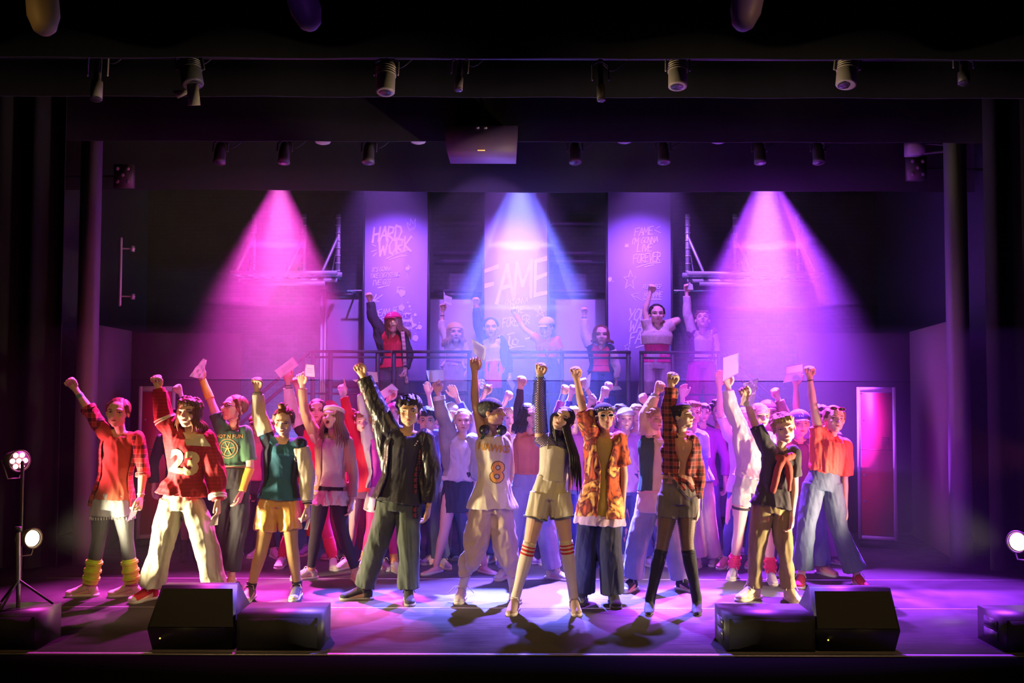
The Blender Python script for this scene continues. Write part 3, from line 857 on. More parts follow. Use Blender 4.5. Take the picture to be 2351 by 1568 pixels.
def glasses(P, col, dark=True, z=.035, y=None, s=1.0, rx=.105, rz=.062, up=0.0):
    g = G(); yy = (y if y is not None else .40); a = np.linspace(0, 2 * math.pi, 17); lens = G()
    for sg in (-1, 1):
        g.tube([(sg * .155 + rx * math.cos(t), yy - .10 * abs(math.cos(t) * .5 + .5 * sg) * 0, z + rz * math.sin(t)) for t in a], .014, n=6)
        lens.ell((sg * .155, yy, z), (rx, .008, rz), n=16, m=7)
        g.tube([(sg * (.155 + rx), yy, z + .01), (sg * .385, yy - .2, z + .01), (sg * .385, yy - .45, z)], .012, n=6)
    g.tube([(-.05, yy, z + .01), (0, yy + .015, z + .02), (.05, yy, z + .01)], .012, n=6)
    o = hputs(P, 'glasses', g, mat('frame_%02x%02x' % (int(col[0] * 255), int(col[2] * 255)), col, .35)); 
    if dark: hputs(P, 'lens', lens, mat('dark_lens', (.02, .02, .025), .08), o)


def headphones(P):
    g = G(); c = P.J['N'] + np.array([0, -.02, .035]) * 1.0; s = P.s; m = mat('headphone_black', (.02, .02, .022), .35)
    a = np.linspace(math.radians(200), math.radians(-20), 15)
    g.tube([c + np.array([.085 * math.cos(t), .02 + .07 * -math.sin(t) * -1, .0 + .01]) * s for t in a], .010 * s, .016 * s, n=8)
    o = put('headphones', g, m, P.ob)
    for sg in (-1, 1):
        g = G(); q = c + np.array([sg * .07, -.06, -.01]) * s; g.tube([q - [0, .015, 0], q + [0, .025, 0]], .042 * s, n=18, cap='flat'); g.tube([q - [0, .028, 0], q - [0, .012, 0]], .026 * s, n=16, cap='flat'); put('ear_cup', g, m, o)


# ------------------------------------------------------------------ clothes
def sleeve_prof(u1, r0=.062, r1=.050, rm=None):
    return [(0, r0), (u1 * .5, rm or (r0 + r1) / 2), (u1, r1)]


def arm_u(f): return f


def top(P, m, hem=-.05, sl=.3, ease=.012, r0=.062, r1=.056, flare=.01, neck=.955, wr=.004, name='shirt', slm=None, fr=26, slB=None, rm=None, web=0, neckw=None, strap=0):
    """pullover: trunk + two sleeves (sl = fraction of the arm covered)"""
    g = G(); s = P.s; J = P.J
    ring(P, g, hem, neck, ease * s, ease * s, flare=flare * s)
    mid = at(P, .84); N_ = J['N']
    for S, sg in (('A', -1), ('B', 1)):
        u = sl if S == 'A' or slB is None else slB
        c0 = mid + P.ax[1] * sg * .045 * s
        if u >= 0:
            g.tube([c0, c0 * .5 + J['s' + S] * .5, J['s' + S]], [(.066 + ease) * s, (.060 + ease) * s, r0 * s])
            N = at(P, .955); g.tube([N + P.ax[1] * sg * .035 * s, J['s' + S]], [.045 * s, (r0 - .012) * s])
        if strap: g.tube([c0, c0 * .45 + N_ * .15 + J['s' + S] * .4 + [0, 0, .02 * s], N_ * .5 + J['s' + S] * .5 + [0, .0, .012 * s]], [.075 * s, .055 * s, .05 * s], [.08 * s, .06 * s, .05 * s], side=(1, 0, 0))
        if u > .02 and slm is None: limb(P, g, 'arm', S, 0, u, sleeve_prof(u, r0, r1, rm), cap='flat')
        if web and J['w' + S][2] > J['s' + S][2]:
            pt = path(P, 'arm', S); a = pt[int(web * 24)]; b = at(P, .45) + P.ax[1] * sg * (P.hwid + .04 * s)
            g.tube(cr([a, (a + J['s' + S]) / 2 + [sg * .02 * s, 0, -.05 * s], b], 8), [.04 * s, .06 * s, .065 * s, .06 * s, .06 * s, .055 * s, .05 * s, .04 * s])
    o = garment(P, name, g, m, wr, fr)
    if slm is not None:
        for S in 'AB':
            u = sl if S == 'A' or slB is None else slB
            g = G(); limb(P, g, 'arm', S, .04, u, sleeve_prof(u, r0 + .004, r1, rm), cap='flat'); garment(P, 'sleeve', g, slm, wr * 1.3, fr, parent=o)
    return o


def jacket(P, m, hem=-.05, sl=.93, ease=.030, open_=38, r0=.070, r1=.050, flare=.012, slm=None, wr=.005, top_=.97, thick=.016, name='jacket', rm=None, fr=24, oa=None, ob_=None, cuff=None, web=0, vtop=0, slB=None):
    g = G(); s = P.s; J = P.J; n = 40; ts = np.linspace(hem, top_, 22); V = []
    for t in ts:
        C, S, a, b = tr(P, t); up = nrm(J['N'] - J['hm']); S = nrm(S - up * (S @ up)); B = np.cross(up, S)
        f = np.clip((.35 - t) / max(.35 - hem, .01), 0, 1) * flare * s
        a0 = math.radians(-90 + (ob_ if ob_ is not None else open_) + vtop * max(0, t - .55)); a1 = math.radians(270 - (oa if oa is not None else open_) - vtop * max(0, t - .55))
        th = np.linspace(a0, a1, n); e = ease * s + f
        for kk, d in ((1, 0), (0, -thick * s)):
            V.append(C + (a + e + d) * np.cos(th)[:, None] * S + (b + e + d) * np.sin(th)[:, None] * B)
    V = np.array(V); m2 = len(ts); V = V.reshape(m2, 2, n, 3)
    idx = np.arange(m2 * 2 * n).reshape(m2, 2, n); Q = []
    o_, i_ = idx[:, 0], idx[:, 1]
    def quads(A, Bq): Q.append(np.stack([A[:-1, :-1], A[:-1, 1:], A[1:, 1:], A[1:, :-1]], -1).reshape(-1, 4)[:, ::1 if Bq else -1])
    quads(o_, True); quads(i_, False)
    for e, fl2 in ((0, True), (n - 1, False)):
        q = np.stack([o_[:-1, e], o_[1:, e], i_[1:, e], i_[:-1, e]], -1); Q.append(q if fl2 else q[:, ::-1])
    for e, fl2 in ((0, False), (m2 - 1, True)):
        q = np.stack([o_[e, :-1], o_[e, 1:], i_[e, 1:], i_[e, :-1]], -1); Q.append(q if fl2 else q[:, ::-1])
    g.add(V.reshape(-1, 3), np.concatenate(Q))
    mid = at(P, .84)
    for S, sg in (('A', -1), ('B', 1)):
        u = sl if S == 'A' or slB is None else slB
        c0 = mid + P.ax[1] * sg * .085 * s
        g.tube([c0, J['s' + S]], [.060 * s, (r0 - (.010 if slm is not None else 0)) * s]); N = at(P, .955); g.tube([N + P.ax[1] * sg * .055 * s + [0, .012, 0], J['s' + S]], [.034 * s, (r0 - .012) * s])
        if slm is None: limb(P, g, 'arm', S, 0, u, sleeve_prof(u, r0, r1, rm), cap='flat')
        if web and J['w' + S][2] > J['s' + S][2]:
            pt = path(P, 'arm', S); a = pt[int(web * 24)]; b = at(P, .40) + P.ax[1] * sg * (P.hwid + .055 * s)
            g.tube(cr([a, (a + J['s' + S]) / 2 + [sg * .03 * s, 0, -.06 * s], b], 8), [.04 * s, .06 * s, .07 * s, .07 * s, .065 * s, .06 * s, .05 * s, .04 * s])
    o = garment(P, name, g, m, wr, fr)
    if slm is not None:
        for S in 'AB':
            u = sl if S == 'A' or slB is None else slB
            g = G(); limb(P, g, 'arm', S, .06, u, sleeve_prof(u, r0 + .006, r1, rm), cap='flat'); garment(P, 'sleeve', g, slm, wr * 1.2, fr, parent=o)
    if cuff:
        for S in 'AB':
            for (u0, u1, c, rr) in ((sl - .02, sl + .045, cuff[0], .040), (sl - .004, sl + .008, cuff[1], .0415), (sl + .018, sl + .03, cuff[1], .0415)):
                g = G(); limb(P, g, 'arm', S, u0, min(u1, 1.0), [(0, rr), (1, rr)], cap='flat'); put('cuff' if c is cuff[0] else 'cuff_stripe', g, fab(c), o)
    if cuff and hem is not None:
        g = G(); ts2 = np.linspace(hem - .02, hem + .05, 4)
    return o


def collar(P, m, r=.075, h=.035):
    s = P.s; N = P.J['N']; g = G(); a = np.linspace(math.radians(-60), math.radians(240), 19)
    g.tube([N + np.array([r * math.cos(t), r * math.sin(t) * .9, .01 - .03 * (math.sin(t) < -.2)]) * s for t in a], h * s * .5, .010 * s, side=(0, 0, 1), n=8); put('collar', g, m, P.ob)


def pants(P, m, prof=None, u1=.97, waist=.30, ease=.012, wr=.005, name='trousers', fr=20, seat=-.12, tilt=0):
    g = G(); s = P.s; prof = prof or [(0, .098), (.25, .090), (.5, .072), (.8, .064), (1, .066)]
    ring(P, g, seat, waist, ease * s, ease * s)
    for S in 'AB': limb(P, g, 'leg', S, -0.0, u1, prof, cap='flat')
    return garment(P, name, g, m, wr, fr)


BAGGY = [(0, .104), (.25, .104), (.5, .100), (.8, .098), (1, .104)]
WIDE = [(0, .100), (.3, .095), (.5, .085), (.8, .095), (1, .112)]
TIGHT = [(0, .088), (.25, .077), (.46, .057), (.52, .055), (.66, .057), (.85, .041), (1, .038)]
CARGO = [(0, .105), (.3, .105), (.5, .098), (.7, .090), (.80, .060), (1, .05)]


def leggings(P, m, u1=.96, name='leggings'): return pants(P, m, TIGHT, u1, .25, .005, 0, name)


def shorts(P, m, u1=.27, r=.115, waist=.30, wr=.005, ease=.012, name='shorts'):
    return pants(P, m, [(0, .100), (u1 * .6, (r + .1) / 2), (u1, r)], u1, waist, ease, wr, name)


def skirt(P, m, t1=.33, L=.22, flare=.03, wr=.005, name='skirt', ease=.012):
    g = G(); s = P.s; C0, S0, a, b = tr(P, t1); hm = P.J['hm']
    bot = hm + (hm - at(P, .5)) * 0 + np.array([0, 0, -L * s]); bot[0] = hm[0] * .6 + (P.J['kA'][0] + P.J['kB'][0]) * .2
    kw = abs(P.J['kB'][0] - P.J['kA'][0]) / 2 * min(1, L / .4)
    g.tube(cr([C0, hm, bot], 10), np.interp(np.linspace(0, 1, 10), [0, .45, 1], [a + ease * s, P.hwid + .085 * s, max(P.hwid, kw) + .085 * s + flare * s]), np.interp(np.linspace(0, 1, 10), [0, .45, 1], [b + ease * s, .115 * s, (.11 + flare) * s]), side=P.ax[0], n=28, cap='flat')
    return garment(P, name, g, m, wr, 40)


def band(P, kind, S, u0, u1, col, r, name='wristband', m=None, bulge=0, n=1):
    """sleeve-like ring round a limb: wristbands, socks, leg warmers, stripes"""
    o = None
    for X in (S if len(S) > 1 else [S]):
        g = G(); prof = [(0, r if not isinstance(r, (list, tuple)) else r[0]), (1, r if not isinstance(r, (list, tuple)) else r[-1])]
        if isinstance(r, (list, tuple)): prof = list(zip(np.linspace(u0, u1, len(r)), r))
        if bulge:
            us = np.linspace(u0, u1, 2 * n + 1); prof = [(u, (prof[0][1] if isinstance(r, (list, tuple)) else r) + (bulge if i % 2 else 0)) for i, u in enumerate(us)]
        limb(P, g, kind, X, u0, u1, prof, cap='flat', n=20); o = put(name, g, m or fab(col), P.ob)
    return o


def sock(P, u0, u1=1.0, col=(.8, .8, .8), S='AB', stripes=None, name='sock', m=None, tight=.003):
    base = [(0, .082), (.25, .072), (.46, .052), (.52, .050), (.66, .052), (.85, .036), (1, .034)]
    for X in S:
        us = np.linspace(u0, u1, 8); r = [np.interp(u, [b[0] for b in base], [b[1] for b in base]) + tight for u in us]
        g = G(); limb(P, g, 'leg', X, u0, u1, list(zip(us, r)), cap='flat', n=20); o = put(name, g, m or fab(col), P.ob)
        for (v, dv, c) in (stripes or ()):
            rr = np.interp(v, us, r) + .003; g = G(); limb(P, g, 'leg', X, v, v + dv, [(0, rr), (1, rr)], cap='flat', n=20); put('sock_stripe', g, fab(c), o)


def boots(P, m, u0=.52):
    base = [(0, .082), (.46, .056), (.52, .056), (.66, .056), (.85, .043), (1, .042)]
    for S in 'AB':
        g = G(); limb(P, g, 'leg', S, u0, 1.0, base, cap='flat'); A = P.J['a' + S]; s = P.s; an = P.feet[S]; d = np.array([math.cos(an), math.sin(an), 0]); sd = np.cross(d, [0, 0, 1.0])
        g.tube([A + d * -.015 * s, A - [0, 0, .03 * s], A + d * .06 * s - [0, 0, .045 * s], A + d * .12 * s - [0, 0, .058 * s], A + d * .17 * s - [0, 0, .062 * s]], [.04 * s, .04 * s, .042 * s, .042 * s, .026 * s], [.042 * s, .042 * s, .036 * s, .026 * s, .018 * s], side=sd)
        g.box((-.03, -.025, 0), (.025, .025, .06), R=np.stack([d, sd, [0, 0, 1]], 1) * s, o=np.array([A[0], A[1], P.lift]))
        garment(P, 'boot', g, m, .0015, 30)


SHOE = {}


def shoe_meshes(style):
    if style in SHOE: return SHOE[style]
    out = np.array([(x, w) for x, w in ((-.075, .0), (-.07, .025), (-.045, .036), (0, .036), (.06, .038), (.11, .047), (.15, .044), (.178, .03), (.190, 0), (.178, -.028), (.15, -.040), (.11, -.040), (.06, -.034), (0, -.034), (-.045, -.036), (-.07, -.025))])
    g = G(); g.prism([(x, y, 0) for x, y in out], (0, 0, .022)); V, Q, T = g.arr(); sole = mesh('sole', V, Q, T, False)
    u = G(); u.ell((-.02, 0, .045), (.048, .035, .05)); u.tube([(0, 0, .075), (.05, 0, .062), (.10, 0, .045), (.145, .002, .036)], [.033, .036, .039, .036], [.034, .036, .028, .022], side=(0, 1, 0)); u.ell((.14, .003, .032), (.047, .041, .026))
    if style == 'high': u.tube([(0, 0, .07), (-.008, 0, .105), (-.012, 0, .135)], [.037, .036, .039], side=(0, 1, 0), cap='flat')
    elif style == 'flat': u = G(); u.ell((-.02, 0, .03), (.045, .032, .03)); u.tube([(0, 0, .03), (.06, 0, .025), (.15, 0, .02)], [.03, .034, .03], [.028, .02, .015], side=(0, 1, 0))
    else: u.tube([(0, 0, .06), (-.006, 0, .092)], [.036, .036], side=(0, 1, 0), cap='flat')
    v, q = fuse(u, .004, 1); up = mesh('upper', v, q)
    l = G()
    for i in range(5): x = .03 + i * .02; z = .100 - i * .0125; l.tube([(x, -.024, z - .012), (x + .004, 0, z), (x + .008, .024, z - .012)], .0035, n=6)
    if style == 'high':
        for i in range(3): l.tube([(.024 - i * .004, -.022, .105 + i * .014), (.03 - i * .004, 0, .108 + i * .014), (.024 - i * .004, .022, .105 + i * .014)], .0035, n=6)
    for sg in (-1, 1): l.tube([(.03, 0, .108), (.04, sg * .03, .112), (.055, sg * .045, .08)], .003, n=5)
    V, Q, T = l.arr(); la = mesh('laces', V, Q, T)
    t = G(); t.ell((.152, .003, .030), (.038, .041, .026), n=16, m=9); V, Q, T = t.arr(); toe = mesh('toe', V, Q, T)
    SHOE[style] = (up, sole, la, toe); return SHOE[style]


def shoes(P, col, sole=(.75, .72, .68), lace=(.8, .8, .75), style='low', toe=None, S='AB', sc=1.0):
    up, so, la, to = shoe_meshes(style)

    def inst(name, me, m, par, mw=None):
        o = bpy.data.objects.new(name, me); COL.objects.link(o)
        if not me.materials: me.materials.append(None)
        o.material_slots[0].link = 'OBJECT'; o.material_slots[0].material = m; o.parent = par
        if mw is not None: o.matrix_local = mw
        return o
    for X in S:
        A = P.J['a' + X]; b = BASE[P.ob.name]; k = P.s * sc * 1.03
        M_ = Matrix.Translation((A[0] - b[0], A[1] - b[1], P.lift - b[2])) @ Matrix.Rotation(P.feet[X], 4, 'Z') @ Matrix.Scale(k, 4)
        u = inst('shoe', up, fab(col), P.ob, M_); inst('sole', so, mat('sole_%d' % int(sole[0] * 99), sole, .6), u)
        if lace and style != 'flat': inst('laces', la, fab(lace), u)
        if toe: inst('toe_cap', to, mat('sole_%d' % int(toe[0] * 99), toe, .6), u)


def stroke_glyphs():
    return {'A': [[(0, 0), (.45, 1), (.9, 0)], [(.2, .38), (.75, .38)]], 'B': [[(0, 0), (0, 1), (.6, .85), (.55, .55), (0, .52), (.7, .4), (.65, .05), (0, 0)]],
            'C': [[(.8, .85), (.45, 1), (.05, .7), (.05, .25), (.4, 0), (.8, .15)]], 'D': [[(0, 0), (0, 1), (.55, .85), (.8, .5), (.55, .1), (0, 0)]],
            'E': [[(.75, 1), (0, .95), (0, 0), (.8, .03)], [(0, .5), (.6, .53)]], 'F': [[(.85, 1), (0, .92), (.02, 0)], [(0, .5), (.6, .55)]],
            'G': [[(.8, .85), (.4, 1), (.02, .6), (.1, .15), (.5, 0), (.8, .2), (.8, .45), (.45, .45)]], 'H': [[(0, 0), (0, 1)], [(.75, 0), (.75, 1)], [(0, .48), (.75, .55)]],
            'I': [[(.2, 0), (.2, 1)]], 'K': [[(0, 0), (0, 1)], [(.75, 1), (.05, .45), (.8, 0)]], 'L': [[(0, 1), (0, 0), (.65, .03)]],
            'M': [[(0, 0), (.08, 1), (.5, .35), (.9, 1), (1, 0)]], 'N': [[(0, 0), (.02, 1), (.75, 0), (.78, 1)]], 'O': [[(.4, 1), (.02, .6), (.1, .1), (.5, 0), (.85, .4), (.75, .9), (.4, 1)]],
            'P': [[(0, 0), (0, 1), (.65, .85), (.6, .5), (0, .42)]], 'R': [[(0, 0), (0, 1), (.65, .85), (.6, .52), (0, .45), (.75, 0)]],
            'S': [[(.75, .88), (.35, 1), (.05, .75), (.65, .4), (.6, .08), (.0, .08)]], 'T': [[(-.05, .95), (.8, 1)], [(.38, .97), (.36, 0)]],
            'U': [[(0, 1), (.03, .2), (.4, 0), (.75, .25), (.78, 1)]], 'V': [[(0, 1), (.4, 0), (.85, 1)]], 'W': [[(0, 1), (.22, 0), (.5, .6), (.78, 0), (1.05, 1)]],
            'Y': [[(0, 1), (.4, .5)], [(.85, 1), (.3, 0)]], "'": [[(.1, 1), (.05, .8)]], '.': [[(.05, 0), (.1, .02)]], ' ': [],
            '*': [[(.5, 1), (.2, 0), (.95, .62), (.02, .62), (.8, 0), (.5, 1)]], '2': [[(.05, .8), (.4, 1), (.7, .75), (.02, 0), (.75, .0)]], '8': [[(.4, .52), (.1, .75), (.4, 1), (.7, .75), (.4, .52), (.05, .25), (.4, 0), (.78, .25), (.4, .52)]]}


GL = stroke_glyphs()


def stroke_text(txt, h, w, rot=0.0, jit=.0, gap=1.12, seed=1, center=True):
    """brush-lettered text as flat ribbons: 2D verts (x right, y up), quads"""
    r = random.Random(seed); V = []; Q = []; x = 0.0; n = 0; lines = []
    for ch in txt:
        gl = GL.get(ch, []); wid = {'M': 1.05, 'W': 1.1, 'I': .4, "'": .3, ' ': .5, '.': .3}.get(ch, .82)
        for pl in gl: lines.append([((x + a + r.uniform(-jit, jit)) * h * .72, (b + r.uniform(-jit, jit)) * h) for a, b in pl])
        x += wid * gap
    tot = x * h * .72
    for pl in lines: ribbon(V, Q, pl, w, r, ox=-tot / 2 if center else 0, rot=rot)
    return np.array(V), np.array(Q, int), None


def ribbon(V, Q, pl, w, r=None, ox=0, oy=0, rot=0.0):
    p = np.asarray(pl, float); c, s = math.cos(rot), math.sin(rot)
    for i in range(len(p) - 1):
        a, b = p[i], p[i + 1]; d = b - a; L = np.linalg.norm(d) + 1e-9; d /= L; nn = np.array([-d[1], d[0]]) * w / 2; e = d * w * .35
        q = [a - e + nn, a - e - nn, b + e - nn * .8, b + e + nn * .8]; k = len(V)
        for t in q:
            X, Y_ = t[0] + ox, t[1] + oy; V.append((X * c - Y_ * s, X * s + Y_ * c))
        Q.append((k, k + 1, k + 2, k + 3))


def bvh(o):
    b = BASE.get(o.name); b = BASE[o.parent.name] if o.parent else b
    n = len(o.data.vertices); co = np.empty(n * 3, np.float32); o.data.vertices.foreach_get('co', co); co = co.reshape(-1, 3) + b
    return BVHTree.FromPolygons([tuple(c) for c in co], [tuple(p.vertices) for p in o.data.polygons])


def decal(P, on, V2, Q, center, m, name, lift=.003, rot=0.0, T=None, tree=None):
    """lay flat artwork onto the front of a garment (dense mesh, follows the cloth)"""
    tree = tree or bvh(on); C = pix(center[0], center[1], P.Yp); c, s = math.cos(rot), math.sin(rot); out = []
    for ii, (x, y) in enumerate(V2):
        X = C[0] + x * c - y * s; Z = C[2] + x * s + y * c
        h = tree.ray_cast(Vector((X, P.Yp - 1.2, Z)), Vector((0, 1, 0)), 3)
        out.append((X, (h[0].y if h[0] else P.Yp - .1) - lift - (.0001 * (ii // 18) if len(Q) else 0), Z))
    return put(name, (np.array(out), Q, T), m, on)


def subdiv2(V, Q, n=1):
    """split every quad into 4x2 smaller ones so that it can follow cloth"""
    o = []; q2 = []
    for q in Q:
        a, b, c, d = (np.asarray(V[i]) for i in q); N_ = 5; k = len(o)
        for i in range(N_ + 1):
            t = i / N_; p0 = a * (1 - t) + d * t; p1 = b * (1 - t) + c * t
            o += [p0, (p0 + p1) / 2, p1]
        for i in range(N_):
            for j in (0, 1): x = k + i * 3 + j; q2.append((x, x + 1, x + 4, x + 3))
    return np.array(o), np.array(q2)


def patch(P, on, c4, m, name, lift=.004, n=10, tree=None):
    """cloth patch between four pixel corners, laid on a garment"""
    C = [pix(x, y, P.Yp) for x, y in c4]; V = []
    for j in range(n):
        for i in range(n):
            u, v = i / (n - 1), j / (n - 1); V.append(((C[0] * (1 - u) + C[1] * u) * (1 - v) + (C[3] * (1 - u) + C[2] * u) * v)[[0, 2]])
    idx = np.arange(n * n).reshape(n, n); q = np.stack([idx[:-1, :-1], idx[:-1, 1:], idx[1:, 1:], idx[1:, :-1]], -1).reshape(-1, 4)
    tree = tree or bvh(on); out = []
    for x, z in V:
        h = tree.ray_cast(Vector((x, P.Yp - 1.2, z)), Vector((0, 1, 0)), 3); out.append((x, (h[0].y if h[0] else P.Yp) - lift, z))
    return put(name, (np.array(out), q, None), m, on)


def font_mesh(txt, size, offset=0.0, seg=.012):
    cu = bpy.data.curves.new('t', 'FONT'); cu.body = txt; cu.size = size; cu.align_x = 'CENTER'; cu.align_y = 'CENTER'; cu.offset = offset; cu.resolution_u = 3
    ob = bpy.data.objects.new('t', cu); me = bpy.data.meshes.new_from_object(ob)
    import bmesh
    bm = bmesh.new(); bm.from_mesh(me); bmesh.ops.triangulate(bm, faces=bm.faces)
    for _ in range(5):
        e = [x for x in bm.edges if x.calc_length() > seg]
        if not e: break
        bmesh.ops.subdivide_edges(bm, edges=e, cuts=1); bmesh.ops.triangulate(bm, faces=[f for f in bm.faces if len(f.verts) > 3])
    V = np.array([v.co[:2] for v in bm.verts]); T = np.array([[v.index for v in f.verts] for f in bm.faces]) if bm.verts.index_update() is None else None
    bm.free(); bpy.data.meshes.remove(me); bpy.data.objects.remove(ob); bpy.data.curves.remove(cu)
    return V, T


def letters(P, on, txt, center, size, m, off=0.0, name='lettering', rot=0.0, lift=.004, sx=1.0, tree=None):
    V, T = font_mesh(txt, size, off); V = V * np.array([sx, 1.0]); return decal(P, on, V, np.zeros((0, 4), int), center, m, name, lift, rot, T, tree)


PAPER = mat('paper', (.93, .92, .91), .8, 'paper', spec=.2)
NP_ = [0]


def paper(label, corners, Y, bend=.03, crumple=0.0, group=None, fold=0.0, m=None, dy=(0, 0, 0, 0), marks=False):
    """a sheet of paper; corners = 4 pixel corners (clockwise from top left), standing at stage depth Y"""
    C = [pix(x, y, Y + d) for (x, y), d in zip(corners, dy)]; n = 13; r = np.random.RandomState(len(label)); nz = nrm(np.cross(C[1] - C[0], C[3] - C[0]))
    V = []
    for j in range(n):
        for i in range(n):
            u, v = i / (n - 1), j / (n - 1); p = (C[0] * (1 - u) + C[1] * u) * (1 - v) + (C[3] * (1 - u) + C[2] * u) * v
            d = bend * (1 - (2 * u - 1) ** 2) + fold * abs(2 * v - 1) + crumple * (abs(math.sin(7 * u + 4 * v + 1)) - abs(math.sin(9 * v - 5 * u)) + .5 * abs(math.sin(15 * u + 11 * v)))
            V.append(p + nz * d)
    V = np.array(V); V2 = V + nz * .0012; idx = np.arange(n * n).reshape(n, n)
    q = np.stack([idx[:-1, :-1], idx[:-1, 1:], idx[1:, 1:], idx[1:, :-1]], -1).reshape(-1, 4); k = n * n
    edge = np.concatenate([idx[0], idx[1:, -1], idx[-1, :-1][::-1], idx[1:-1, 0][::-1]]); en = np.roll(edge, -1)
    Q = np.concatenate([q, q[:, ::-1] + k, np.stack([edge, en, en + k, edge + k], 1)])
    o = put('paper_sheet', (np.concatenate([V, V2]), Q, None), m or PAPER, None, base=V.mean(0), smooth=False)
    tag(o, label, 'paper', group)
    if marks:
        MV = []; MQ = []
        for a in (.35, .5, .65): ribbon(MV, MQ, [(.25, a), (.8, a)], .02)
        W = []
        for u, v in MV:
            p = (C[0] * (1 - u) + C[1] * u) * (1 - v) + (C[3] * (1 - u) + C[2] * u) * v; d = bend * (1 - (2 * u - 1) ** 2) + fold * abs(2 * v - 1); W.append(p + nz * d + np.array([0, -.003, 0]))
        put('printed_line', (np.array(W), np.array(MQ), None), mat('ink', (.25, .2, .3), .8), o)
    return o


WEAR = dict(hair=hair, cap=cap, beanie=beanie, bandana=bandana, beret=beret, headband=headband, glasses=glasses, headphones=headphones, top=top, jacket=jacket,
            collar=collar, pants=pants, leggings=leggings, shorts=shorts, skirt=skirt, band=band, sock=sock, boots=boots, shoes=shoes)
b1 = banner(835, 980, 'banner tinted like its purple projection, HARD WORK with crown and splashes')
b2 = banner(1111, 1256, 'banner tinted like its purple projection, one huge FAME, under the blue beam')
b3 = banner(1396, 1541, "banner tinted like its purple projection, FAME I'M GONNA LIVE FOREVER with star outlines")
write(b1, [('HARD', 891, 536, 31, 6.2, .10, .82), ('WORK', 908, 565, 33, 6.2, .16, .82), ("IT'S GONNA", 876, 618, 10, 1.6, .08, .8), ('TAKE EVERYTHING', 884, 632, 10, 1.5, .06, .72),
           ("I'VE GOT", 878, 648, 12, 1.8, .06, .85), ('DREAM IT', 883, 717, 15, 2.6, .14, .85), ('DREAM', 880, 736, 14, 2.4, .1, .8)])
doodle(b1, 'underline', [[(888, 594), (915, 581), (938, 574)], [(893, 596), (922, 588), (934, 587)]], 3); doodle(b1, 'underline', [[(868, 661), (893, 655)]], 3)
doodle(b1, 'crown_drawing', [[(938, 525), (934, 511), (942, 517), (943, 502), (948, 514), (954, 502), (953, 522), (938, 527)], [(939, 530), (952, 526)]], 1.6)
doodle(b1, 'ray_marks', [[(855, 562), (863, 566)], [(853, 578), (864, 574)], [(857, 588), (864, 581)]], 2.2)
doodle(b1, 'arrow_drawing', [[(878, 677), (858, 691)], [(864, 676), (857, 691), (870, 692)], [(857, 690), (863, 689)]], 2.6)
splat(b1, 936, 616, 5, 1); splat(b1, 923, 672, 8, 2); splat(b1, 948, 547, 1.2, 5, False)
splat(b1, 933, 742, 27, 4, False, rx=.62)
for t, y in (('TALENT', 727), ('PASSION', 744), ('DISCIPLINE', 760)):
    V, Q, _ = stroke_text(t, 9 / SN, 1.6 / SN, 0, .02, seed=3); V[:, 0] *= .62 if len(t) < 8 else .5; C = pix(933, y, YN); V = V + [C[0], C[2] - 4 / SN]
    put('lettering', (np.stack([V[:, 0], YN - .013 - .00015 * (np.arange(len(V)) // 4), V[:, 1]], 1), Q, None), mat('projected_dark', (.28, .10, .42), .7), b1, smooth=False)
write(b2, [('FAME', 1186, 645, 80, 11, .17, .72), ("I'M GONNA", 1186, 692, 13, 2.0, .1, .8), ('LIVE', 1190, 711, 14, 2.4, .05, .9), ('FOREVER', 1186, 737, 21, 3, .14, .66)], PROJ2)
doodle(b2, 'star_drawing', [[(1240, 703), (1232, 727), (1252, 713), (1228, 711), (1249, 728), (1240, 703)]], 1.8, PROJ2)
doodle(b2, 'projected_mark', [[(1166, 768), (1180, 764)], [(1170, 772), (1168, 790), (1176, 797)], [(1182, 778), (1190, 782), (1186, 792), (1176, 790), (1178, 780)], [(1166, 801), (1184, 796), (1203, 795)], [(1206, 778), (1216, 776), (1224, 781)]], 3.6, PROJ)
write(b3, [('FAME', 1479, 531, 18, 2.8, .10, .85), ("I'M GONNA", 1481, 552, 14, 2.1, .08, .85), ('LIVE', 1481, 569, 17, 2.6, .05, .9), ('FOREVER', 1486, 592, 21, 3, .10, .66), ('REMEMBER', 1498, 658, 10, 1.5, 0, .75), ('MY NAME', 1500, 677, 12, 1.8, .05, .75),
           ('YOU', 1464, 723, 27, 4, -.05, .8), ('WANT', 1474, 749, 24, 4, -.02, .8), ('FAME', 1476, 775, 26, 4, .05, .8)])
doodle(b3, 'underline', [[(1462, 614), (1488, 605), (1516, 603)], [(1480, 613), (1500, 608)]], 3); doodle(b3, 'underline', [[(1478, 687), (1518, 687)]], 3); doodle(b3, 'underline', [[(1460, 798), (1484, 791)]], 3)
doodle(b3, 'star_drawing', [[(1447, 620), (1452, 635), (1460, 636), (1452, 646), (1455, 663), (1447, 654), (1436, 662), (1440, 645), (1432, 637), (1443, 636), (1447, 620)]], 2.2)
doodle(b3, 'star_drawing', [[(1440, 789), (1442, 794), (1447, 794), (1443, 798), (1444, 804), (1440, 800), (1435, 803), (1437, 797), (1433, 794), (1438, 794), (1440, 789)]], 1.2)
doodle(b3, 'arrow_drawing', [[(1449, 677), (1478, 692)], [(1466, 673), (1449, 677), (1459, 689)], [(1503, 528), (1517, 535)], [(1507, 524), (1515, 520)]], 2)
splat(b3, 1439, 564, 4.2, 8, False); splat(b3, 1400, 641, 5, 9, False)

# ------------------------------------------------------------------ wall racks with tubes of light fittings
WHM = mat('rack_metal', (.62, .60, .64), .4, metal=.5)


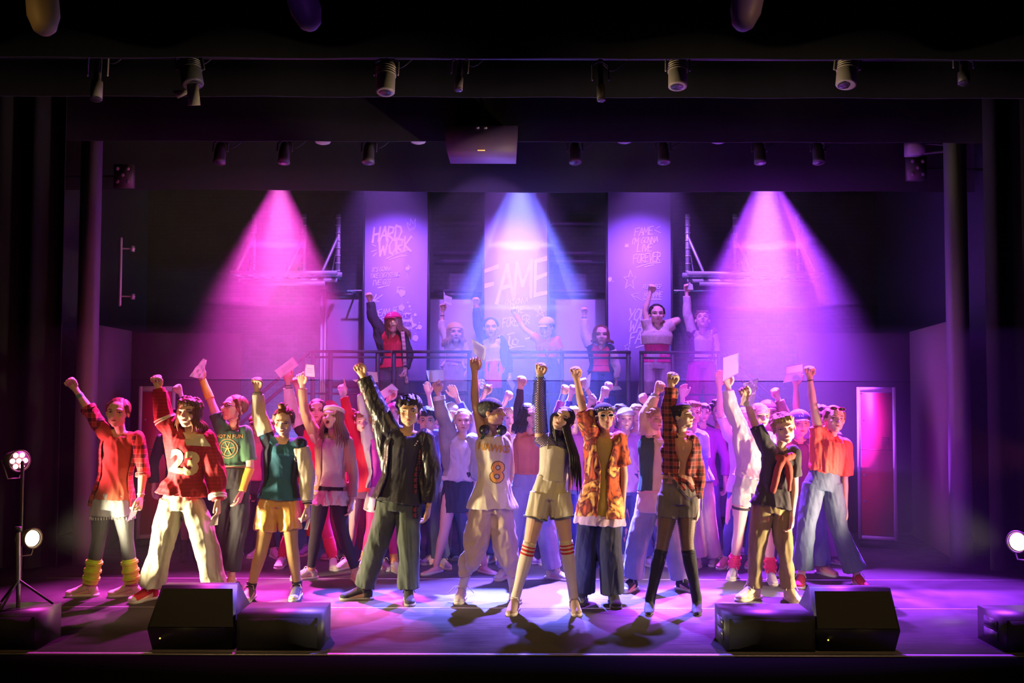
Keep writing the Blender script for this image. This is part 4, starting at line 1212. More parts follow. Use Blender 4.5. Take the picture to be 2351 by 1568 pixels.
def rack(x0, x1, y0, bx, dirx, label, Y=12.6, mirror=1):
    S = FPX / Y; a, b = pix(x0, y0, Y), pix(x1, y0, Y); r = empty('lighting_rack', (a + b) / 2); tag(r, label, 'rack')
    for dy, dz, rr, ins in ((0, 0, .030, 0), (0, -.075, .022, .06), (-.25, -.005, .026, .02), (-.22, -.14, .024, .18)):
        g = G(); g.box((a[0] + ins, Y + dy - rr, a[2] + dz - rr), (b[0] - ins, Y + dy + rr, a[2] + dz + rr)); put('rail', g, WHM, r, smooth=False)
    g = G()
    for i in range(9):
        x = a[0] + .08 + (b[0] - a[0] - .16) * i / 8; g.box((x - .02, Y - .25, a[2] - .03), (x + .02, Y + .3, a[2] + .0))
    put('cross_bars', g, WHM, r, smooth=False)
    for x in bx:
        p = pix(x, y0, Y)[0]; top = pix(x, 492, Y)[2]
        put('bracket', B(((p - .025, Y - .02, a[2]), (p + .025, Y + .03, top))), WHM, r, smooth=False)
        g = G(); g.tube([(p, Y, top - .28), (p + dirx * .17, Y - .2, a[2] + .02)], .024, .012, n=4); g.tube([(p, Y, top - .28), (p + dirx * .10, Y + .1, a[2] + .02)], .010, n=6)
        for k in range(8):
            z = a[2] + (top - a[2]) * (k + .5) / 8; g.box((p - .035, Y - .03, z - .008), (p + .035, Y - .02, z + .008))
        put('brace', g, WHM, r, smooth=False)


rack(538, 785, 630, (582, 697, 776), -1, 'metal wall rack with three tall brackets hanging in the magenta haze')
rack(1567, 1880, 632, (1579, 1688, 1832), 1, 'metal wall rack in the violet haze beyond the LIVE FOREVER banner')

# ------------------------------------------------------------------ platform, railings, stairs
YPf, YPb, ZP = 11.7, 12.8, 1.05
XL, XR = xl(716, YPf), xl(1662, YPf)
pf = empty('platform', ((XL + XR) / 2, YPf, 0)); tag(pf, 'raised black platform carrying seven singers behind the crowd', 'platform')
put('deck', B(((XL, YPf, ZP - .1), (XR, YPb, ZP))), mat('deck_black', (.03, .03, .035), .6), pf, smooth=False)
for x in np.linspace(XL + .05, XR - .05, 6):
    for y in (YPf + .05, YPb - .05): put('leg', B(((x - .03, y - .03, 0), (x + .03, y + .03, ZP - .1))), DKMET, pf, smooth=False)
RM = mat('railing_paint', (.035, .03, .04), .45)
SP = FPX / YPf


def railing(x0, x1, label, posts):
    a, b = xl(x0, YPf), xl(x1, YPf); r = empty('railing', ((a + b) / 2, YPf, ZP)); tag(r, label, 'railing', 'railings along the platform edge')
    zt = pix(1175, 808, YPf)[2]; z2 = pix(1175, 821, YPf)[2]; zb = pix(1175, 905, YPf)[2]
    y = YPf + .03
    put('top_rail', B(((a, y - .022, zt - .017), (b, y + .022, zt + .017))), RM, r, smooth=False)
    put('upper_rail', B(((a, y - .015, z2 - .013), (b, y + .015, z2 + .013))), RM, r, smooth=False)
    put('lower_rail', B(((a, y - .015, zb - .012), (b, y + .015, zb + .012))), RM, r, smooth=False)
    for p in posts:
        x = xl(p, YPf); put('post', B(((x - .025, y - .02, ZP), (x + .025, y + .02, zt))), RM, r, smooth=False)


railing(706, 896, 'first railing section, beside the aluminium upright', (717, 757, 866))
railing(900, 1083, 'railing section in front of the girl with the yellow headscarf', (903, 1077))
railing(1166, 1449, 'railing section in front of the singer in the glittering cap', (1290, 1443))
railing(1469, 1660, 'railing section in front of the girl in the crop mesh top', (1474, 1546, 1653))


def stairs(xt, sgn, label, x1):
    a = xl(xt, YPf); b = xl(x1, YPf); r = empty('staircase', (b, YPf, 0)); tag(r, label, 'stairs')
    n = 5; zt = pix(1175, 812, YPf)[2]
    for i in range(n):
        u0 = a + (b - a) * i / n; u1 = a + (b - a) * (i + 1) / n; z = ZP * (n - i) / (n + 1)
        put('step', B(((min(u0, u1), YPf + .02, z - .04), (max(u0, u1), YPf + .7, z))), DKMET, r, smooth=False)
    sl = ZP * (n) / (n + 1)
    for y in (YPf, YPf + .72):
        g = G(); g.prism([(a, y, ZP - .18), (b, y, 0), (b, y, .16), (a, y, ZP)], (0, .04, 0)); put('stringer', g, DKMET, r, smooth=False)
    for dz in (0, -.16):
        g = G(); g.tube([(a, YPf + .02, zt + dz), (b, YPf + .02, zt + dz - .9)], .022, .022, n=4); put('handrail', g, RM, r, smooth=False)
    for x, k in ((a + (b - a) * .05, .05), (b - (b - a) * .05, .95)): put('post', B(((x - .02, YPf, ZP * (1 - k) * .9), (x + .02, YPf + .04, zt - .9 * k))), RM, r, smooth=False)


stairs(706, -1, 'black stairs with sloping handrails beside the magenta beam', 510)
stairs(1672, 1, 'black stairs with sloping handrails down to the violet flat', 1850)


# ------------------------------------------------------------------ lockers
def locker(x0, x1, ytop, Y, label):
    a, b = pix(x0, ytop, Y), pix(x1, ytop, Y); zt = a[2]; w = b[0] - a[0]
    r = empty('locker', (a[0] + w / 2, Y, 0)); tag(r, label, 'locker', 'tall school lockers')
    GR = mat('locker_grey', (.55, .48, .52), .5, bump=.1); RD = mat('locker_red', (.50, .03, .06), .4)
    f = .035
    put('body', B(((a[0], Y + .02, .09), (b[0], Y + .45, zt)), ((a[0], Y, .09), (a[0] + f, Y + .03, zt)), ((b[0] - f, Y, .09), (b[0], Y + .03, zt)), ((a[0] + f, Y, zt - .055), (b[0] - f, Y + .03, zt)), ((a[0] + f, Y, .09), (b[0] - f, Y + .03, .13))), GR, r, smooth=False)
    put('base', B(((a[0] + .02, Y + .03, 0), (b[0] - .02, Y + .42, .09))), BLACK, r, smooth=False)
    d = put('door', B(((a[0] + f + .004, Y + .004, .135), (b[0] - f - .004, Y + .02, zt - .06))), RD, r, smooth=False)
    zv = zt - .62; g = G()
    for i in range(5): g.box((b[0] - f - .11, Y - .002, zv + i * .018), (b[0] - f - .03, Y + .006, zv + i * .018 + .008))
    put('vent', g, mat('vent_dark', (.2, .02, .03), .5), d, smooth=False)
    put('door_seam', B(((a[0] + f, Y + .001, zv - .06), (b[0] - f, Y + .005, zv - .054))), mat('vent_dark', ()), d, smooth=False)
    for z in (zt - .36, zt - .95, .5):
        g = G(); g.ell((a[0] + f + .035, Y, z), (.009, .008, .009), n=8, m=5); put('rivet', g, WHM, d)
    r.rotation_euler = (0, 0, -math.atan2(a[0] + w / 2, Y))
    return r


locker(322, 401, 887, 10.4, 'tall red locker half hidden behind the raised sleeve of the 23 jersey girl')
locker(1969, 2053, 889, 10.4, 'tall red locker with pale frame standing clear beside the coral top girl')

# ------------------------------------------------------------------ overhead fittings
YL = 7.55; GREY = mat('lamp_grey', (.42, .36, .28), .5, metal=.2)
BODY = mat('lamp_body', (.10, .09, .08), .5, metal=.3)


def stage_light(x, y0, y1, Y, label, tilt=0.0, w=.085, kind='profile', m=None, rotz=0.0, doors=False, glow=None):
    top = pix(x, y0, Y); bot = pix(x, y1, Y); L = top[2] - bot[2]; m = m or GREY
    r = empty('stage_light', top); tag(r, label, 'lamp', 'stage lamps on the overhead bars')
    g = G(); g.tube([top + [0, 0, .18], top + [0, 0, .02]], .012, n=8); g.box((-.03, -.02, -.0), (.03, .02, .05), o=top + np.array([0, 0, .10])); put('clamp', g, DKMET, r)
    T = math.tan(tilt); d = nrm([T, -.25, -1]); c0 = top + d * .02; c1 = top + d * L
    if kind == 'profile':
        g = G(); g.tube([c0, c0 + d * L * .12, c0 + d * L * .9, c1], [w * .75, w, w, w * .85], n=18, cap='flat')
        for i in range(4): g.tube([c0 + d * L * (.18 + i * .07), c0 + d * L * (.21 + i * .07)], w * 1.08, n=18, cap='flat')
        put('housing', g, m, r)
    elif kind == 'slim':
        g = G(); g.tube([c0, c0 + d * L * .55, c0 + d * L * .56, c1], [w * .5, w * .5, w * .75, w * .75], n=14, cap='flat'); put('housing', g, m, r)
    else:
        g = G(); g.tube([c0, c0 + d * L * .3, c0 + d * L * .75, c1], [w * .7, w, w * 1.05, w * 1.15], n=18, cap='flat'); put('housing', g, m, r)
    g = G(); s = np.array([1.0, 0, 0])
    for sg in (-1, 1): g.tube([top + [0, 0, .03], top + s * sg * (w + .02) + d * .02, top + s * sg * (w + .02) + d * L * .45], .008, .014, n=6)
    put('yoke', g, m, r)
    g = G(); g.ell(c1 - d * .004, (w * .8, w * .8, .012), R=np.stack([s, np.cross(d, s), d], 1), n=16, m=5); put('lens', g, mat('lens_dark', (.05, .04, .06), .1), r)
    if doors:
        for sg, a in ((1, .5), (-1, .6)):
            g = G(); q = c1 + s * sg * .02; g.prism([q + [sg * .03, -.03, 0], q + [-.10 * .6, -.03, 0], q + [-.05, -.02, -.17], q + [sg * .05, -.03, -.17]] if sg > 0 else [q + [0, .05, -.02], q + [-.16, .05, -.03], q + [-.12, .06, -.09], q + [-.05, .05, -.06]], (0, .006, 0)); put('barn_door', g, mat('barn_door_beige', (.62, .52, .42), .6), r, smooth=False)
    g = G(); g.tube(cr([top + [.03, .03, .0], top + [.10, .04, -.05], top + [.2, .05, .03], top + [.26, .05, .14]], 12), .005, n=6); put('cable', g, BLACK, r)
    return r


stage_light(226, 128, 240, YL, 'slim upright lamp above the first pillar, end of the upper row', .08, .06, 'slim')
stage_light(432, 130, 205, YL, 'ribbed lamp with open pale barn doors in the upper row', .25, .085, 'profile', BODY, doors=True)
stage_light(888, 138, 222, YL, 'pale ribbed lamp hanging upright over the HARD WORK banner', 0, .075)
stage_light(1057, 135, 215, YL, 'slim pale lamp between the ribbed lamp and the ceiling disc', -.04, .045, 'slim')
stage_light(1378, 145, 240, YL, 'slim dim lamp over the LIVE FOREVER banner, upper row', .0, .045, 'slim', BODY)
stage_light(1556, 132, 208, YL, 'broad pale lamp hanging upright beyond the LIVE FOREVER banner', -.05, .075)
stage_light(1948, 130, 205, YL, 'pale ribbed lamp tilted inwards over the red locker', -.18, .08)
stage_light(2212, 125, 200, YL, 'dim greenish lamp over the far pillar, end of the upper row', -.12, .06, 'slim', BODY)
for x, lab in ((508, 'small dim lamp of the lower row, first beside the magenta beam'), (655, 'dark lamp of the lower row right above the magenta beam'), (848, 'dim can lamp of the lower row over the HARD WORK banner'),
               (1320, 'dim lamp of the lower row between the FAME banner and the LIVE FOREVER banner'), (1522, 'dim can lamp of the lower row over the LIVE FOREVER banner'), (1742, 'dark lamp of the lower row above the violet beam'), (1876, 'last dim can lamp of the lower row, past the violet beam')):
    stage_light(x, 326, 378, 9.6, lab, 0, .055, 'can', BODY)
for i, (y, z, w) in enumerate(((YL + .02, 4.38, 7.0), (9.6, 4.33, 5.0), (YB + .02, 4.7, 5.0), (8.62, 4.62, 5.0), (5.1, 4.95, 5.0))):
    r = empty('lamp_bar', (0, y, z)); tag(r, ('steel bar carrying the upper row of lamps', 'steel bar carrying the lower row of lamps', 'steel bar carrying the three glowing lamps behind the last border', 'steel bar over the projector', 'steel bar over the violet lit snoots')[i], 'bar')
    g = G(); g.tube([(-w, y, z), (w, y, z)], .024, n=10); put('pipe', g, DKMET, r)
    for x in np.linspace(-w * .9, w * .9, 5): g = G(); g.tube([(x, y, z), (x, y, 5.6)], .006, n=6); put('hanging_wire', g, DKMET, r)
for x, y, lab in ((741, 325, 'dim shallow dish lamp over the first banner gap'), (960, 324, 'dim shallow dish lamp beside the projector'), (1434, 323, 'dim shallow dish lamp over the LIVE FOREVER banner'), (1650, 323, 'dim shallow dish lamp before the violet beam'), (1206, 205, 'wide violet lit ceiling disc above the projector')):
    big = y < 300; Y = 8.6 if big else 9.55; c = pix(x, y, Y); r = empty('ceiling_disc', c); tag(r, lab, 'lamp')
    g = G(); g.ell(c, (.165 if big else .08, .165 if big else .08, .03), n=24, m=7); put('dish', g, mat('disc_pale', (.6, .55, .65), .5), r); g = G(); g.tube([c, c + [0, 0, .25]], .008, n=6); put('stem', g, DKMET, r)
# projector
Y = 8.8; a = pix(1019, 288, Y); b = pix(1189, 348, Y); r = empty('projector', ((a[0] + b[0]) / 2, Y, b[2])); tag(r, 'boxy grey projector hanging high over the middle of the stage', 'projector')
g = G(); g.prism([(a[0], Y, a[2]), (b[0], Y, a[2]), (b[0] - .015, Y, b[2]), (a[0] + .03, Y, b[2])], (0, .5, 0)); put('case', g, mat('projector_case', (.20, .12, .24), .5), r, smooth=False)
g = G(); c = (a + b) / 2
for x in (-.045, .028): g.box((c[0] + x, Y - .004, a[2] - .03), (c[0] + x + .03, Y + .01, a[2] - .012))
put('logo_plate', g, mat('plate', (.7, .68, .7), .5), r, smooth=False)
put('status_light', B(((c[0] - .03, Y - .004, b[2] + .006), (c[0] + .04, Y + .01, b[2] + .014))), mat('led_amber', (1, .45, .15), .5, emit=1.5), r, smooth=False)
g = G(); g.tube([(c[0] + .02, Y + .5, (a[2] + b[2]) / 2), (c[0] + .02, Y + .58, (a[2] + b[2]) / 2)], .07, n=20, cap='flat'); put('projector_lens', g, mat('lens_dark', ()), r)
g = G(); g.tube([(c[0], Y + .25, a[2]), (c[0], Y + .25, a[2] + 1.0)], .02, n=8); put('ceiling_pole', g, DKMET, r)
spot('projector_beam', (c[0] + .02, Y + .66, b[2] + .02), (c[0] + .06, 12.9, 1.6), (.5, .2, 1.0), 110, 80, .3, .03)
for x in (-1.58, .05, 1.73): spot('banner_fill', (x, 11.3, 4.7), (x, 12.9, 2.5), (.36, .12, 1.0), 640, 68, .8, .05)  # added unseen spots behind the border stand in for the projected light
# near lamps hanging out of focus at the top of the picture
for x, lab, m, rz in ((703, 'large violet lit lamp snoot hanging nearest over the magenta beam', mat('snoot', (.20, .15, .25), .5), .35), (1712, 'large violet lit lamp snoot hanging nearest over the violet beam', mat('snoot', ()), -.25), (100, 'dim brown lamp snoot in the top corner above the first pillar', mat('snoot_brown', (.22, .17, .12), .6), .2)):
    c = pix(x, 25 if x > 150 else 35, 5.2); r = empty('hanging_lamp', c); tag(r, lab, 'lamp'); d = nrm([rz, -.2, -1])
    g = G(); g.tube([c - d * .5, c - d * .25, c + d * .0, c + d * .05], [.07, .085, .085, .07], n=22); put('snoot', g, m, r); g = G(); g.tube([c - d * .5, c - d * .5 + [0, 0, .35]], .015, n=8); put('hanger', g, DKMET, r)
spot('house_violet', (-.9, 3.2, 4.6), (-1.25, 5.2, 3.75), (.45, .1, 1), 12, 30, .8, .1)
spot('house_violet', (1.9, 3.2, 4.6), (1.3, 5.2, 3.75), (.45, .1, 1), 12, 30, .8, .1)

# glowing backlights behind the last border
for (c, col, lab) in ((LB[0], MAG, 'glowing magenta lamp peeping under the border drape'), (LB[1], BLU, 'glowing blue white lamp over the FAME banner'), (LB[2], VIO, 'glowing violet lamp over the far wall rack')):
    w = .07 if col is MAG else .11
    r = empty('moving_head', c); tag(r, lab, 'lamp'); g = G(); g.tube([c + [0, .02, .30], c + [0, .01, .06]], [w * .8, w], n=20, cap='flat'); put('housing', g, BODY, r)
    g = G(); g.ell(c + np.array([0, 0, .045]), (w, w, .02), n=24, m=7)
    put('lens', g, mat('lens_%02x' % int(col[2] * 255 + col[0] * 60), tuple(.45 + .55 * x for x in col), .3, emit=14), r)
    g = G()
    for sg in (-1, 1): g.box((sg * (w + .025) - .012, -.02, .05), (sg * (w + .025) + .012, .02, .60), o=c)
    put('yoke', g, BODY, r, smooth=False)

# ------------------------------------------------------------------ small wall fittings
c = pix(278, 548, 10.4); c2 = pix(275, 700, 10.4); r = empty('wall_pipe', c2); tag(r, 'upright metal pipe on two wall brackets above the maroon flat', 'pipe')
g = G(); g.tube([c, c2], .017, n=10); put('pipe', g, WHM, r)
for y in (570, 680): g = G(); q = pix(277, y, 10.4); g.tube([q, q + [.13, .05, 0]], .010, n=8); g.box((.10, .02, -.03), (.13, .07, .03), o=q); put('bracket', g, WHM, r)
for x, y, lab in ((282, 402, 'dim square lamp cluster above the wall pipe'), (2107, 385, 'dim square lamp cluster near the far pillar')):
    c = pix(x, y, 10.2); r = empty('lamp_cluster', c); tag(r, lab, 'lamp'); put('case', B((c - [.1, 0, .13], c + [.1, .08, .12])), BODY, r, smooth=False); q = 1.2 if x > 1000 else -1.2; g = G(); g.tube([c + [0, .06, 0], c + [q, .10, 0]], .012, n=8); put('wall_arm', g, DKMET, r)
    for i in range(3):
        for j in range(3):
            if (i + j) % 2 == 0: g = G(); g.ell(c + np.array([(i - 1) * .055, -.004, (j - 1) * .07]), (.02, .01, .022), n=10, m=5); put('lens', g, mat('cluster_lens', (.45, .3, .42), .3), r)
c = pix(2100, 342, 10.1); r = empty('wall_speaker', c); tag(r, 'small pale box on an arm fixed to the far pillar', 'speaker')
put('case', B((c - [.08, .1, .07], c + [.07, .08, .08])), mat('pale_box', (.62, .58, .62), .5), r, smooth=False); g = G(); g.tube([c + [.07, 0, -.05], c + [.36, 0, -.02]], .014, n=8); g.tube([c + [.07, 0, .06], c + [.36, 0, .04]], .01, n=8); put('arm', g, WHM, r)

# ------------------------------------------------------------------ floor boxes at the stage edge
CAB = mat('cabinet_black', (.007, .007, .008), .5, bump=.05)


def wedge(x0, x1, ytop, ybot, label, xt0, xt1, dy=.42, side=1):
    Yf = 6.42; a = pix(x0, ybot, Yf)[0]; b = pix(x1, ybot, Yf)[0]; Yt = Yf + .16; ta = pix(xt0, ytop, Yt); tb = pix(xt1, ytop, Yt); zt = ta[2]
    r = empty('stage_monitor', ((a + b) / 2, Yf, 0)); tag(r, label, 'speaker', 'black wedge loudspeakers at the stage edge')
    # sloped cabinet: outline in side view swept across
    ex = .03
    prof = [(Yf + .02, .0), (Yf, .14), (Yt, zt), (Yt + .10, zt), (Yt + dy, .10), (Yt + dy, 0)]
    V = []; Q = []
    xs = [(a + ex, b - ex), (a, b), (ta[0], tb[0]), (ta[0] + .01, tb[0] - .01), (a + .02, b - .02), (a + .03, b - .03)]
    for (y, z), (u, v) in zip(prof, xs): V += [(u, y, z), (v, y, z)]
    n = 6; Q = [(2 * i, 2 * i + 1, 2 * ((i + 1) % n) + 1, 2 * ((i + 1) % n)) for i in range(n)]
    T = [(0, 2 * i, 2 * (i + 1)) for i in range(1, n - 1)] + [(1, 2 * (i + 1) + 1, 2 * i + 1) for i in range(1, n - 1)]
    put('cabinet', (np.array(V), np.array(Q), np.array(T)), CAB, r, smooth=False)
    V = []
    for (y, z), (u, v) in ((prof[1], xs[1]), (prof[2], xs[2])):
        y, z = (y - .002, z + .015) if z < .2 else (y - .026, z - .015); V += [(u + .015, y, z), (v - .015, y, z)]
    put('grille', (np.array(V), np.array([(0, 1, 3, 2)]), None), mat('grille', (.010, .010, .011), .8, bump=.8), r, smooth=False)
    g = G(); g.ell(((a * .85 + b * .15) if side > 0 else (a * .9 + b * .1), Yf - .004, .08), (.006, .006, .006), n=8, m=5); put('power_light', g, mat('led_yellow', (.9, .8, .1), .5, emit=1.2), r)


def lowbox(x0, x1, ytop, ybot, label, hs=0, Yf=6.42, D=.36):
    a = pix(x0, ybot, Yf); b = pix(x1, ybot, Yf); zt = pix(x0, ytop, Yf)[2]
    r = empty('floor_speaker', ((a[0] + b[0]) / 2, Yf, 0)); tag(r, label, 'speaker', 'low black cabinets at the stage edge')
    put('cabinet', B(((a[0], Yf, 0), (b[0], Yf + D, zt))), CAB, r, smooth=False)
    put('grille', B(((a[0] + .02, Yf - .008, .02), (b[0] - .02, Yf, zt - .02))), mat('grille', ()), r, smooth=False)
    if hs:
        for z in (zt * .35, zt * .68):
            x = a[0] - .006; put('side_handle', B(((x, Yf + .08, z - .03), (x + .007, Yf + .26, z + .03))), mat('handle_black', (.05, .05, .06), .3), r, smooth=False)


lowbox(-60, 84, 1409, 1492, 'low black cabinet in the corner carrying the lamp stand', D=.34)
wedge(337, 540, 1344, 1484, 'black wedge loudspeaker in front of the 23 jersey girl', 372, 542, side=1)
lowbox(543, 735, 1411, 1492, 'low black cabinet in front of the gold shorts girl')
lowbox(1668, 1872, 1414, 1496, 'low black cabinet with side handles below the boy in khaki trousers', 1)
wedge(1872, 2068, 1350, 1498, 'black wedge loudspeaker in front of the coral top girl', 1862, 2044, side=1)
lowbox(2306, 2460, 1418, 1500, 'low black cabinet with side handles at the far stage corner', 1)

# lamp stands
PALE = mat('lamp_glow_warm', (1.0, .80, .45), .3, emit=9)


def stand(x, ybase, yt, Y, z0, label, brace=-1):
    b = pix(x, ybase, Y); t = pix(x, yt, Y); b[2] = z0; r = empty('lamp_stand', b); tag(r, label, 'stand')
    g = G(); g.tube([b, t], .014, n=10); put('pole', g, mat('chrome_pole', (.45, .43, .42), .3, metal=.8), r)
    for a in (0, 120, 240):
        g = G(); q = b + np.array([.22 * math.cos(math.radians(a + 20)), .16 * math.sin(math.radians(a + 20)), .0]); m_ = b + (t - b) * .35; q[2] = z0 + .012; g.tube([m_, q], .009, n=6); put('leg', g, DKMET, r)
    g = G(); g.tube([t - [0, 0, .015], t + [0, 0, .02]], .022, n=10, cap='flat'); put('collar', g, DKMET, r)
    return r


def par(c, d, label, R_=.085, glow=PALE, cells=0):
    d = nrm(d); r = empty('par_lamp', c); tag(r, label, 'lamp'); s = nrm(np.cross(d, [0, 0, 1])); u = np.cross(s, d); F = np.stack([s, u, d], 1)
    g = G(); g.tube([c - d * .17, c - d * .13, c - d * .05, c - d * .005], [R_ * .45, R_ * .75, R_ * .95, R_], n=22, cap='flat'); put('housing', g, BODY, r)
    if cells:
        for i in range(cells):
            a = 2 * math.pi * i / (cells - 1); q = c + (s * math.cos(a) + u * math.sin(a)) * R_ * .6 if i < cells - 1 else c
            g = G(); g.ell(q + d * .004, (R_ * .24, R_ * .24, .014), R=F, n=10, m=7); put('lens', g, glow, r)
    else:
        g = G(); g.ell(c + d * .0, (R_ * .82, R_ * .82, .02), R=F, n=22, m=7); put('lens', g, glow, r)
    g = G(); a = np.linspace(0, 2 * math.pi, 25); g.tube([c + (s * math.cos(t) + u * math.sin(t)) * R_ + d * .01 for t in a], .008, n=6); put('rim', g, BODY, r)
    g = G(); g.tube([c - d * .08 + s * (R_ + .01), c - d * .08 - u * (R_ + .06) + s * (R_ + .01) * .5, c - d * .08 - u * (R_ + .06) - s * (R_ + .01) * .5, c - d * .08 - s * (R_ + .01)], .008, n=6); put('yoke', g, BODY, r)


stand(42, 1392, 1216, 6.62, pix(42, 1409, 6.42)[2], 'chrome lamp stand on the corner cabinet')
par(SL, (1, -.55, .06), 'round warm lamp low beside the chrome stand, aimed across the stage', .075)
par(SR, (-1, -.62, .08), 'round warm lamp low at the far edge beside the dark curtain', .082)
par(LL, (1, -.75, 0), 'cluster lamp glowing pink white above the low warm lamp', .085, mat('lamp_glow_pink', (1.0, .42, .50), .3, emit=10), 7)
for c, lab in ((SL, 'dark pole carrying the round warm lamp and the pink cluster lamp'), (SR, 'dark pole carrying the far warm lamp')):
    b = np.array([c[0] - .12 * np.sign(-c[0]) * -1 * -1, c[1] + .06, 0]); hz = LL[2] if c is SL else SR[2] + .3
    r = empty('boom_pole', b); tag(r, lab, 'stand'); g = G(); g.tube([b + [0, 0, .01], b + [0, 0, hz]], .014, n=10); put('pole', g, DKMET, r)
    g = G(); g.tube([b, b + [0, 0, .03]], .14, n=20, cap='flat'); put('base_plate', g, DKMET, r)


# ------------------------------------------------------------------ haze
def haze(name, lo, hi, dens, label, aniso=0.0):
    m = bpy.data.materials.new(name); m.use_nodes = True; nt = m.node_tree; nt.nodes.remove(nt.nodes['Principled BSDF'])
    v = nt.nodes.new('ShaderNodeVolumeScatter'); v.inputs['Density'].default_value = dens; v.inputs['Anisotropy'].default_value = aniso
    nt.links.new(v.outputs[0], nt.nodes['Material Output'].inputs['Volume'])
    o = put(name, B((lo, hi)), m, None, (0, 0, 0), False); tag(o, label, 'haze', None, 'stuff')


for z0_, z1_, dn_, lb_ in ((3.3, 4.5, .062, 'thick stage haze under the border drape where the three beams begin'), (2.6, 3.29, .048, 'stage haze around the heads of the platform singers'),
                           (1.8, 2.59, .034, 'thinner stage haze behind the platform railing'), (.85, 1.79, .020, 'thin stage haze at the foot of the platform')):
    haze('haze', (-5.1, 9.95, z0_), (5.1, 13.35, z1_), dn_, lb_)
haze('haze', (-4.3, 6.9, .02), (4.6, 9.70, 2.2), .0025, 'thin stage haze between the cast and the stage edge')

# blue uplight washing the brick wall
for x, z, e in ((-3.1, .12, 260), (3.1, .12, 110)):
    c = np.array([x, 12.95, z]); r = empty('floor_uplight', (x, 12.95, 0)); tag(r, 'blue floor lamp washing the brick wall behind the %s stairs' % ('magenta side' if x < 0 else 'violet side'), 'lamp')
    put('case', B((c - [.2, .05, .12], c + [.2, .05, .02])), BODY, r, smooth=False)
    put('lens', B((c + [-.17, -.03, .02], c + [.17, .03, .03])), mat('blue_lens', (.1, .2, 1), .3, emit=2), r, smooth=False)
    spot('uplight_blue', c + [0, 0, .06], (x, 13.6, 1.7), (.06, .22, 1.0), e, 100, .8, .1)
# ================================================================== the cast
F = fab
WHITE = (.80, .76, .72); NAVY = (.015, .02, .05); BLK_C = (.018, .017, .02); DENIM = (.16, .20, .30); LDEN = (.42, .47, .55); REDC = (.55, .02, .04)
MD = lambda c, c2: F(c, 'denim', col2=c2)


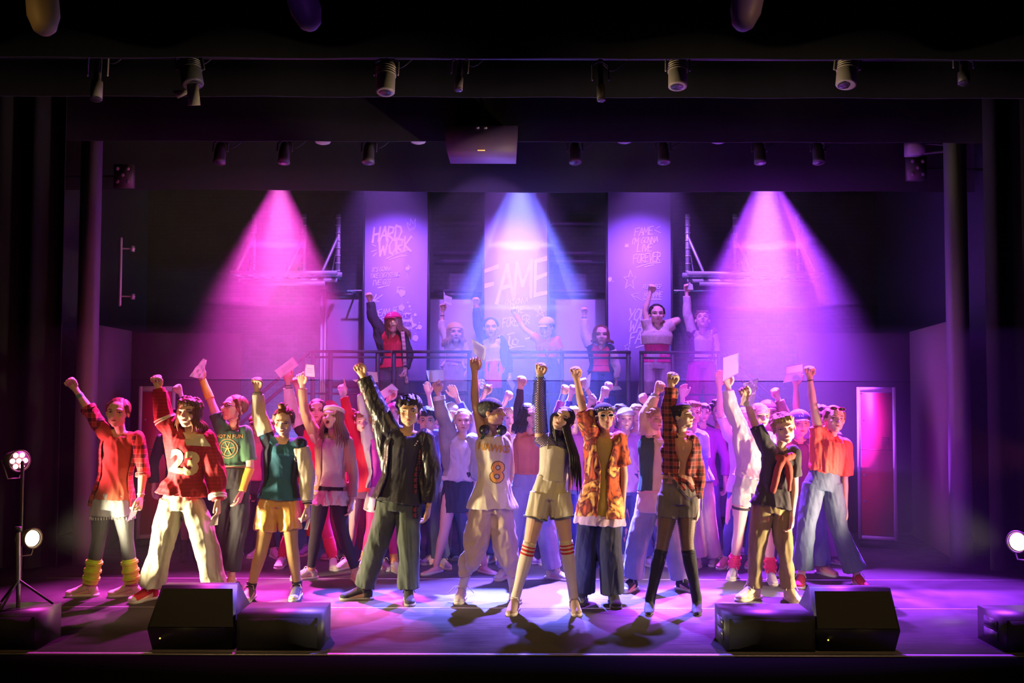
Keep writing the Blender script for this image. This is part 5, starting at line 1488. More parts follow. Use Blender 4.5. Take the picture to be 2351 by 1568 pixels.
def cast_front():
    # girl in red plaid
    P = person('girl in open red plaid shirt, pale denim shorts and lime leg warmers', (270, 947, 70), (255, 1365), det=3, hair=('', 'auburn'), skin='fair', Hpx=452,
               wA=(173, 893), eA=(206, 942), sA=(240, 993), sB=(315, 1005), eB=(328, 1085), wB=(323, 1142), hA=(238, 1150), hB=(280, 1150), kA=(226, 1240), kB=(291, 1240), aA=(206, 1345), aB=(304, 1345),
               tA=(162, 1364), tB=(286, 1364), pB='hold', roll=4, yaw=5, off=dict(wB=.10, eB=.02), wear=[
        ('hair', 'back', 'auburn'), ('top', F((.40, .085, .045)), dict(hem=.02, sl=.12, ease=.006, flare=.018)), ('shorts', MD((.42, .45, .48), (.26, .3, .34)), dict(u1=.20, r=.090, waist=.12)),
        ('leggings', F((.045, .05, .06))), ('band', 'leg', 'AB', .70, .97, None, [.055, .060, .062, .060], 'leg_warmer', F((.62, .95, .05), 'knit')), ('band', 'leg', 'AB', .73, .755, None, .069, 'leg_warmer_fold', F((.62, .95, .05), 'knit')),
        ('band', 'leg', 'AB', .82, .845, None, .070, 'leg_warmer_fold', F((.62, .95, .05), 'knit')), ('band', 'leg', 'AB', .90, .925, None, .070, 'leg_warmer_fold', F((.62, .95, .05), 'knit')),
        ('shoes', (.72, .60, .42), dict(style='low')), ('band', 'arm', 'A', .80, .87, (.15, .4, .3), .031, 'wristband'), ('band', 'arm', 'B', .93, .95, (.8, .7, .6), .030, 'bracelet')])
    PL = F((.55, .05, .03), 'plaid', col2=(.25, .015, .02), scale=1.0)
    jacket(P, PL, hem=-.10, sl=.52, ease=.024, open_=50, r0=.062, r1=.056, oa=44, ob_=60, name='plaid_shirt'); band(P, 'arm', 'A', .50, .58, None, .063, 'rolled_cuff', PL); band(P, 'arm', 'B', .50, .57, None, .060, 'rolled_cuff', PL)
    # frayed shorts hem
    for S in 'AB':
        g = G(); C = limb(P, G(), 'leg', S, .20, .205, [(0, .1), (1, .1)]); c = C[0]
        for i in range(26): t = i * math.tau / 26; q = c + np.array([math.cos(t), math.sin(t), 0]) * .090 * P.s; g.tube([q, q + [.004 * math.sin(i * 3), 0, -.016]], .004, n=4)
        put('frayed_hem', g, F((.7, .7, .66)), P.ob)
    paper('folded white sheet in the lowered hand of the red plaid girl', [(306, 1155), (322, 1150), (312, 1182), (290, 1200)], P.Yp - .13, .01)

    # 23 jersey
    M23 = F((.42, .012, .03), 'knit', scale=.5)
    P = person('girl in oversized maroon jersey numbered 23 with baggy cream jeans and red trainers', (433, 948, 72), (410, 1384), det=3, hair=('', 'auburn'), Hpx=474, wA=(364, 890), eA=(377, 958), sA=(402, 1000), sB=(472, 1008), eB=(496, 1088), wB=(500, 1150),
               hA=(398, 1150), hB=(440, 1152), kA=(372, 1245), kB=(470, 1245), aA=(346, 1352), aB=(496, 1352), tA=(300, 1380), tB=(520, 1385), pB='relax', yaw=-5, roll=3, pitch=4, off=dict(wB=.08), wear=[
        ('hair', 'curly', 'light_brown'), ('pants', F((.38, .36, .28)), dict(prof=BAGGY, wr=.007))])
    o = top(P, M23, hem=.10, sl=.93, ease=.030, r0=.085, r1=.062, rm=.082, flare=.055, web=.30, wr=.006, name='jersey', neck=.93)
    letters(P, o, '23', (432, 1062), .245, F((.78, .66, .34)), .013, 'number', rot=-.16, sx=.98)
    patch(P, o, [(424, 992), (474, 996), (490, 1024), (440, 1020)], F((.75, .68, .5)), 'shoulder_patch', lift=.010)
    for S, u in (('A', .42), ('B', .88)):
        for d in (0, .045): g = G(); limb(P, g, 'arm', S, u + d, u + d + .028, [(0, .088 if S == 'A' else .075), (1, .088 if S == 'A' else .072)], cap='flat', n=22); put('sleeve_stripe', g, F((.85, .80, .68)), o)
    for S in 'AB': g = G(); limb(P, g, 'arm', S, .90, .985, [(0, .060), (.95, .050), (1, .046)], cap='flat'); put('cuff', g, F((.42, .012, .03), 'knit'), o)
    shoes(P, (.50, .02, .03), style='high', toe=(.8, .76, .7)); hair(P, 'long', 'auburn', .10)
    paper('sheet pinched in the long sleeve of the 23 jersey girl', [(494, 1178), (502, 1182), (500, 1205), (477, 1209)], P.Yp - .16, .01)

    # green tee with glasses and yellow fingerless gloves
    P = person('girl in cropped green printed tee and glasses with long yellow fingerless gloves', (536, 937, 66), (533, 1330), det=3, hair=('', 'auburn'), Hpx=423, wA=(465, 872), eA=(486, 926), sA=(505, 975), sB=(563, 992), eB=(574, 1070), wB=(556, 1128),
               hA=(516, 1105), hB=(551, 1105), kA=(513, 1200), kB=(551, 1200), aA=(505, 1312), aB=(532, 1314), tA=-120, tB=-80, pA='hold', pB='relax', yaw=-42, pitch=14, roll=-6, mouth='smile', off=dict(eB=.05, wB=.12), wear=[
        ('hair', 'braid', 'auburn', dict(side=-1)), ('glasses', (.10, .05, .03), dict(dark=False)), ('pants', MD((.015, .016, .022), (.01, .01, .014)), dict(prof=[(0, .095), (.4, .078), (.7, .075), (1, .085)], waist=.26)), ('shoes', (.60, .38, .28), dict(style='flat', lace=None))])
    o = top(P, F((.04, .13, .065)), hem=.30, sl=.26, ease=.016, r0=.066, r1=.066, flare=.03, slB=.42, name='tee')
    for S, u0, u1 in (('A', .60, 1.0), ('B', .54, 1.0)): band(P, 'arm', S, u0, u1, None, [.040, .038, .032, .031], 'long_glove', F((.85, .72, .10), 'fabric'))
    V = []; Q = []
    for R_, w in ((.085, .006), (.062, .005)):
        pts = [(R_ * math.cos(t), R_ * math.sin(t)) for t in np.linspace(0, math.tau, 21)]; ribbon(V, Q, pts, w)
    for t in (1.2, 1.9, -1.0, -2.1, 0.2, 2.9): ribbon(V, Q, [(0, 0), (.06 * math.cos(t), .06 * math.sin(t))], .006)
    ribbon(V, Q, [(-.03, -.055), (0, .02), (.03, -.055)], .008); V, Q = subdiv2(V, Q)
    tree = bvh(o); decal(P, o, V, Q, (530, 1028), F((.75, .32, .12)), 'round_print', tree=tree)
    letters(P, o, 'HOT N FUN', (532, 1001), .045, F((.70, .55, .12)), .001, 'lettering', tree=tree)
    paper('crumpled folded sheet held up by the girl with yellow gloves', [(466, 822), (475, 826), (466, 868), (434, 864)], P.Yp - .10, .02, .012, dy=(0, 0, -.03, -.05))

    # varsity navy, gold shorts
    P = person('girl in navy and cream varsity jacket lettered A with shiny gold shorts', (651, 967, 68), (622, 1383), det=3, hair=('', 'auburn'), Hpx=458, wA=(591, 894), eA=(593, 948), sA=(613, 1003), sB=(688, 1018), eB=(704, 1092), wB=(706, 1165),
               hA=(620, 1148), hB=(660, 1148), kA=(602, 1255), kB=(670, 1252), aA=(576, 1350), aB=(683, 1347), tA=(556, 1382), tB=(664, 1384), yaw=2, pitch=-14, roll=3, mouth='smile', pB='hold', off=dict(wB=.07), wear=[
        ('hair', 'bun', 'auburn'), ('top', F((.03, .16, .26)), dict(hem=.02, sl=.08, ease=.010, flare=.03)), ('shorts', mat('gold_satin', (.85, .48, .12), .28, 'fabric', bump=.5, spec=.9), dict(u1=.33, r=.094, wr=.008, waist=.16)),
        ('sock', .30, 1.0, (.55, .36, .16), dict(tight=.0015, name='tights')), ('sock', .93, 1.0, (.03, .03, .03), dict(tight=.006, name='ankle_sock')), ('shoes', (.13, .10, .08), dict(style='high', toe=(.78, .66, .5), lace=(.75, .6, .4)))])
    o = jacket(P, F(NAVY), hem=.06, sl=.90, ease=.026, open_=38, r0=.074, r1=.052, rm=.070, slm=F((.80, .72, .60)), cuff=((.02, .02, .03), (.75, .7, .6)), oa=42, ob_=50, name='varsity_jacket')
    letters(P, o, 'A', (678, 1050), .085, F((.75, .8, .85)), .006, 'chest_letter', lift=.003); letters(P, o, 'A', (678, 1050), .085, F((.02, .03, .09)), .001, 'chest_letter', lift=.006)
    paper('folded sheet in the lowered hand of the varsity jacket girl', [(708, 1188), (713, 1190), (706, 1216), (698, 1216)], P.Yp - .12, .005)

    # cardigan girl
    P = person('girl in beige cardigan, white blouse and headband shouting with a sheet raised', (763, 958, 62), (770, 1332), det=3, hair=('', 'light_brown'), Hpx=402, wA=(694, 884), eA=(700, 944), sA=(727, 1004), sB=(796, 1015), eB=(812, 1092), wB=(808, 1148),
               hA=(738, 1138), hB=(775, 1138), kA=(725, 1228), kB=(789, 1228), aA=(713, 1308), aB=(816, 1312), tA=(700, 1325), tB=(826, 1335), pA='hold', yaw=-14, pitch=14, mouth='open', off=dict(wB=.04), wear=[
        ('hair', 'long', 'light_brown', .24), ('headband', (.80, .70, .60), .33, .11), ('leggings', F((.02, .014, .024))), ('shoes', (.72, .66, .60), dict()), ('band', 'leg', 'AB', .95, 1.0, (.65, .4, .25), .041, 'ankle')])
    o = top(P, mat('satin_blouse', (.82, .70, .52), .45, 'fabric', bump=.5), hem=.16, sl=.10, ease=.014, flare=.02, name='blouse'); collar(P, mat('satin_blouse', ()))
    g = G(); ring(P, g, -.14, .10, .03 * P.s, .03 * P.s, flare=.045 * P.s, n=40); garment(P, 'blouse_frill', g, mat('satin_blouse', ()), .008, 60, parent=o)
    jacket(P, F((.55, .34, .20), 'knit', scale=2.2), hem=-.02, sl=.93, ease=.026, open_=40, r0=.064, r1=.044, oa=30, ob_=55, name='cardigan')
    paper('small cream sheet held up by the shouting girl in the beige cardigan', [(702, 836), (721, 838), (723, 866), (697, 864)], P.Yp - .06, .01, marks=True)

    # leather jacket boy
    P = person('tall boy in black leather jacket over red check lining and dark green jeans', (939, 944, 74), (866, 1382), det=3, hair=('', 'dark'), skin='olive', Hpx=478, wA=(833, 862), eA=(858, 920), sA=(894, 985), sB=(975, 1005), eB=(992, 1085), wB=(984, 1160),
               hA=(892, 1152), hB=(938, 1152), kA=(866, 1250), kB=(938, 1250), aA=(836, 1352), aB=(938, 1356), tA=(788, 1372), tB=(940, 1384), yaw=4, pitch=-2, off=dict(wB=.02), wear=[
        ('hair', 'curly', 'dark'), ('top', F((.022, .022, .024)), dict(hem=-.0, sl=.1, ease=.016, flare=.02)), ('pants', MD((.075, .10, .075), (.045, .06, .05)), dict(prof=[(0, .105), (.4, .093), (.7, .082), (1, .088)], wr=.007)),
        ('shoes', (.03, .03, .03), dict(style='low', sole=(.25, .23, .22), lace=(.05, .05, .05)))])
    jacket(P, F((.22, .010, .014), 'plaid', col2=(.03, .005, .008), scale=1.6), hem=-.18, sl=.5, ease=.022, open_=30, r0=.06, r1=.05, oa=75, ob_=48, name='check_shirt')
    o = jacket(P, mat('leather', (.022, .020, .018), .36, 'fabric', bump=.5, spec=.6), hem=.02, sl=.95, ease=.042, open_=55, r0=.086, r1=.062, rm=.080, oa=44, ob_=66, web=.32, wr=.005, flare=.03, name='leather_jacket')
    g = G()
    for q in ((956, 1018), (959, 1013), (953, 1022)): g.ell(pix(q[0], q[1], P.Yp - .14), (.006, .004, .006), n=8, m=5)
    put('snap', g, mat('brass', ()), o)

    # hawks jersey
    P = person('boy in white sleeveless HAWKS jersey numbered 8 with paisley bandana and headphones', (1131, 947, 70), (1112, 1386), det=3, hair=('', 'dark'), skin='tan', Hpx=474, wA=(1090, 852), eA=(1091, 918), sA=(1107, 990), sB=(1160, 1003), eB=(1172, 1078), wB=(1160, 1140),
               hA=(1112, 1158), hB=(1150, 1160), kA=(1090, 1252), kB=(1160, 1248), aA=(1060, 1352), aB=(1180, 1352), tA=(1048, 1386), tB=(1188, 1384), pA='hold', yaw=68, pitch=6, roll=4, off=dict(sB=-.06, eB=-.14, wB=-.12), wear=[
        ('hair', 'buzz', 'dark'), ('bandana', (.20, .19, .12), (.035, .035, .03)), ('headphones',), ('pants', F((.60, .46, .36)), dict(prof=CARGO, u1=.86, wr=.012)), ('sock', .84, 1.0, (.7, .62, .55)), ('shoes', (.62, .56, .54), dict(sole=(.72, .66, .62)))])
    o = top(P, F((.82, .72, .62)), hem=-.05, sl=-.1, ease=.020, r0=.050, flare=.045, neck=.95, strap=1, name='basketball_jersey', wr=.006)
    tree = bvh(o); letters(P, o, 'HAWKS', (1134, 1027), .080, F((.62, .30, .05)), .003, 'lettering', rot=-.14, tree=tree, sx=.92); letters(P, o, '8', (1142, 1084), .235, F((.10, .08, .04)), .010, 'number_outline', rot=-.12, tree=tree, lift=.003); letters(P, o, '8', (1142, 1084), .235, F((.80, .36, .06)), .003, 'number', rot=-.12, tree=tree, lift=.006)
    g = G(); q = P.J['sA']; a = np.linspace(0, math.tau, 17)
    g.tube([q + [.03, 0, 0] + np.array([-.012 + .035 * math.cos(t), .075 * math.sin(t), -.02 + .075 * math.cos(t)]) * P.s for t in a], .012, n=6); put('green_trim', g, F((.02, .10, .04)), o)
    g = G(); N = P.J['N']; g.tube([N + np.array([.072 * math.cos(t), .06 * math.sin(t), -.012 + .02 * math.sin(t)]) * P.s for t in a], .012, n=6); put('green_trim', g, F((.02, .10, .04)), o)
    g = G(); c = P.J['aA']
    for sg in (-1, 1): g.tube(cr([c + [0, -.04, .02], c + [sg * .05, -.05, .03], c + [sg * .10, -.05, -.02]], 8), .004, n=5)
    put('loose_laces', g, F(WHITE), P.ob)
    paper('cream sheet with a printed ring raised by the HAWKS jersey boy', [(1082, 777), (1117, 797), (1112, 831), (1088, 812)], P.Yp - .09, .01, fold=-.01)

    # centre girl
    P = person('girl in white camisole and cream shorts with fishnet sleeve and striped knee socks', (1291, 962, 66), (1248, 1414), det=3, hair=('', 'dark'), skin='fair', Hpx=478, wA=(1240, 862), eA=(1238, 925), sA=(1241, 1003), sB=(1292, 1018), eB=(1308, 1090), wB=(1296, 1150),
               hA=(1242, 1132), hB=(1282, 1132), kA=(1215, 1252), kB=(1300, 1248), aA=(1182, 1378), aB=(1318, 1378), tA=(1168, 1412), tB=(1328, 1416), yaw=-14, pitch=14, roll=28, sw=.08, w=.86, off=dict(sB=-.05, eB=-.14, wB=-.10), look=-1, wear=[
        ('hair', 'long', 'dark', .50, True, 1), ('top', F((.84, .80, .70)), dict(hem=.22, sl=-.1, ease=.004, r0=.03, flare=0, neck=.86, wr=.0025, fr=18, name='camisole')),
        ('shorts', F((.80, .74, .58)), dict(u1=.24, r=.096, wr=.007, waist=.30, ease=.006)), ('sock', .47, 1.0, (.80, .70, .58), dict(stripes=[(.505, .012, (.6, .02, .03)), (.535, .015, (.6, .02, .03)), (.568, .015, (.6, .02, .03))], name='knee_sock')),
        ('shoes', (.42, .28, .24), dict(sole=(.6, .5, .45))), ('band', 'arm', 'A', .955, 1.03, (.55, .68, .74), .034, 'wristband')])
    for S in 'AB':
        g = G(); N = P.J['N']; c = at(P, .80) + P.ax[1] * (-1 if S == 'A' else 1) * .07 * P.s; g.tube([c + [0, -.075 * P.s, 0], P.J['s' + S] * .5 + N * .5 + [0, -.03 * P.s, .035 * P.s], c + [0, .06 * P.s, 0]], .006, n=6); put('strap', g, F((.84, .80, .70)), P.ob)
        g = G(); limb(P, g, 'leg', S, .234, .246, [(0, .100), (1, .100)], cap='flat', n=24); put('shorts_piping', g, F((.10, .12, .25)), P.ob)
    NET = mat('fishnet_blue', (.05, .08, .30), .5, 'net'); g = G(); limb(P, g, 'arm', 'A', .06, .97, [(0, .066), (.3, .058), (.6, .055), (1, .046)], n=24, cap='flat'); put('fishnet_sleeve', g, NET, P.ob)
    g = G(); g.tube(cr([P.J['sA'] + [0, .0, -.02], P.J['N'] + [-.02, -.035, -.045], P.J['N'] + [.05, -.03, -.055], P.J['sB'] + [.0, 0, -.02]], 10), .066 * P.s, .052 * P.s, side=(0, 0, 1), n=20); put('fishnet_shoulder', g, NET, P.ob)

    # hawaiian shirt
    P = person('boy in orange and dark red floral shirt with white framed sunglasses and chain print cap', (1388, 956, 64), (1372, 1387), det=3, hair=('', 'dark'), skin='tan', Hpx=462, wA=(1324, 870), eA=(1336, 930), sA=(1357, 996), sB=(1419, 1010), eB=(1432, 1085), wB=(1430, 1150),
               hA=(1360, 1160), hB=(1398, 1160), kA=(1346, 1250), kB=(1398, 1250), aA=(1337, 1358), aB=(1408, 1362), tA=(1330, 1384), tB=(1412, 1388), yaw=8, pitch=6, roll=-3, wear=[
        ('hair', 'buzz', 'dark'), ('glasses', (.85, .82, .78), dict(s=1)), ('top', F((.72, .52, .12)), dict(hem=-.22, sl=.15, ease=.010, flare=.02, neck=.97, name='undershirt')), ('pants', MD((.018, .024, .048), (.010, .014, .03)), dict(prof=BAGGY, u1=1.0, wr=.006)),
        ('shoes', (.02, .02, .025), dict(sole=(.04, .04, .05), lace=(.05, .05, .06), sc=1.1))])
    o = jacket(P, F((.60, .12, .02), 'floral', col2=(.10, .008, .012), scale=1.0), hem=-.16, sl=.40, ease=.032, open_=10, r0=.078, r1=.082, flare=.03, vtop=60, wr=.006, name='floral_shirt')
    g = G(); ring(P, g, -.27, -.12, .034 * P.s, flare=.03 * P.s); garment(P, 'tee_hem', g, F((.60, .45, .55)), .005)
    beanie(P, (.02, .02, .022)); a = np.linspace(math.radians(20), math.radians(160), 12); g = G()
    for t in a: c = (.43 * math.cos(t), -.09 + .48 * math.sin(t), .30 + .03 * math.sin(t * 7)); g.ell(c, (.03, .02, .022), n=8, m=5)
    hputs(P, 'cap_chain', g, F((.75, .70, .45)))
    g = G()
    for sg in (-1, 1):
        for i in range(3): g.ell((sg * .385, .02, -.17 - i * .06), (.02, .02, .03), n=8, m=5)
    hputs(P, 'earring', g, mat('silver', (.8, .8, .85), .2, metal=1))

    # plaid crop, fishnets, boots
    PL2 = F((.40, .05, .025), 'plaid', col2=(.16, .02, .012), scale=1.3)
    P = person('girl in cropped red flannel shirt, denim shorts, lace tights and black knee boots', (1567, 957, 62), (1548, 1404), det=3, hair=('', 'dark'), Hpx=478, wA=(1541, 884), eA=(1536, 935), sA=(1537, 1000), sB=(1588, 1010), eB=(1601, 1085), wB=(1600, 1158),
               hA=(1538, 1140), hB=(1576, 1140), kA=(1520, 1250), kB=(1578, 1250), aA=(1492, 1378), aB=(1600, 1378), tA=(1490, 1404), tB=(1600, 1404), yaw=48, pitch=14, pA='fist', wear=[
        ('hair', 'buzz', 'dark'), ('beret', (.035, .022, .015)), ('top', F((.70, .35, .28)), dict(hem=.20, sl=-.1, ease=.008)), ('shorts', MD((.24, .20, .17), (.10, .09, .08)), dict(u1=.22, r=.085, waist=.28)), ('boots', F((.016, .015, .018)), .54)])
    jacket(P, PL2, hem=.34, sl=.90, ease=.030, open_=12, r0=.066, r1=.056, vtop=40, wr=.007, name='flannel_shirt', oa=8, ob_=18); band(P, 'arm', 'A', .88, .94, None, .058, 'sleeve_cuff', PL2); collar(P, PL2, .085, .05)
    for S in 'AB': g = G(); limb(P, g, 'leg', S, .18, .58, [(0, .0865), (.25, .0765), (.46, .0560), (.52, .0545), (.66, .056)], n=28, cap='flat'); put('lace_tights', g, mat('lace_black', (.015, .012, .012), .5, 'net', scale=1.5), P.ob)
    g = G(); q = at(P, .33); g.tube([q + [-.10, -.12, .03], q + [.03, -.145, -.03], q + [.09, -.13, -.10]], .018, .006, side=(0, 0, 1)); g.tube([q + [-.05, -.14, .0], q + [.02, -.15, -.09]], .014, .006, side=(1, 0, 0)); put('shirt_knot', g, PL2, P.ob)
    g = G(); q = P.J['hB'] + [.06, -.10, 0]; g.tube(cr([q + [-.12, -.02, .06], q + [-.05, -.03, .0], q + [.03, -.01, .04], q + [.04, 0, -.09]], 14), .005, n=5); put('belt_chain', g, mat('silver', ()), P.ob)

    # khaki trousers boy
    P = person('blond boy in black tee and khaki trousers with rust sweater tied over his shoulders', (1800, 983, 72), (1768, 1384), det=3, hair=('', 'blonde'), skin='fair', Hpx=436, wA=(1712, 914), eA=(1727, 958), sA=(1752, 1016), sB=(1820, 1040), eB=(1824, 1118), wB=(1818, 1186),
               hA=(1752, 1160), hB=(1790, 1160), kA=(1738, 1255), kB=(1800, 1250), aA=(1730, 1352), aB=(1812, 1355), tA=(1682, 1378), tB=(1838, 1388), yaw=-6, roll=-14, pitch=-3, mouth='smile', pA='hold', off=dict(wB=.08, wA=.05), wear=[
        ('hair', 'messy', 'blonde'), ('pants', F((.26, .19, .08)), dict(prof=[(0, .098), (.3, .090), (.6, .074), (.85, .064), (1, .07)], wr=.009)), ('shoes', (.66, .54, .36), dict(sole=(.66, .55, .4), lace=(.6, .5, .35), sc=1.15))])
    o = top(P, F((.035, .032, .035)), hem=-.02, sl=.34, ease=.022, r0=.070, r1=.072, flare=.03, name='tee', wr=.007)
    RS = F((.32, .05, .03)); g = G(); N = P.J['N']; s = P.s; a = np.linspace(math.radians(-40), math.radians(220), 14)
    g.tube([N + np.array([.11 * math.cos(t), .085 * math.sin(t), -.015 - .05 * (math.sin(t) < 0)]) * s for t in a], .036 * s, n=12)
    kn = N + np.array([-.01, -.125, -.085]) * s; g.ell(kn, (.035 * s, .03 * s, .03 * s)); g.tube([N + np.array([-.10, -.05, -.05]) * s, kn], .034 * s); g.tube([N + np.array([.10, -.05, -.05]) * s, kn], .032 * s)
    g.tube(cr([kn, kn + np.array([-.05, -.02, -.08]) * s, kn + np.array([-.09, .0, -.27]) * s], 8), .034 * s); g.tube(cr([kn, kn + np.array([.05, -.01, -.08]) * s, kn + np.array([.055, .0, -.26]) * s], 8), [.03 * s] * 6 + [.02 * s] * 2); garment(P, 'tied_sweater', g, RS, .006)
    paper('crumpled pale pink sheet crushed in the raised hand of the blond boy', [(1708, 880), (1742, 868), (1730, 933), (1700, 930)], P.Yp - .10, .03, .014, dy=(0, .03, 0, -.03))

    # coral top
    P = person('girl in coral knit top and flared blue jeans with sunglasses pushed up on her hair', (1916, 962, 66), (1900, 1350), det=3, hair=('', 'light_brown'), skin='fair', Hpx=420, wA=(1859, 866), eA=(1866, 922), sA=(1880, 992), sB=(1937, 1024), eB=(1938, 1102), wB=(1940, 1165),
               hA=(1869, 1112), hB=(1908, 1112), kA=(1850, 1208), kB=(1926, 1214), aA=(1840, 1322), aB=(1968, 1322), tA=(1832, 1352), tB=(1990, 1350), yaw=2, roll=5, pitch=4, mouth='smile', off=dict(eB=-.03), wear=[
        ('hair', 'back', 'light_brown'), ('pants', MD((.10, .14, .22), (.06, .085, .15)), dict(prof=WIDE, u1=.93, waist=.30)), ('shoes', (.62, .05, .10), dict(sole=(.8, .7, .75))), ('band', 'arm', 'A', .93, .945, (.05, .03, .03), .029, 'bracelet')])
    top(P, F((.80, .10, .07), 'knit', scale=1.2), hem=.26, sl=.10, slB=.42, ease=.034, r0=.078, r1=.082, flare=-.012, web=.06, neck=.93, wr=.006, name='knit_top')
    g = G(); ring(P, g, .22, .30, .012 * P.s); garment(P, 'hem_band', g, F((.80, .10, .07)), .002)
    glasses(P, (.30, .02, .06), True, z=.40, y=.27, rx=.13, rz=.06)
    g = G()
    for i in range(4): q = path(P, 'leg', 'B')[14 + i * 2] + [.085 * P.s, -.01, 0]; g.ell(q, (.008, .008, .010), n=8, m=5)
    put('side_stud', g, mat('silver', ()), P.ob)


def cast_mid():
    # green varsity
    P = person('person in green varsity jacket with cream sleeves behind the flannel shirt girl', (1503, 962, 56), (1506, 1356), det=2, hair=('', 'blonde'), skin='pink', Hpx=424, wA=(1508, 900), eA=(1487, 950), sA=(1489, 1005), sB=(1540, 1010), eB=(1550, 1080), wB=(1545, 1140),
               hA=(1490, 1148), hB=(1528, 1148), kA=(1466, 1240), kB=(1545, 1244), aA=(1452, 1332), aB=(1566, 1332), tA=(1432, 1356), tB=(1580, 1352), yaw=30, off=dict(sB=-.05, eB=-.08, wB=-.05), wear=[
        ('hair', 'short', 'blonde'), ('top', F((.80, .68, .52)), dict(hem=-.18, sl=0, ease=.02, flare=.03)), ('pants', MD((.34, .37, .44), (.22, .25, .32)), dict(prof=BAGGY, u1=.96)), ('shoes', (.03, .03, .04), dict(toe=(.8, .72, .65)))])
    o = jacket(P, F((.035, .10, .05)), hem=.14, sl=.90, ease=.036, open_=20, r0=.082, r1=.056, rm=.078, slm=F((.82, .68, .52)), cuff=((.06, .16, .08), (.80, .72, .55)), name='varsity_jacket'); g = G(); ring(P, g, .12, .16, .042 * P.s); put('waist_stripe', g, F((.8, .5, .4)), o)

    # white shirt girl
    P = person('girl in loose white shirt, denim shorts and pink leg warmers behind the blond boy', (1745, 955, 62), (1728, 1338), det=2, hair=('', 'blonde'), skin='pink', Hpx=412, wA=(1672, 888), eA=(1680, 936), sA=(1704, 992), sB=(1764, 1010), eB=(1775, 1075), wB=(1768, 1130),
               hA=(1706, 1118), hB=(1742, 1118), kA=(1696, 1222), kB=(1764, 1225), aA=(1684, 1305), aB=(1770, 1315), tA=(1668, 1336), tB=(1780, 1346), yaw=10, pA='hold', wear=[
        ('hair', 'back', 'blonde'), ('top', F((.82, .70, .64)), dict(hem=.16, sl=.92, ease=.034, r0=.080, r1=.056, rm=.076, flare=.03, wr=.008, web=.2)), ('shorts', MD((.60, .56, .50), (.4, .38, .36)), dict(u1=.20, r=.100)), ('band', 'leg', 'A', .22, .245, (.03, .02, .03), .085, 'thigh_strap'),
        ('band', 'leg', 'AB', .80, 1.0, None, [.045, .052, .054, .050], 'leg_warmer', F((.90, .04, .16), 'knit')), ('band', 'leg', 'AB', .84, .86, None, .060, 'leg_warmer_fold', F((.90, .04, .16), 'knit')), ('band', 'leg', 'AB', .92, .94, None, .060, 'leg_warmer_fold', F((.90, .04, .16), 'knit')), ('shoes', (.75, .72, .74), dict())])
    paper('large bright white sheet raised by the white shirt girl', [(1661, 821), (1698, 810), (1697, 857), (1660, 876)], P.Yp - .10, .01, fold=.01, marks=False)

    # denim jacket girl
    P = person('girl in open grey denim jacket over white lace top and short black skirt', (1063, 966, 58), (1048, 1318), det=2, hair=('', 'fair'), skin='pink', Hpx=392, wA=(1006, 902), eA=(1014, 945), sA=(1034, 998), sB=(1085, 1012), eB=(1095, 1070), wB=(1090, 1120),
               hA=(1036, 1120), hB=(1070, 1120), kA=(1020, 1220), kB=(1098, 1222), aA=(1002, 1295), aB=(1112, 1295), tA=(974, 1316), tB=(1136, 1316), yaw=4, pA='hold', wear=[
        ('hair', 'back', 'fair'), ('top', F((.68, .62, .68)), dict(hem=.14, sl=.05, ease=.014, flare=.03, wr=.009)), ('skirt', F((.022, .02, .028)), dict(L=.23, flare=.012)), ('shoes', (.85, .50, .45), dict(style='flat', lace=None)),
        ('jacket', MD((.34, .32, .26), (.2, .2, .2)), dict(hem=.22, sl=.82, ease=.030, open_=48, r0=.078, r1=.056, rm=.072, web=.25, name='denim_jacket'))])
    band(P, 'arm', 'A', .80, .92, (.78, .72, .72), .060, 'turned_back_cuff')
    paper('arched sheet held over her head by the grey denim jacket girl', [(978, 850), (1019, 848), (1020, 874), (985, 878)], P.Yp - .05, .09)

    # red tee + blue shorts behind
    P = person('child in red tee and blue denim shorts half hidden by the grey denim jacket', (1012, 975, 50), (1000, 1288), det=1, hair=('', 'brown'), Hpx=340, wA=(984, 905), eA=(993, 955), sA=(1008, 1003), sB=(1050, 1008), kA=(990, 1215), aA=(986, 1262), tA=(985, 1290), aB=(1030, 1265), pA='relax', yaw=10, wear=[
        ('hair', 'short', 'brown'), ('top', F((.75, .04, .03)), dict(hem=.02, sl=.22, r0=.065, r1=.068, ease=.02, flare=.02)), ('shorts', MD((.10, .18, .42), (.05, .10, .3)), dict(u1=.42, r=.09)), ('shoes', (.04, .04, .05), dict(style='high', toe=(.8, .7, .7)))])
    # curly person behind leather jacket
    P = person('dark curly haired singer in shadow right behind the leather jacket boy', (983, 968, 62), (975, 1300), det=1, hair=('', 'dark'), skin='tan', Hpx=362, wear=[('hair', 'curly', 'dark'), ('top', F((.14, .12, .30)), dict(sl=.4, ease=.02)), ('pants', MD((.05, .06, .12), (.03, .04, .08)), dict(prof=BAGGY)), ('shoes', (.75, .72, .75), dict())], up=('b', 1011, 893)) if False else \
        person('dark curly haired singer in blue shirt shaded behind the leather jacket boy', (981, 966, 62), (972, 1302), det=1, hair=('', 'dark'), skin='tan', Hpx=366, wear=[('hair', 'curly', 'dark'), ('top', F((.14, .12, .35)), dict(sl=.4, ease=.02)), ('pants', MD((.05, .06, .12), (.03, .04, .08)), dict(prof=BAGGY)), ('shoes', (.75, .72, .75), dict())])
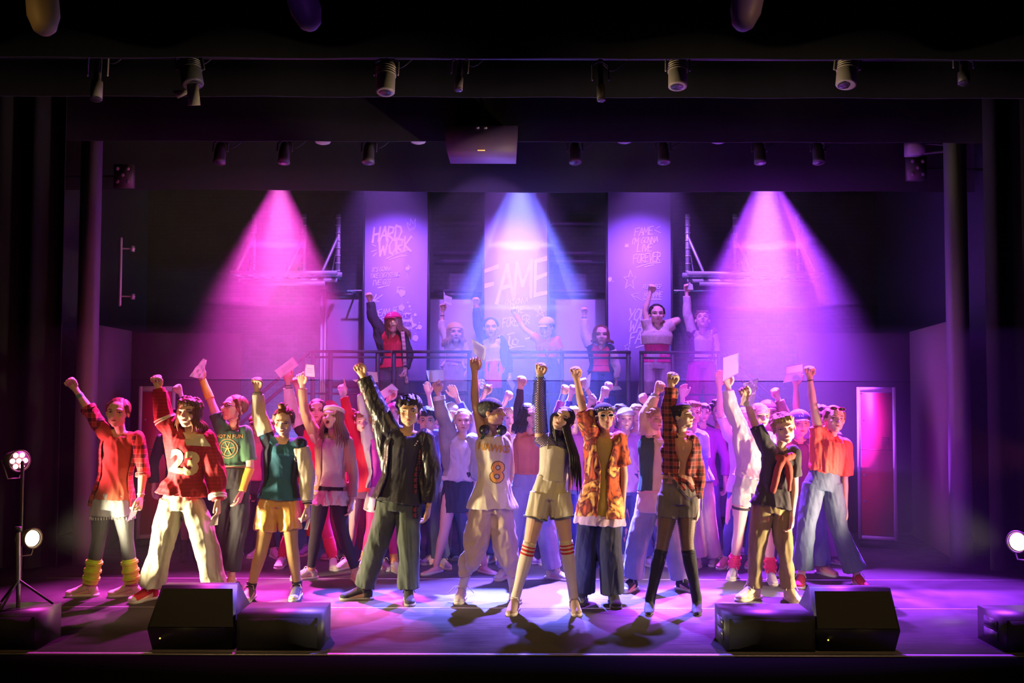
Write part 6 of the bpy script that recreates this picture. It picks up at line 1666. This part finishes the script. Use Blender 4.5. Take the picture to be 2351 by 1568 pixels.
    # orange velvet
    P = person('girl with dark bobbed hair in rust velvet top over black sleeves and pale blue jeans', (1214, 954, 60), (1208, 1330), det=2, hair=('', 'dark'), skin='pink', Hpx=404, wA=(1195, 888), eA=(1190, 935), sA=(1198, 1000), sB=(1240, 1012), eB=(1250, 1070), wB=(1245, 1120),
               hA=(1196, 1118), hB=(1232, 1118), kA=(1180, 1215), kB=(1254, 1220), aA=(1160, 1306), aB=(1268, 1308), tA=(1150, 1326), tB=(1296, 1328), yaw=35, roll=4, wear=[
        ('hair', 'long', 'dark', .12), ('top', F((.52, .16, .08)), dict(hem=.24, sl=.95, ease=.022, slm=F((.05, .035, .045)), r0=.064, r1=.044, flare=.01)), ('pants', MD((.42, .44, .58), (.28, .3, .45)), dict(prof=BAGGY, u1=.97)), ('shoes', (.80, .74, .72), dict())])
    # red sweater pointing
    P = person('child in red sweater pointing up with one finger and clutching pink paper', (833, 968, 54), (838, 1305), det=1, hair=('', 'auburn'), skin='pink', Hpx=364, wA=(789, 905), eA=(798, 950), sA=(818, 1000), pA='point', yaw=10, wear=[
        ('hair', 'short', 'auburn'), ('top', F((.62, .02, .03)), dict(hem=0, sl=.93, r0=.064, r1=.048, ease=.02)), ('pants', F((.10, .02, .08)), dict(prof=TIGHT)), ('shoes', (.8, .7, .6), dict())])
    paper('pink lit folded sheet under the pointing finger of the red sweater child', [(774, 891), (792, 886), (797, 904), (783, 915)], P.Yp - .10, .01, .006)
    # denim jacket sleeve behind leather boy, pink tights
    P = person('girl in grey denim jacket, white shorts and hot pink tights behind the leather jacket boy', (868, 972, 54), (852, 1322), det=1, hair=('', 'auburn'), skin='fair', Hpx=378, wA=(832, 895), eA=(836, 945), sA=(854, 1003), sB=(900, 1008), hA=(862, 1130), hB=(892, 1130), kA=(852, 1215), kB=(900, 1215), aA=(836, 1285), aB=(905, 1292), tA=(818, 1326), pA='hold', wear=[
        ('hair', 'curly', 'auburn'), ('top', F((.42, .03, .35)), dict(hem=.1, sl=0)), ('jacket', MD((.38, .36, .38), (.2, .2, .24)), dict(hem=.10, sl=.9, ease=.03, r0=.074, r1=.056, web=.3, name='denim_jacket')), ('shorts', F((.82, .76, .76)), dict(u1=.25)),
        ('sock', .20, 1.0, (.85, .03, .20), dict(name='tights', tight=.002)), ('sock', .86, 1.0, (.85, .35, .08), dict(tight=.008)), ('shoes', (.8, .74, .68), dict())])
    paper('curled cream sheet behind the raised fist of the leather jacket boy', [(843, 853), (866, 854), (868, 877), (852, 879)], P.Yp + .02, .03)
    paper('small white sheet edge poking out before the raised leather sleeve', [(809, 872), (826, 871), (826, 877), (816, 877)], P.Yp - .05, .005)
    # varsity red tee, pink leg warmers
    P = person('dark haired girl in cream sleeved varsity jacket with hot pink leggings, holding a large sheet', (728, 942, 56), (704, 1308), det=2, hair=('', 'dark'), skin='pink', Hpx=394, wA=(661, 878), eA=(669, 938), sA=(692, 985), sB=(740, 992), hA=(700, 1110), hB=(732, 1110), kA=(672, 1200), kB=(745, 1200), aA=(648, 1280), aB=(765, 1282), tA=(630, 1308), tB=(766, 1310), pA='open', yaw=8, wear=[
        ('hair', 'long', 'brown', .14), ('top', F((.75, .04, .06)), dict(hem=-.02, sl=0, ease=.016)), ('leggings', F((.70, .02, .14))), ('band', 'leg', 'AB', .70, 1.0, None, [.054, .058, .056, .046], 'leg_warmer', F((.85, .02, .10), 'knit')), ('shoes', (.85, .78, .76), dict()),
        ('jacket', F((.03, .02, .03)), dict(hem=.1, sl=.90, ease=.028, r0=.078, r1=.052, rm=.07, slm=F((.84, .76, .72)), cuff=((.03, .03, .04), (.85, .8, .8)), open_=40, name='varsity_jacket'))])
    paper('large lined white sheet raised between the varsity girl and the cardigan girl', [(630, 851), (672, 819), (686, 838), (644, 869)], P.Yp - .08, .012, marks=True)
    # blue and orange socks legs
    P = person('girl with rainbow striped head scarf in blue tights with orange knee bands', (757, 942, 46), (752, 1275), det=1, hair=('', 'auburn'), skin='pink', Hpx=354, kA=(716, 1175), kB=(778, 1175), aA=(712, 1255), aB=(786, 1255), wear=[('hair', 'buzz', 'auburn'), ('beanie', (.6, .05, .12)), ('top', F((.5, .04, .12)), dict(sl=.5)), ('shorts', F((.05, .10, .4)), dict(u1=.3)),
        ('sock', .2, 1.0, (.05, .12, .38), dict(name='tights', tight=.002)), ('sock', .62, .84, (.60, .12, .03), dict(name='orange_band', tight=.010)), ('shoes', (.25, .18, .5), dict())], up=('a', 681, 888))
    # denim vest / black leggings behind
    P = person('child in pink tee and grey vest with black leggings behind the girl with yellow gloves', (590, 975, 50), (578, 1272), det=1, hair=('', 'auburn'), skin='pink', Hpx=330, kA=(568, 1190), kB=(612, 1190), aA=(550, 1258), aB=(628, 1262), tA=(540, 1276), wear=[('hair', 'buzz', 'auburn'), ('cap', (.5, .03, .06)), ('top', F((.80, .28, .24)), dict(sl=.25, hem=.16)), ('leggings', F((.02, .02, .024))), ('jacket', F((.12, .10, .12)), dict(sl=0.02, open_=50, hem=.12, name='vest')), ('shoes', (.82, .72, .68), dict())])
    # behind 23 girl: fishnet leg person, small fist
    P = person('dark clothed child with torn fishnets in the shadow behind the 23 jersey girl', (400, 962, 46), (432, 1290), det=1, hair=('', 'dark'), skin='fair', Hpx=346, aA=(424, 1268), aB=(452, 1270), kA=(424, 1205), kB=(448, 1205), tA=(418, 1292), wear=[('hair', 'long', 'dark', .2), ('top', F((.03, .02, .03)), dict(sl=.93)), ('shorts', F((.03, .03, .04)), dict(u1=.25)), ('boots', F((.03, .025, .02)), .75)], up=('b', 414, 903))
    for S in 'A': g = G(); limb(P, g, 'leg', S, .2, .76, [(0, .0865), (.25, .0765), (.46, .0560), (.52, .0545), (.66, .056), (.8, .045)], n=24, cap='flat'); put('fishnet_stocking', g, mat('lace_black', ()), P.ob)

    # dark tee boy on the right
    P = person('broad singer in dark tee and dark shorts standing in shadow between the sheets', (1652, 945, 60), (1656, 1280), det=2, hair=('', 'dark'), skin='pink', Hpx=362, w=1.35, wA=(1610, 1090), eA=(1592, 1055), sA=(1618, 986), sB=(1680, 990), eB=(1690, 1050), wB=(1690, 1110), hA=(1638, 1104), hB=(1672, 1104), kA=(1640, 1195), kB=(1678, 1195), aA=(1640, 1258), aB=(1688, 1250), tA=(1624, 1282), tB=(1700, 1268), wear=[
        ('hair', 'short', 'dark'), ('headband', (.6, .8, .6), .34, .03), ('top', F((.035, .03, .07)), dict(hem=.04, sl=.42, r0=.075, r1=.075, ease=.02)), ('shorts', F((.05, .045, .12)), dict(u1=.46, r=.11)), ('sock', .9, 1, (.10, .06, .1)), ('shoes', (.60, .40, .55), dict(sc=1.1))])
    # tie dye
    P = person('boy in pale blue tie dye shirt holding a folded sheet by the flannel shirt girl', (1590, 948, 58), (1618, 1302), det=2, hair=('', 'light_brown'), skin='pink', Hpx=376, sA=(1575, 1000), sB=(1612, 1004), eB=(1618, 1075), wB=(1619, 1120), hA=(1588, 1108), hB=(1614, 1108), kA=(1590, 1200), kB=(1622, 1200), aA=(1600, 1284), aB=(1636, 1280), tB=(1652, 1284), pB='hold', eA=(1560, 1060), wA=(1560, 1110), wear=[
        ('hair', 'short', 'light_brown'), ('top', F((.70, .72, .85), 'blotch', col2=(.30, .35, .75)), dict(hem=.02, sl=.34, r0=.07, r1=.075, ease=.028, flare=.02)), ('pants', F((.48, .36, .38)), dict(prof=BAGGY)), ('shoes', (.6, .5, .6), dict())])
    paper('folded violet tinted sheet in the lowered hand of the tie dye boy', [(1610, 1146), (1634, 1129), (1630, 1146), (1610, 1155)], P.Yp - .10, .01, fold=.02)
    # white cap with purple
    P = person('child in white cap and violet tee behind the floral shirt boy', (1437, 962, 54), (1440, 1298), det=1, hair=('', 'fair'), skin='pink', Hpx=364, wear=[('hair', 'buzz', 'fair'), ('cap', (.85, .84, .88), None, True), ('top', F((.55, .25, .65), 'blotch', col2=(.8, .6, .8)), dict(sl=.35, r0=.07, r1=.07)), ('pants', MD((.10, .12, .35), (.05, .07, .2)), dict(prof=BAGGY)), ('shoes', (.6, .5, .75), dict(style='high'))])
    # cream sleeve behind green varsity, hair wrap
    P = person('child in pale pink hoodie beside the green varsity jacket', (1462, 952, 50), (1470, 1296), det=1, hair=('', 'blonde'), skin='pink', Hpx=370, wear=[('hair', 'short', 'blonde'), ('top', F((.75, .55, .62)), dict(sl=.9)), ('pants', MD((.10, .12, .3), (.05, .07, .2)), dict(prof=TIGHT)), ('shoes', (.6, .5, .7), dict())], up=('b', 1482, 925))
    # NY cap
    P = person('boy in navy cap lettered NY and brown jacket behind the blond boy', (1836, 972, 64), (1846, 1318), det=2, hair=('', 'brown'), skin='pink', Hpx=372, w=1.1, wear=[
        ('hair', 'buzz', 'brown'), ('cap', (.03, .03, .08), (.25, .25, .5), False, 'NY'), ('top', F((.08, .03, .06)), dict(sl=0)), ('jacket', F((.20, .11, .08), 'denim', col2=(.12, .06, .05)), dict(open_=22, sl=.9, hem=-.02)), ('pants', MD((.14, .15, .3), (.08, .09, .2)), dict(prof=BAGGY)), ('shoes', (.55, .2, .25), dict())])
    # hat and brown sleeve fist
    P = person('child in pink bucket hat with brown padded sleeve raised behind the white shirt girl', (1764, 945, 54), (1772, 1300), det=1, hair=('', 'blonde'), skin='pink', Hpx=376, wear=[('hair', 'buzz', 'blonde'), ('cap', (.7, .3, .5)), ('top', F((.35, .16, .12)), dict(sl=.92, r0=.066, r1=.056, ease=.03)), ('pants', MD((.12, .14, .4), (.07, .08, .25)), dict(prof=BAGGY)), ('shoes', (.6, .2, .3), dict())], up=('b', 1785, 913))
    # violet paper
    P = person('singer in dark glasses behind the coral top girl lifting a violet lit sheet', (1884, 955, 54), (1880, 1296), det=1, hair=('', 'dark'), skin='pink', Hpx=374, wear=[('hair', 'short', 'dark'), ('glasses', (.04, .03, .05)), ('top', F((.55, .2, .5)), dict(sl=.2)), ('pants', F((.22, .08, .25)), dict(prof=BAGGY)), ('shoes', (.5, .2, .4), dict())], up=('a', 1827, 885), pA='open')
    paper('violet lit folded sheet lifted beside the raised fist of the coral top girl', [(1807, 840), (1844, 834), (1842, 872), (1799, 880)], P.Yp - .08, .02, fold=.025)
    # paper over face girl
    P = person('pale haired child hidden behind the raised arm of the blond boy, open hand up', (1709, 962, 56), (1706, 1302), det=1, hair=('', 'fair'), skin='pink', Hpx=368, wear=[('hair', 'long', 'fair', .16), ('top', F((.75, .55, .6)), dict(sl=.4)), ('pants', MD((.12, .14, .4), (.07, .08, .25)), dict(prof=TIGHT)), ('shoes', (.7, .2, .3), dict())], up=('a', 1651, 886), pA='open')

    # rear rows: heads, fists and shaded clothes
    rear = [
        ('child in pale blue cap behind the grey denim jacket girl', (1036, 950, 52), (1038, 1292), 'cap', (.7, .72, .9), 'light_brown', (.2, .2, .6), ('b', 1048, 912), 'relax', 'pink', (.12, .12, .4)),
        ('child in patterned headscarf half hidden by the leather jacket boy', (905, 946, 46), (905, 1290), 'beanie', (.55, .12, .35), 'brown', (.15, .12, .4), ('a', 893, 917), 'hold', 'pink', (.08, .05, .2)),
        ('fair haired child between the HAWKS jersey boy and the rust velvet top', (1172, 960, 48), (1170, 1290), 'messy', None, 'fair', (.75, .70, .85), ('a', 1162, 918), 'fist', 'pink', (.2, .2, .5)),
        ('blond child with blue wristband fist behind the centre girl', (1318, 958, 50), (1300, 1292), 'messy', None, 'blonde', (.3, .05, .3), ('a', 1293, 905), 'fist', 'pink', (.1, .1, .4)),
        ('child with dark raised fist behind the fishnet sleeve girl', (1335, 950, 48), (1335, 1284), 'short', None, 'dark', (.12, .10, .4), ('a', 1311, 905), 'fist', 'pink', (.1, .1, .35)),
        ('child with striped cuff fist beside the floral shirt boy', (1362, 966, 48), (1362, 1288), 'short', None, 'brown', (.7, .5, .55), ('a', 1354, 928), 'fist', 'pink', (.5, .1, .4)),
        ('child with pink raised fist behind the floral shirt boy', (1402, 955, 46), (1400, 1286), 'short', None, 'dark', (.4, .05, .25), ('a', 1384, 908), 'fist', 'pink', (.1, .1, .3)),
        ('child in navy jacket with raised fist behind the white cap child', (1424, 950, 46), (1428, 1280), 'short', None, 'brown', (.03, .04, .12), ('a', 1394, 898), 'fist', 'pink', (.08, .1, .3)),
        ('child with narrow headband and open hand behind the tie dye boy', (1614, 948, 46), (1604, 1280), 'short', None, 'dark', (.3, .05, .3), ('a', 1567, 912), 'relax', 'pink', (.08, .05, .2)),
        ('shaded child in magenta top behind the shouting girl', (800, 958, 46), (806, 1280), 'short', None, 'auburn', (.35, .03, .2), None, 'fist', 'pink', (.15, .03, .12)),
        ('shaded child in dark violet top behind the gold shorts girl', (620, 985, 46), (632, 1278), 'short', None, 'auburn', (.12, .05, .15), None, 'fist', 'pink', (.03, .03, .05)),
        ('child in white shirt raising a narrow sheet behind the floral shirt boy', (1350, 950, 44), (1352, 1284), 'short', None, 'brown', (.7, .6, .7), ('b', 1346, 890), 'hold', 'fair', (.3, .3, .5)),
        ('child in varsity cuff with pale blue crushed sheet beside the HAWKS arm', (1120, 955, 44), (1128, 1296), 'short', None, 'brown', (.5, .4, .6), ('a', 1112, 905), 'hold', 'pink', (.1, .1, .4)),
    ]
    for lab, hd, gr, hs_, hc, hcol, sc, up, pose, sk, pc in rear:
        w = [('hair', hs_ if hs_ in ('short', 'messy', 'curly') else 'buzz', hcol)]
        if hs_ == 'cap': w.append(('cap', hc))
        if hs_ == 'beanie': w.append(('beanie', hc))
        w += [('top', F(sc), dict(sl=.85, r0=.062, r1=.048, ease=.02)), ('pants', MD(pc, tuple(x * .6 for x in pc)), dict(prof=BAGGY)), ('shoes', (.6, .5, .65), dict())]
        k = dict(up=up) if up else {}
        if up: k['p' + up[0].upper()] = pose
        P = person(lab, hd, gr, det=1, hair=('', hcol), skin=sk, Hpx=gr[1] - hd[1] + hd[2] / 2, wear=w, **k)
        if 'blue wristband' in lab: band(P, 'arm', 'A', .82, 1.0, (.25, .35, .85), .034, 'wristband')
        if 'narrow sheet' in lab: paper('narrow bright sheet seen edge on beside the raised arm of the floral shirt boy', [(1349, 862), (1357, 856), (1354, 888), (1341, 900)], P.Yp - .05, .01)
        if 'crushed' in lab: paper('pale blue crushed sheet beside the raised arm of the HAWKS jersey boy', [(1096, 872), (1112, 868), (1120, 893), (1102, 893)], P.Yp - .05, .02, .01)
        if 'patterned' in lab: paper('purple lit sheet raised between the platform legs and the leather jacket boy', [(871, 900), (900, 880), (915, 895), (880, 917)], P.Yp - .05, .01)


def cast_top():
    YP = 12.15; z0 = 1.05; gy = 877 + (1.78 - z0) * FPX / YP
    K = dict(Y=YP, z0=z0, det=2, flatfeet=True)
    P = person('platform singer in magenta cap and gold face mask with black bomber jacket over red tee', (902, 741, 52), (903, gy), hair=('', 'light_brown'), skin='fair', Hpx=gy - 716, wA=(849, 690), eA=(856, 728), sA=(877, 762), sB=(925, 768), eB=(937, 815), wB=(931, 850), hA=(890, 845), hB=(918, 845), yaw=-10, pitch=6, roll=-8, pB='hold', off=dict(wB=.08), wear=[
        ('hair', 'long', 'light_brown', .18, True, 1), ('cap', (.75, .02, .16), None, False, 'NY'), ('top', F((.75, .02, .05)), dict(hem=.0, sl=0, ease=.02, flare=.02)), ('pants', MD((.16, .14, .15), (.1, .1, .1)), dict(prof=BAGGY)), ('shoes', (.4, .4, .4), dict())], **K)
    jacket(P, F((.03, .025, .035)), hem=.12, sl=.95, ease=.034, r0=.076, r1=.056, rm=.074, open_=46, web=.2, name='bomber_jacket')
    g = G(); h = G(); h.ell((0, .10, -.02), (.33, .36, .34), n=22, m=13); h.ell((0, .40, -.08), (.07, .09, .14)); V, Q, T = h.arr(); V[:, 1] = np.maximum(V[:, 1], .12); put('face_mask', (hw(P, V), Q, T), mat('gold_mask', (.75, .58, .22), .3, 'fabric', bump=.4, metal=.7), P.ob)
    g = G(); g.tube(cr([pix(924, 762, P.Yp - .13), pix(928, 800, P.Yp - .14), pix(930, 850, P.Yp - .10), pix(934, 880, P.Yp - .1)], 12), .022, .004, side=(1, 0, 0)); put('hanging_tape', g, F((.80, .60, .50), 'stripes', col2=(.6, .3, .3)), P.ob)
    P = person('platform girl in yellow headscarf with white shirt and pale grey skirt', (1045, 764, 50), (1040, gy), hair=('', 'blonde'), skin='fair', Hpx=gy - 739, wA=(1016, 715), eA=(1015, 752), sA=(1026, 784), sB=(1064, 790), eB=(1072, 825), wB=(1070, 850), hA=(1028, 850), hB=(1053, 850), yaw=14, pitch=4, pA='hold', wear=[
        ('hair', 'long', 'blonde', .14), ('beanie', (.70, .45, .12)), ('top', F((.72, .58, .56)), dict(hem=.20, sl=0, ease=.006)), ('skirt', F((.42, .36, .34)), dict(L=.30, flare=.045)), ('leggings', F((.25, .1, .1))), ('shoes', (.7, .6, .6), dict()),
        ('jacket', F((.76, .66, .66)), dict(hem=.10, sl=.72, ease=.022, open_=55, r0=.062, r1=.056, name='white_shirt', flare=.03)), ('band', 'arm', 'A', .86, .88, (.05, .03, .06), .031, 'hair_tie')], **K)
    g = G(); ring(P, g, .34, .39, .016 * P.s); put('belt', g, F((.25, .12, .3)), P.ob)
    paper('bent white sheet raised by the platform girl in the yellow headscarf', [(1019, 667), (1023, 680), (1036, 700), (1018, 694)], YP - .08, .01); paper('ruled sheet flap beside the raised hand of the yellow headscarf girl', [(1020, 676), (1038, 682), (1037, 701), (1019, 694)], YP - .10, .005, marks=True)
    P = person('platform singer in navy jacket over white tee and magenta skirt beside the FAME banner', (1127, 752, 50), (1137, gy), hair=('', 'brown'), skin='pink', Hpx=gy - 727, wA=(1093, 700), eA=(1096, 745), sA=(1108, 778), sB=(1150, 780), eB=(1166, 825), wB=(1170, 862), hA=(1120, 850), hB=(1148, 850), pB='hold', wear=[
        ('hair', 'buzz', 'brown'), ('top', F((.78, .66, .74)), dict(hem=.3, sl=0, ease=.014)), ('skirt', F((.80, .02, .22)), dict(L=.24, flare=.01)), ('leggings', F((.03, .02, .05))), ('shoes', (.4, .4, .45), dict()), ('jacket', F((.05, .05, .13)), dict(hem=.06, sl=.93, ease=.03, open_=42, r0=.072, r1=.052, name='navy_jacket')), ('band', 'arm', 'A', .80, 1.02, (.5, .03, .15), .036, 'red_cuff')], **K)
    paper('pale sheet in the lowered hand of the magenta skirt singer', [(1163, 872), (1174, 868), (1184, 884), (1177, 898)], YP - .10, .01)
    P = person('platform singer in glittering peaked cap and pink tee stretching one arm sideways', (1254, 752, 48), (1258, gy), hair=('', 'brown'), skin='pink', Hpx=gy - 727, wA=(1183, 722), eA=(1203, 755), sA=(1236, 780), sB=(1277, 782), eB=(1291, 830), wB=(1290, 870), hA=(1244, 838), hB=(1268, 838), yaw=-30, pitch=-12, pA='point', wear=[
        ('hair', 'buzz', 'brown'), ('cap', (.72, .60, .66)), ('top', F((.80, .12, .28)), dict(hem=.30, sl=.22, ease=.018, r0=.066, r1=.066)), ('pants', F((.06, .05, .22)), dict(prof=BAGGY)), ('shoes', (.4, .3, .6), dict()), ('band', 'arm', 'A', .72, 1.0, (.85, .25, .2), .032, 'striped_wristband')], **K)
    g = G(); a = P.J['N']; g.tube(cr([a + [-.07, -.05, 0], a + [-.03, -.11, -.12], a + [0, -.12, -.19], a + [.03, -.11, -.12], a + [.07, -.05, 0]], 14), .005, n=5); put('necklace', g, F((.05, .03, .1)), P.ob)
    P = person('platform girl in navy varsity jacket over red top holding a sheet, before the third banner', (1380, 769, 50), (1378, gy), hair=('', 'auburn'), skin='pink', Hpx=gy - 744, wA=(1341, 722), eA=(1343, 765), sA=(1357, 797), sB=(1401, 800), eB=(1414, 845), wB=(1414, 875), hA=(1366, 855), hB=(1392, 855), pB='hold', wear=[
        ('hair', 'long', 'auburn', .06), ('top', F((.78, .02, .12)), dict(hem=0, sl=0, ease=.016)), ('pants', F((.05, .04, .18)), dict(prof=BAGGY)), ('shoes', (.4, .3, .6), dict()), ('jacket', F((.02, .02, .07)), dict(hem=.0, sl=.88, ease=.034, open_=42, r0=.080, r1=.056, rm=.074, slm=F((.78, .62, .66)), cuff=((.02, .02, .06), (.7, .6, .7)), name='varsity_jacket'))], **K)
    g = G(); ring(P, g, .26, .30, .02 * P.s); put('belt', g, F((.3, .01, .1)), P.ob)
    paper('pale sheet in the lowered hand of the platform varsity girl', [(1404, 888), (1422, 886), (1428, 894), (1406, 897)], YP - .12, .005)
    P = person('platform singer in white mesh crop over magenta top, one elbow bent behind the neck', (1508, 721, 50), (1506, gy), hair=('', 'dark'), skin='fair', Hpx=gy - 697, wA=(1493, 672), eA=(1481, 714), sA=(1487, 748), sB=(1532, 752), eB=(1558, 734), wB=(1524, 740), hA=(1492, 838), hB=(1524, 838), w=1.2, dA=(.25, 0, 1), off=dict(wB=-.08, eB=-.02), pB='fist', wear=[
        ('hair', 'back', 'dark'), ('top', F((.75, .02, .25)), dict(hem=.06, sl=0, ease=.008)), ('pants', MD((.52, .38, .48), (.35, .25, .35)), dict(prof=BAGGY)), ('shoes', (.5, .4, .6), dict())], **K)
    top(P, F((.75, .58, .55), 'knit', scale=1.6), hem=.56, sl=.22, ease=.034, r0=.072, r1=.074, flare=.0, name='mesh_crop_top')
    P = person('platform singer in dark waistcoat and magenta trousers looking up at the far end', (1613, 735, 48), (1612, gy), hair=('', 'light_brown'), skin='pink', Hpx=gy - 711, wA=(1577, 672), eA=(1578, 720), sA=(1589, 762), sB=(1636, 764), eB=(1645, 815), wB=(1640, 860), hA=(1598, 838), hB=(1626, 838), pitch=26, yaw=-10, pA='hold', wear=[
        ('hair', 'short', 'light_brown'), ('top', F((.75, .55, .65)), dict(hem=.12, sl=.92, ease=.012, r0=.066, r1=.05)), ('pants', F((.60, .02, .30)), dict(prof=BAGGY)), ('shoes', (.4, .3, .6), dict()), ('jacket', F((.12, .04, .16)), dict(hem=.10, sl=0.02, ease=.03, open_=48, name='waistcoat'))], **K)
    paper('white sheet lifted before the wall rack by the waistcoat singer', [(1581, 648), (1590, 652), (1592, 665), (1578, 664)], YP - .08, .01)


import os, time
_t = time.time()
ONLY = os.environ.get('ONLY', '')
for n, f in (('f', cast_front), ('m', cast_mid), ('t', cast_top)):
    if not ONLY or n in ONLY: f(); print('CAST', n, round(time.time() - _t, 1), flush=True)
for m in bpy.data.meshes:
    if not m.users: bpy.data.meshes.remove(m)
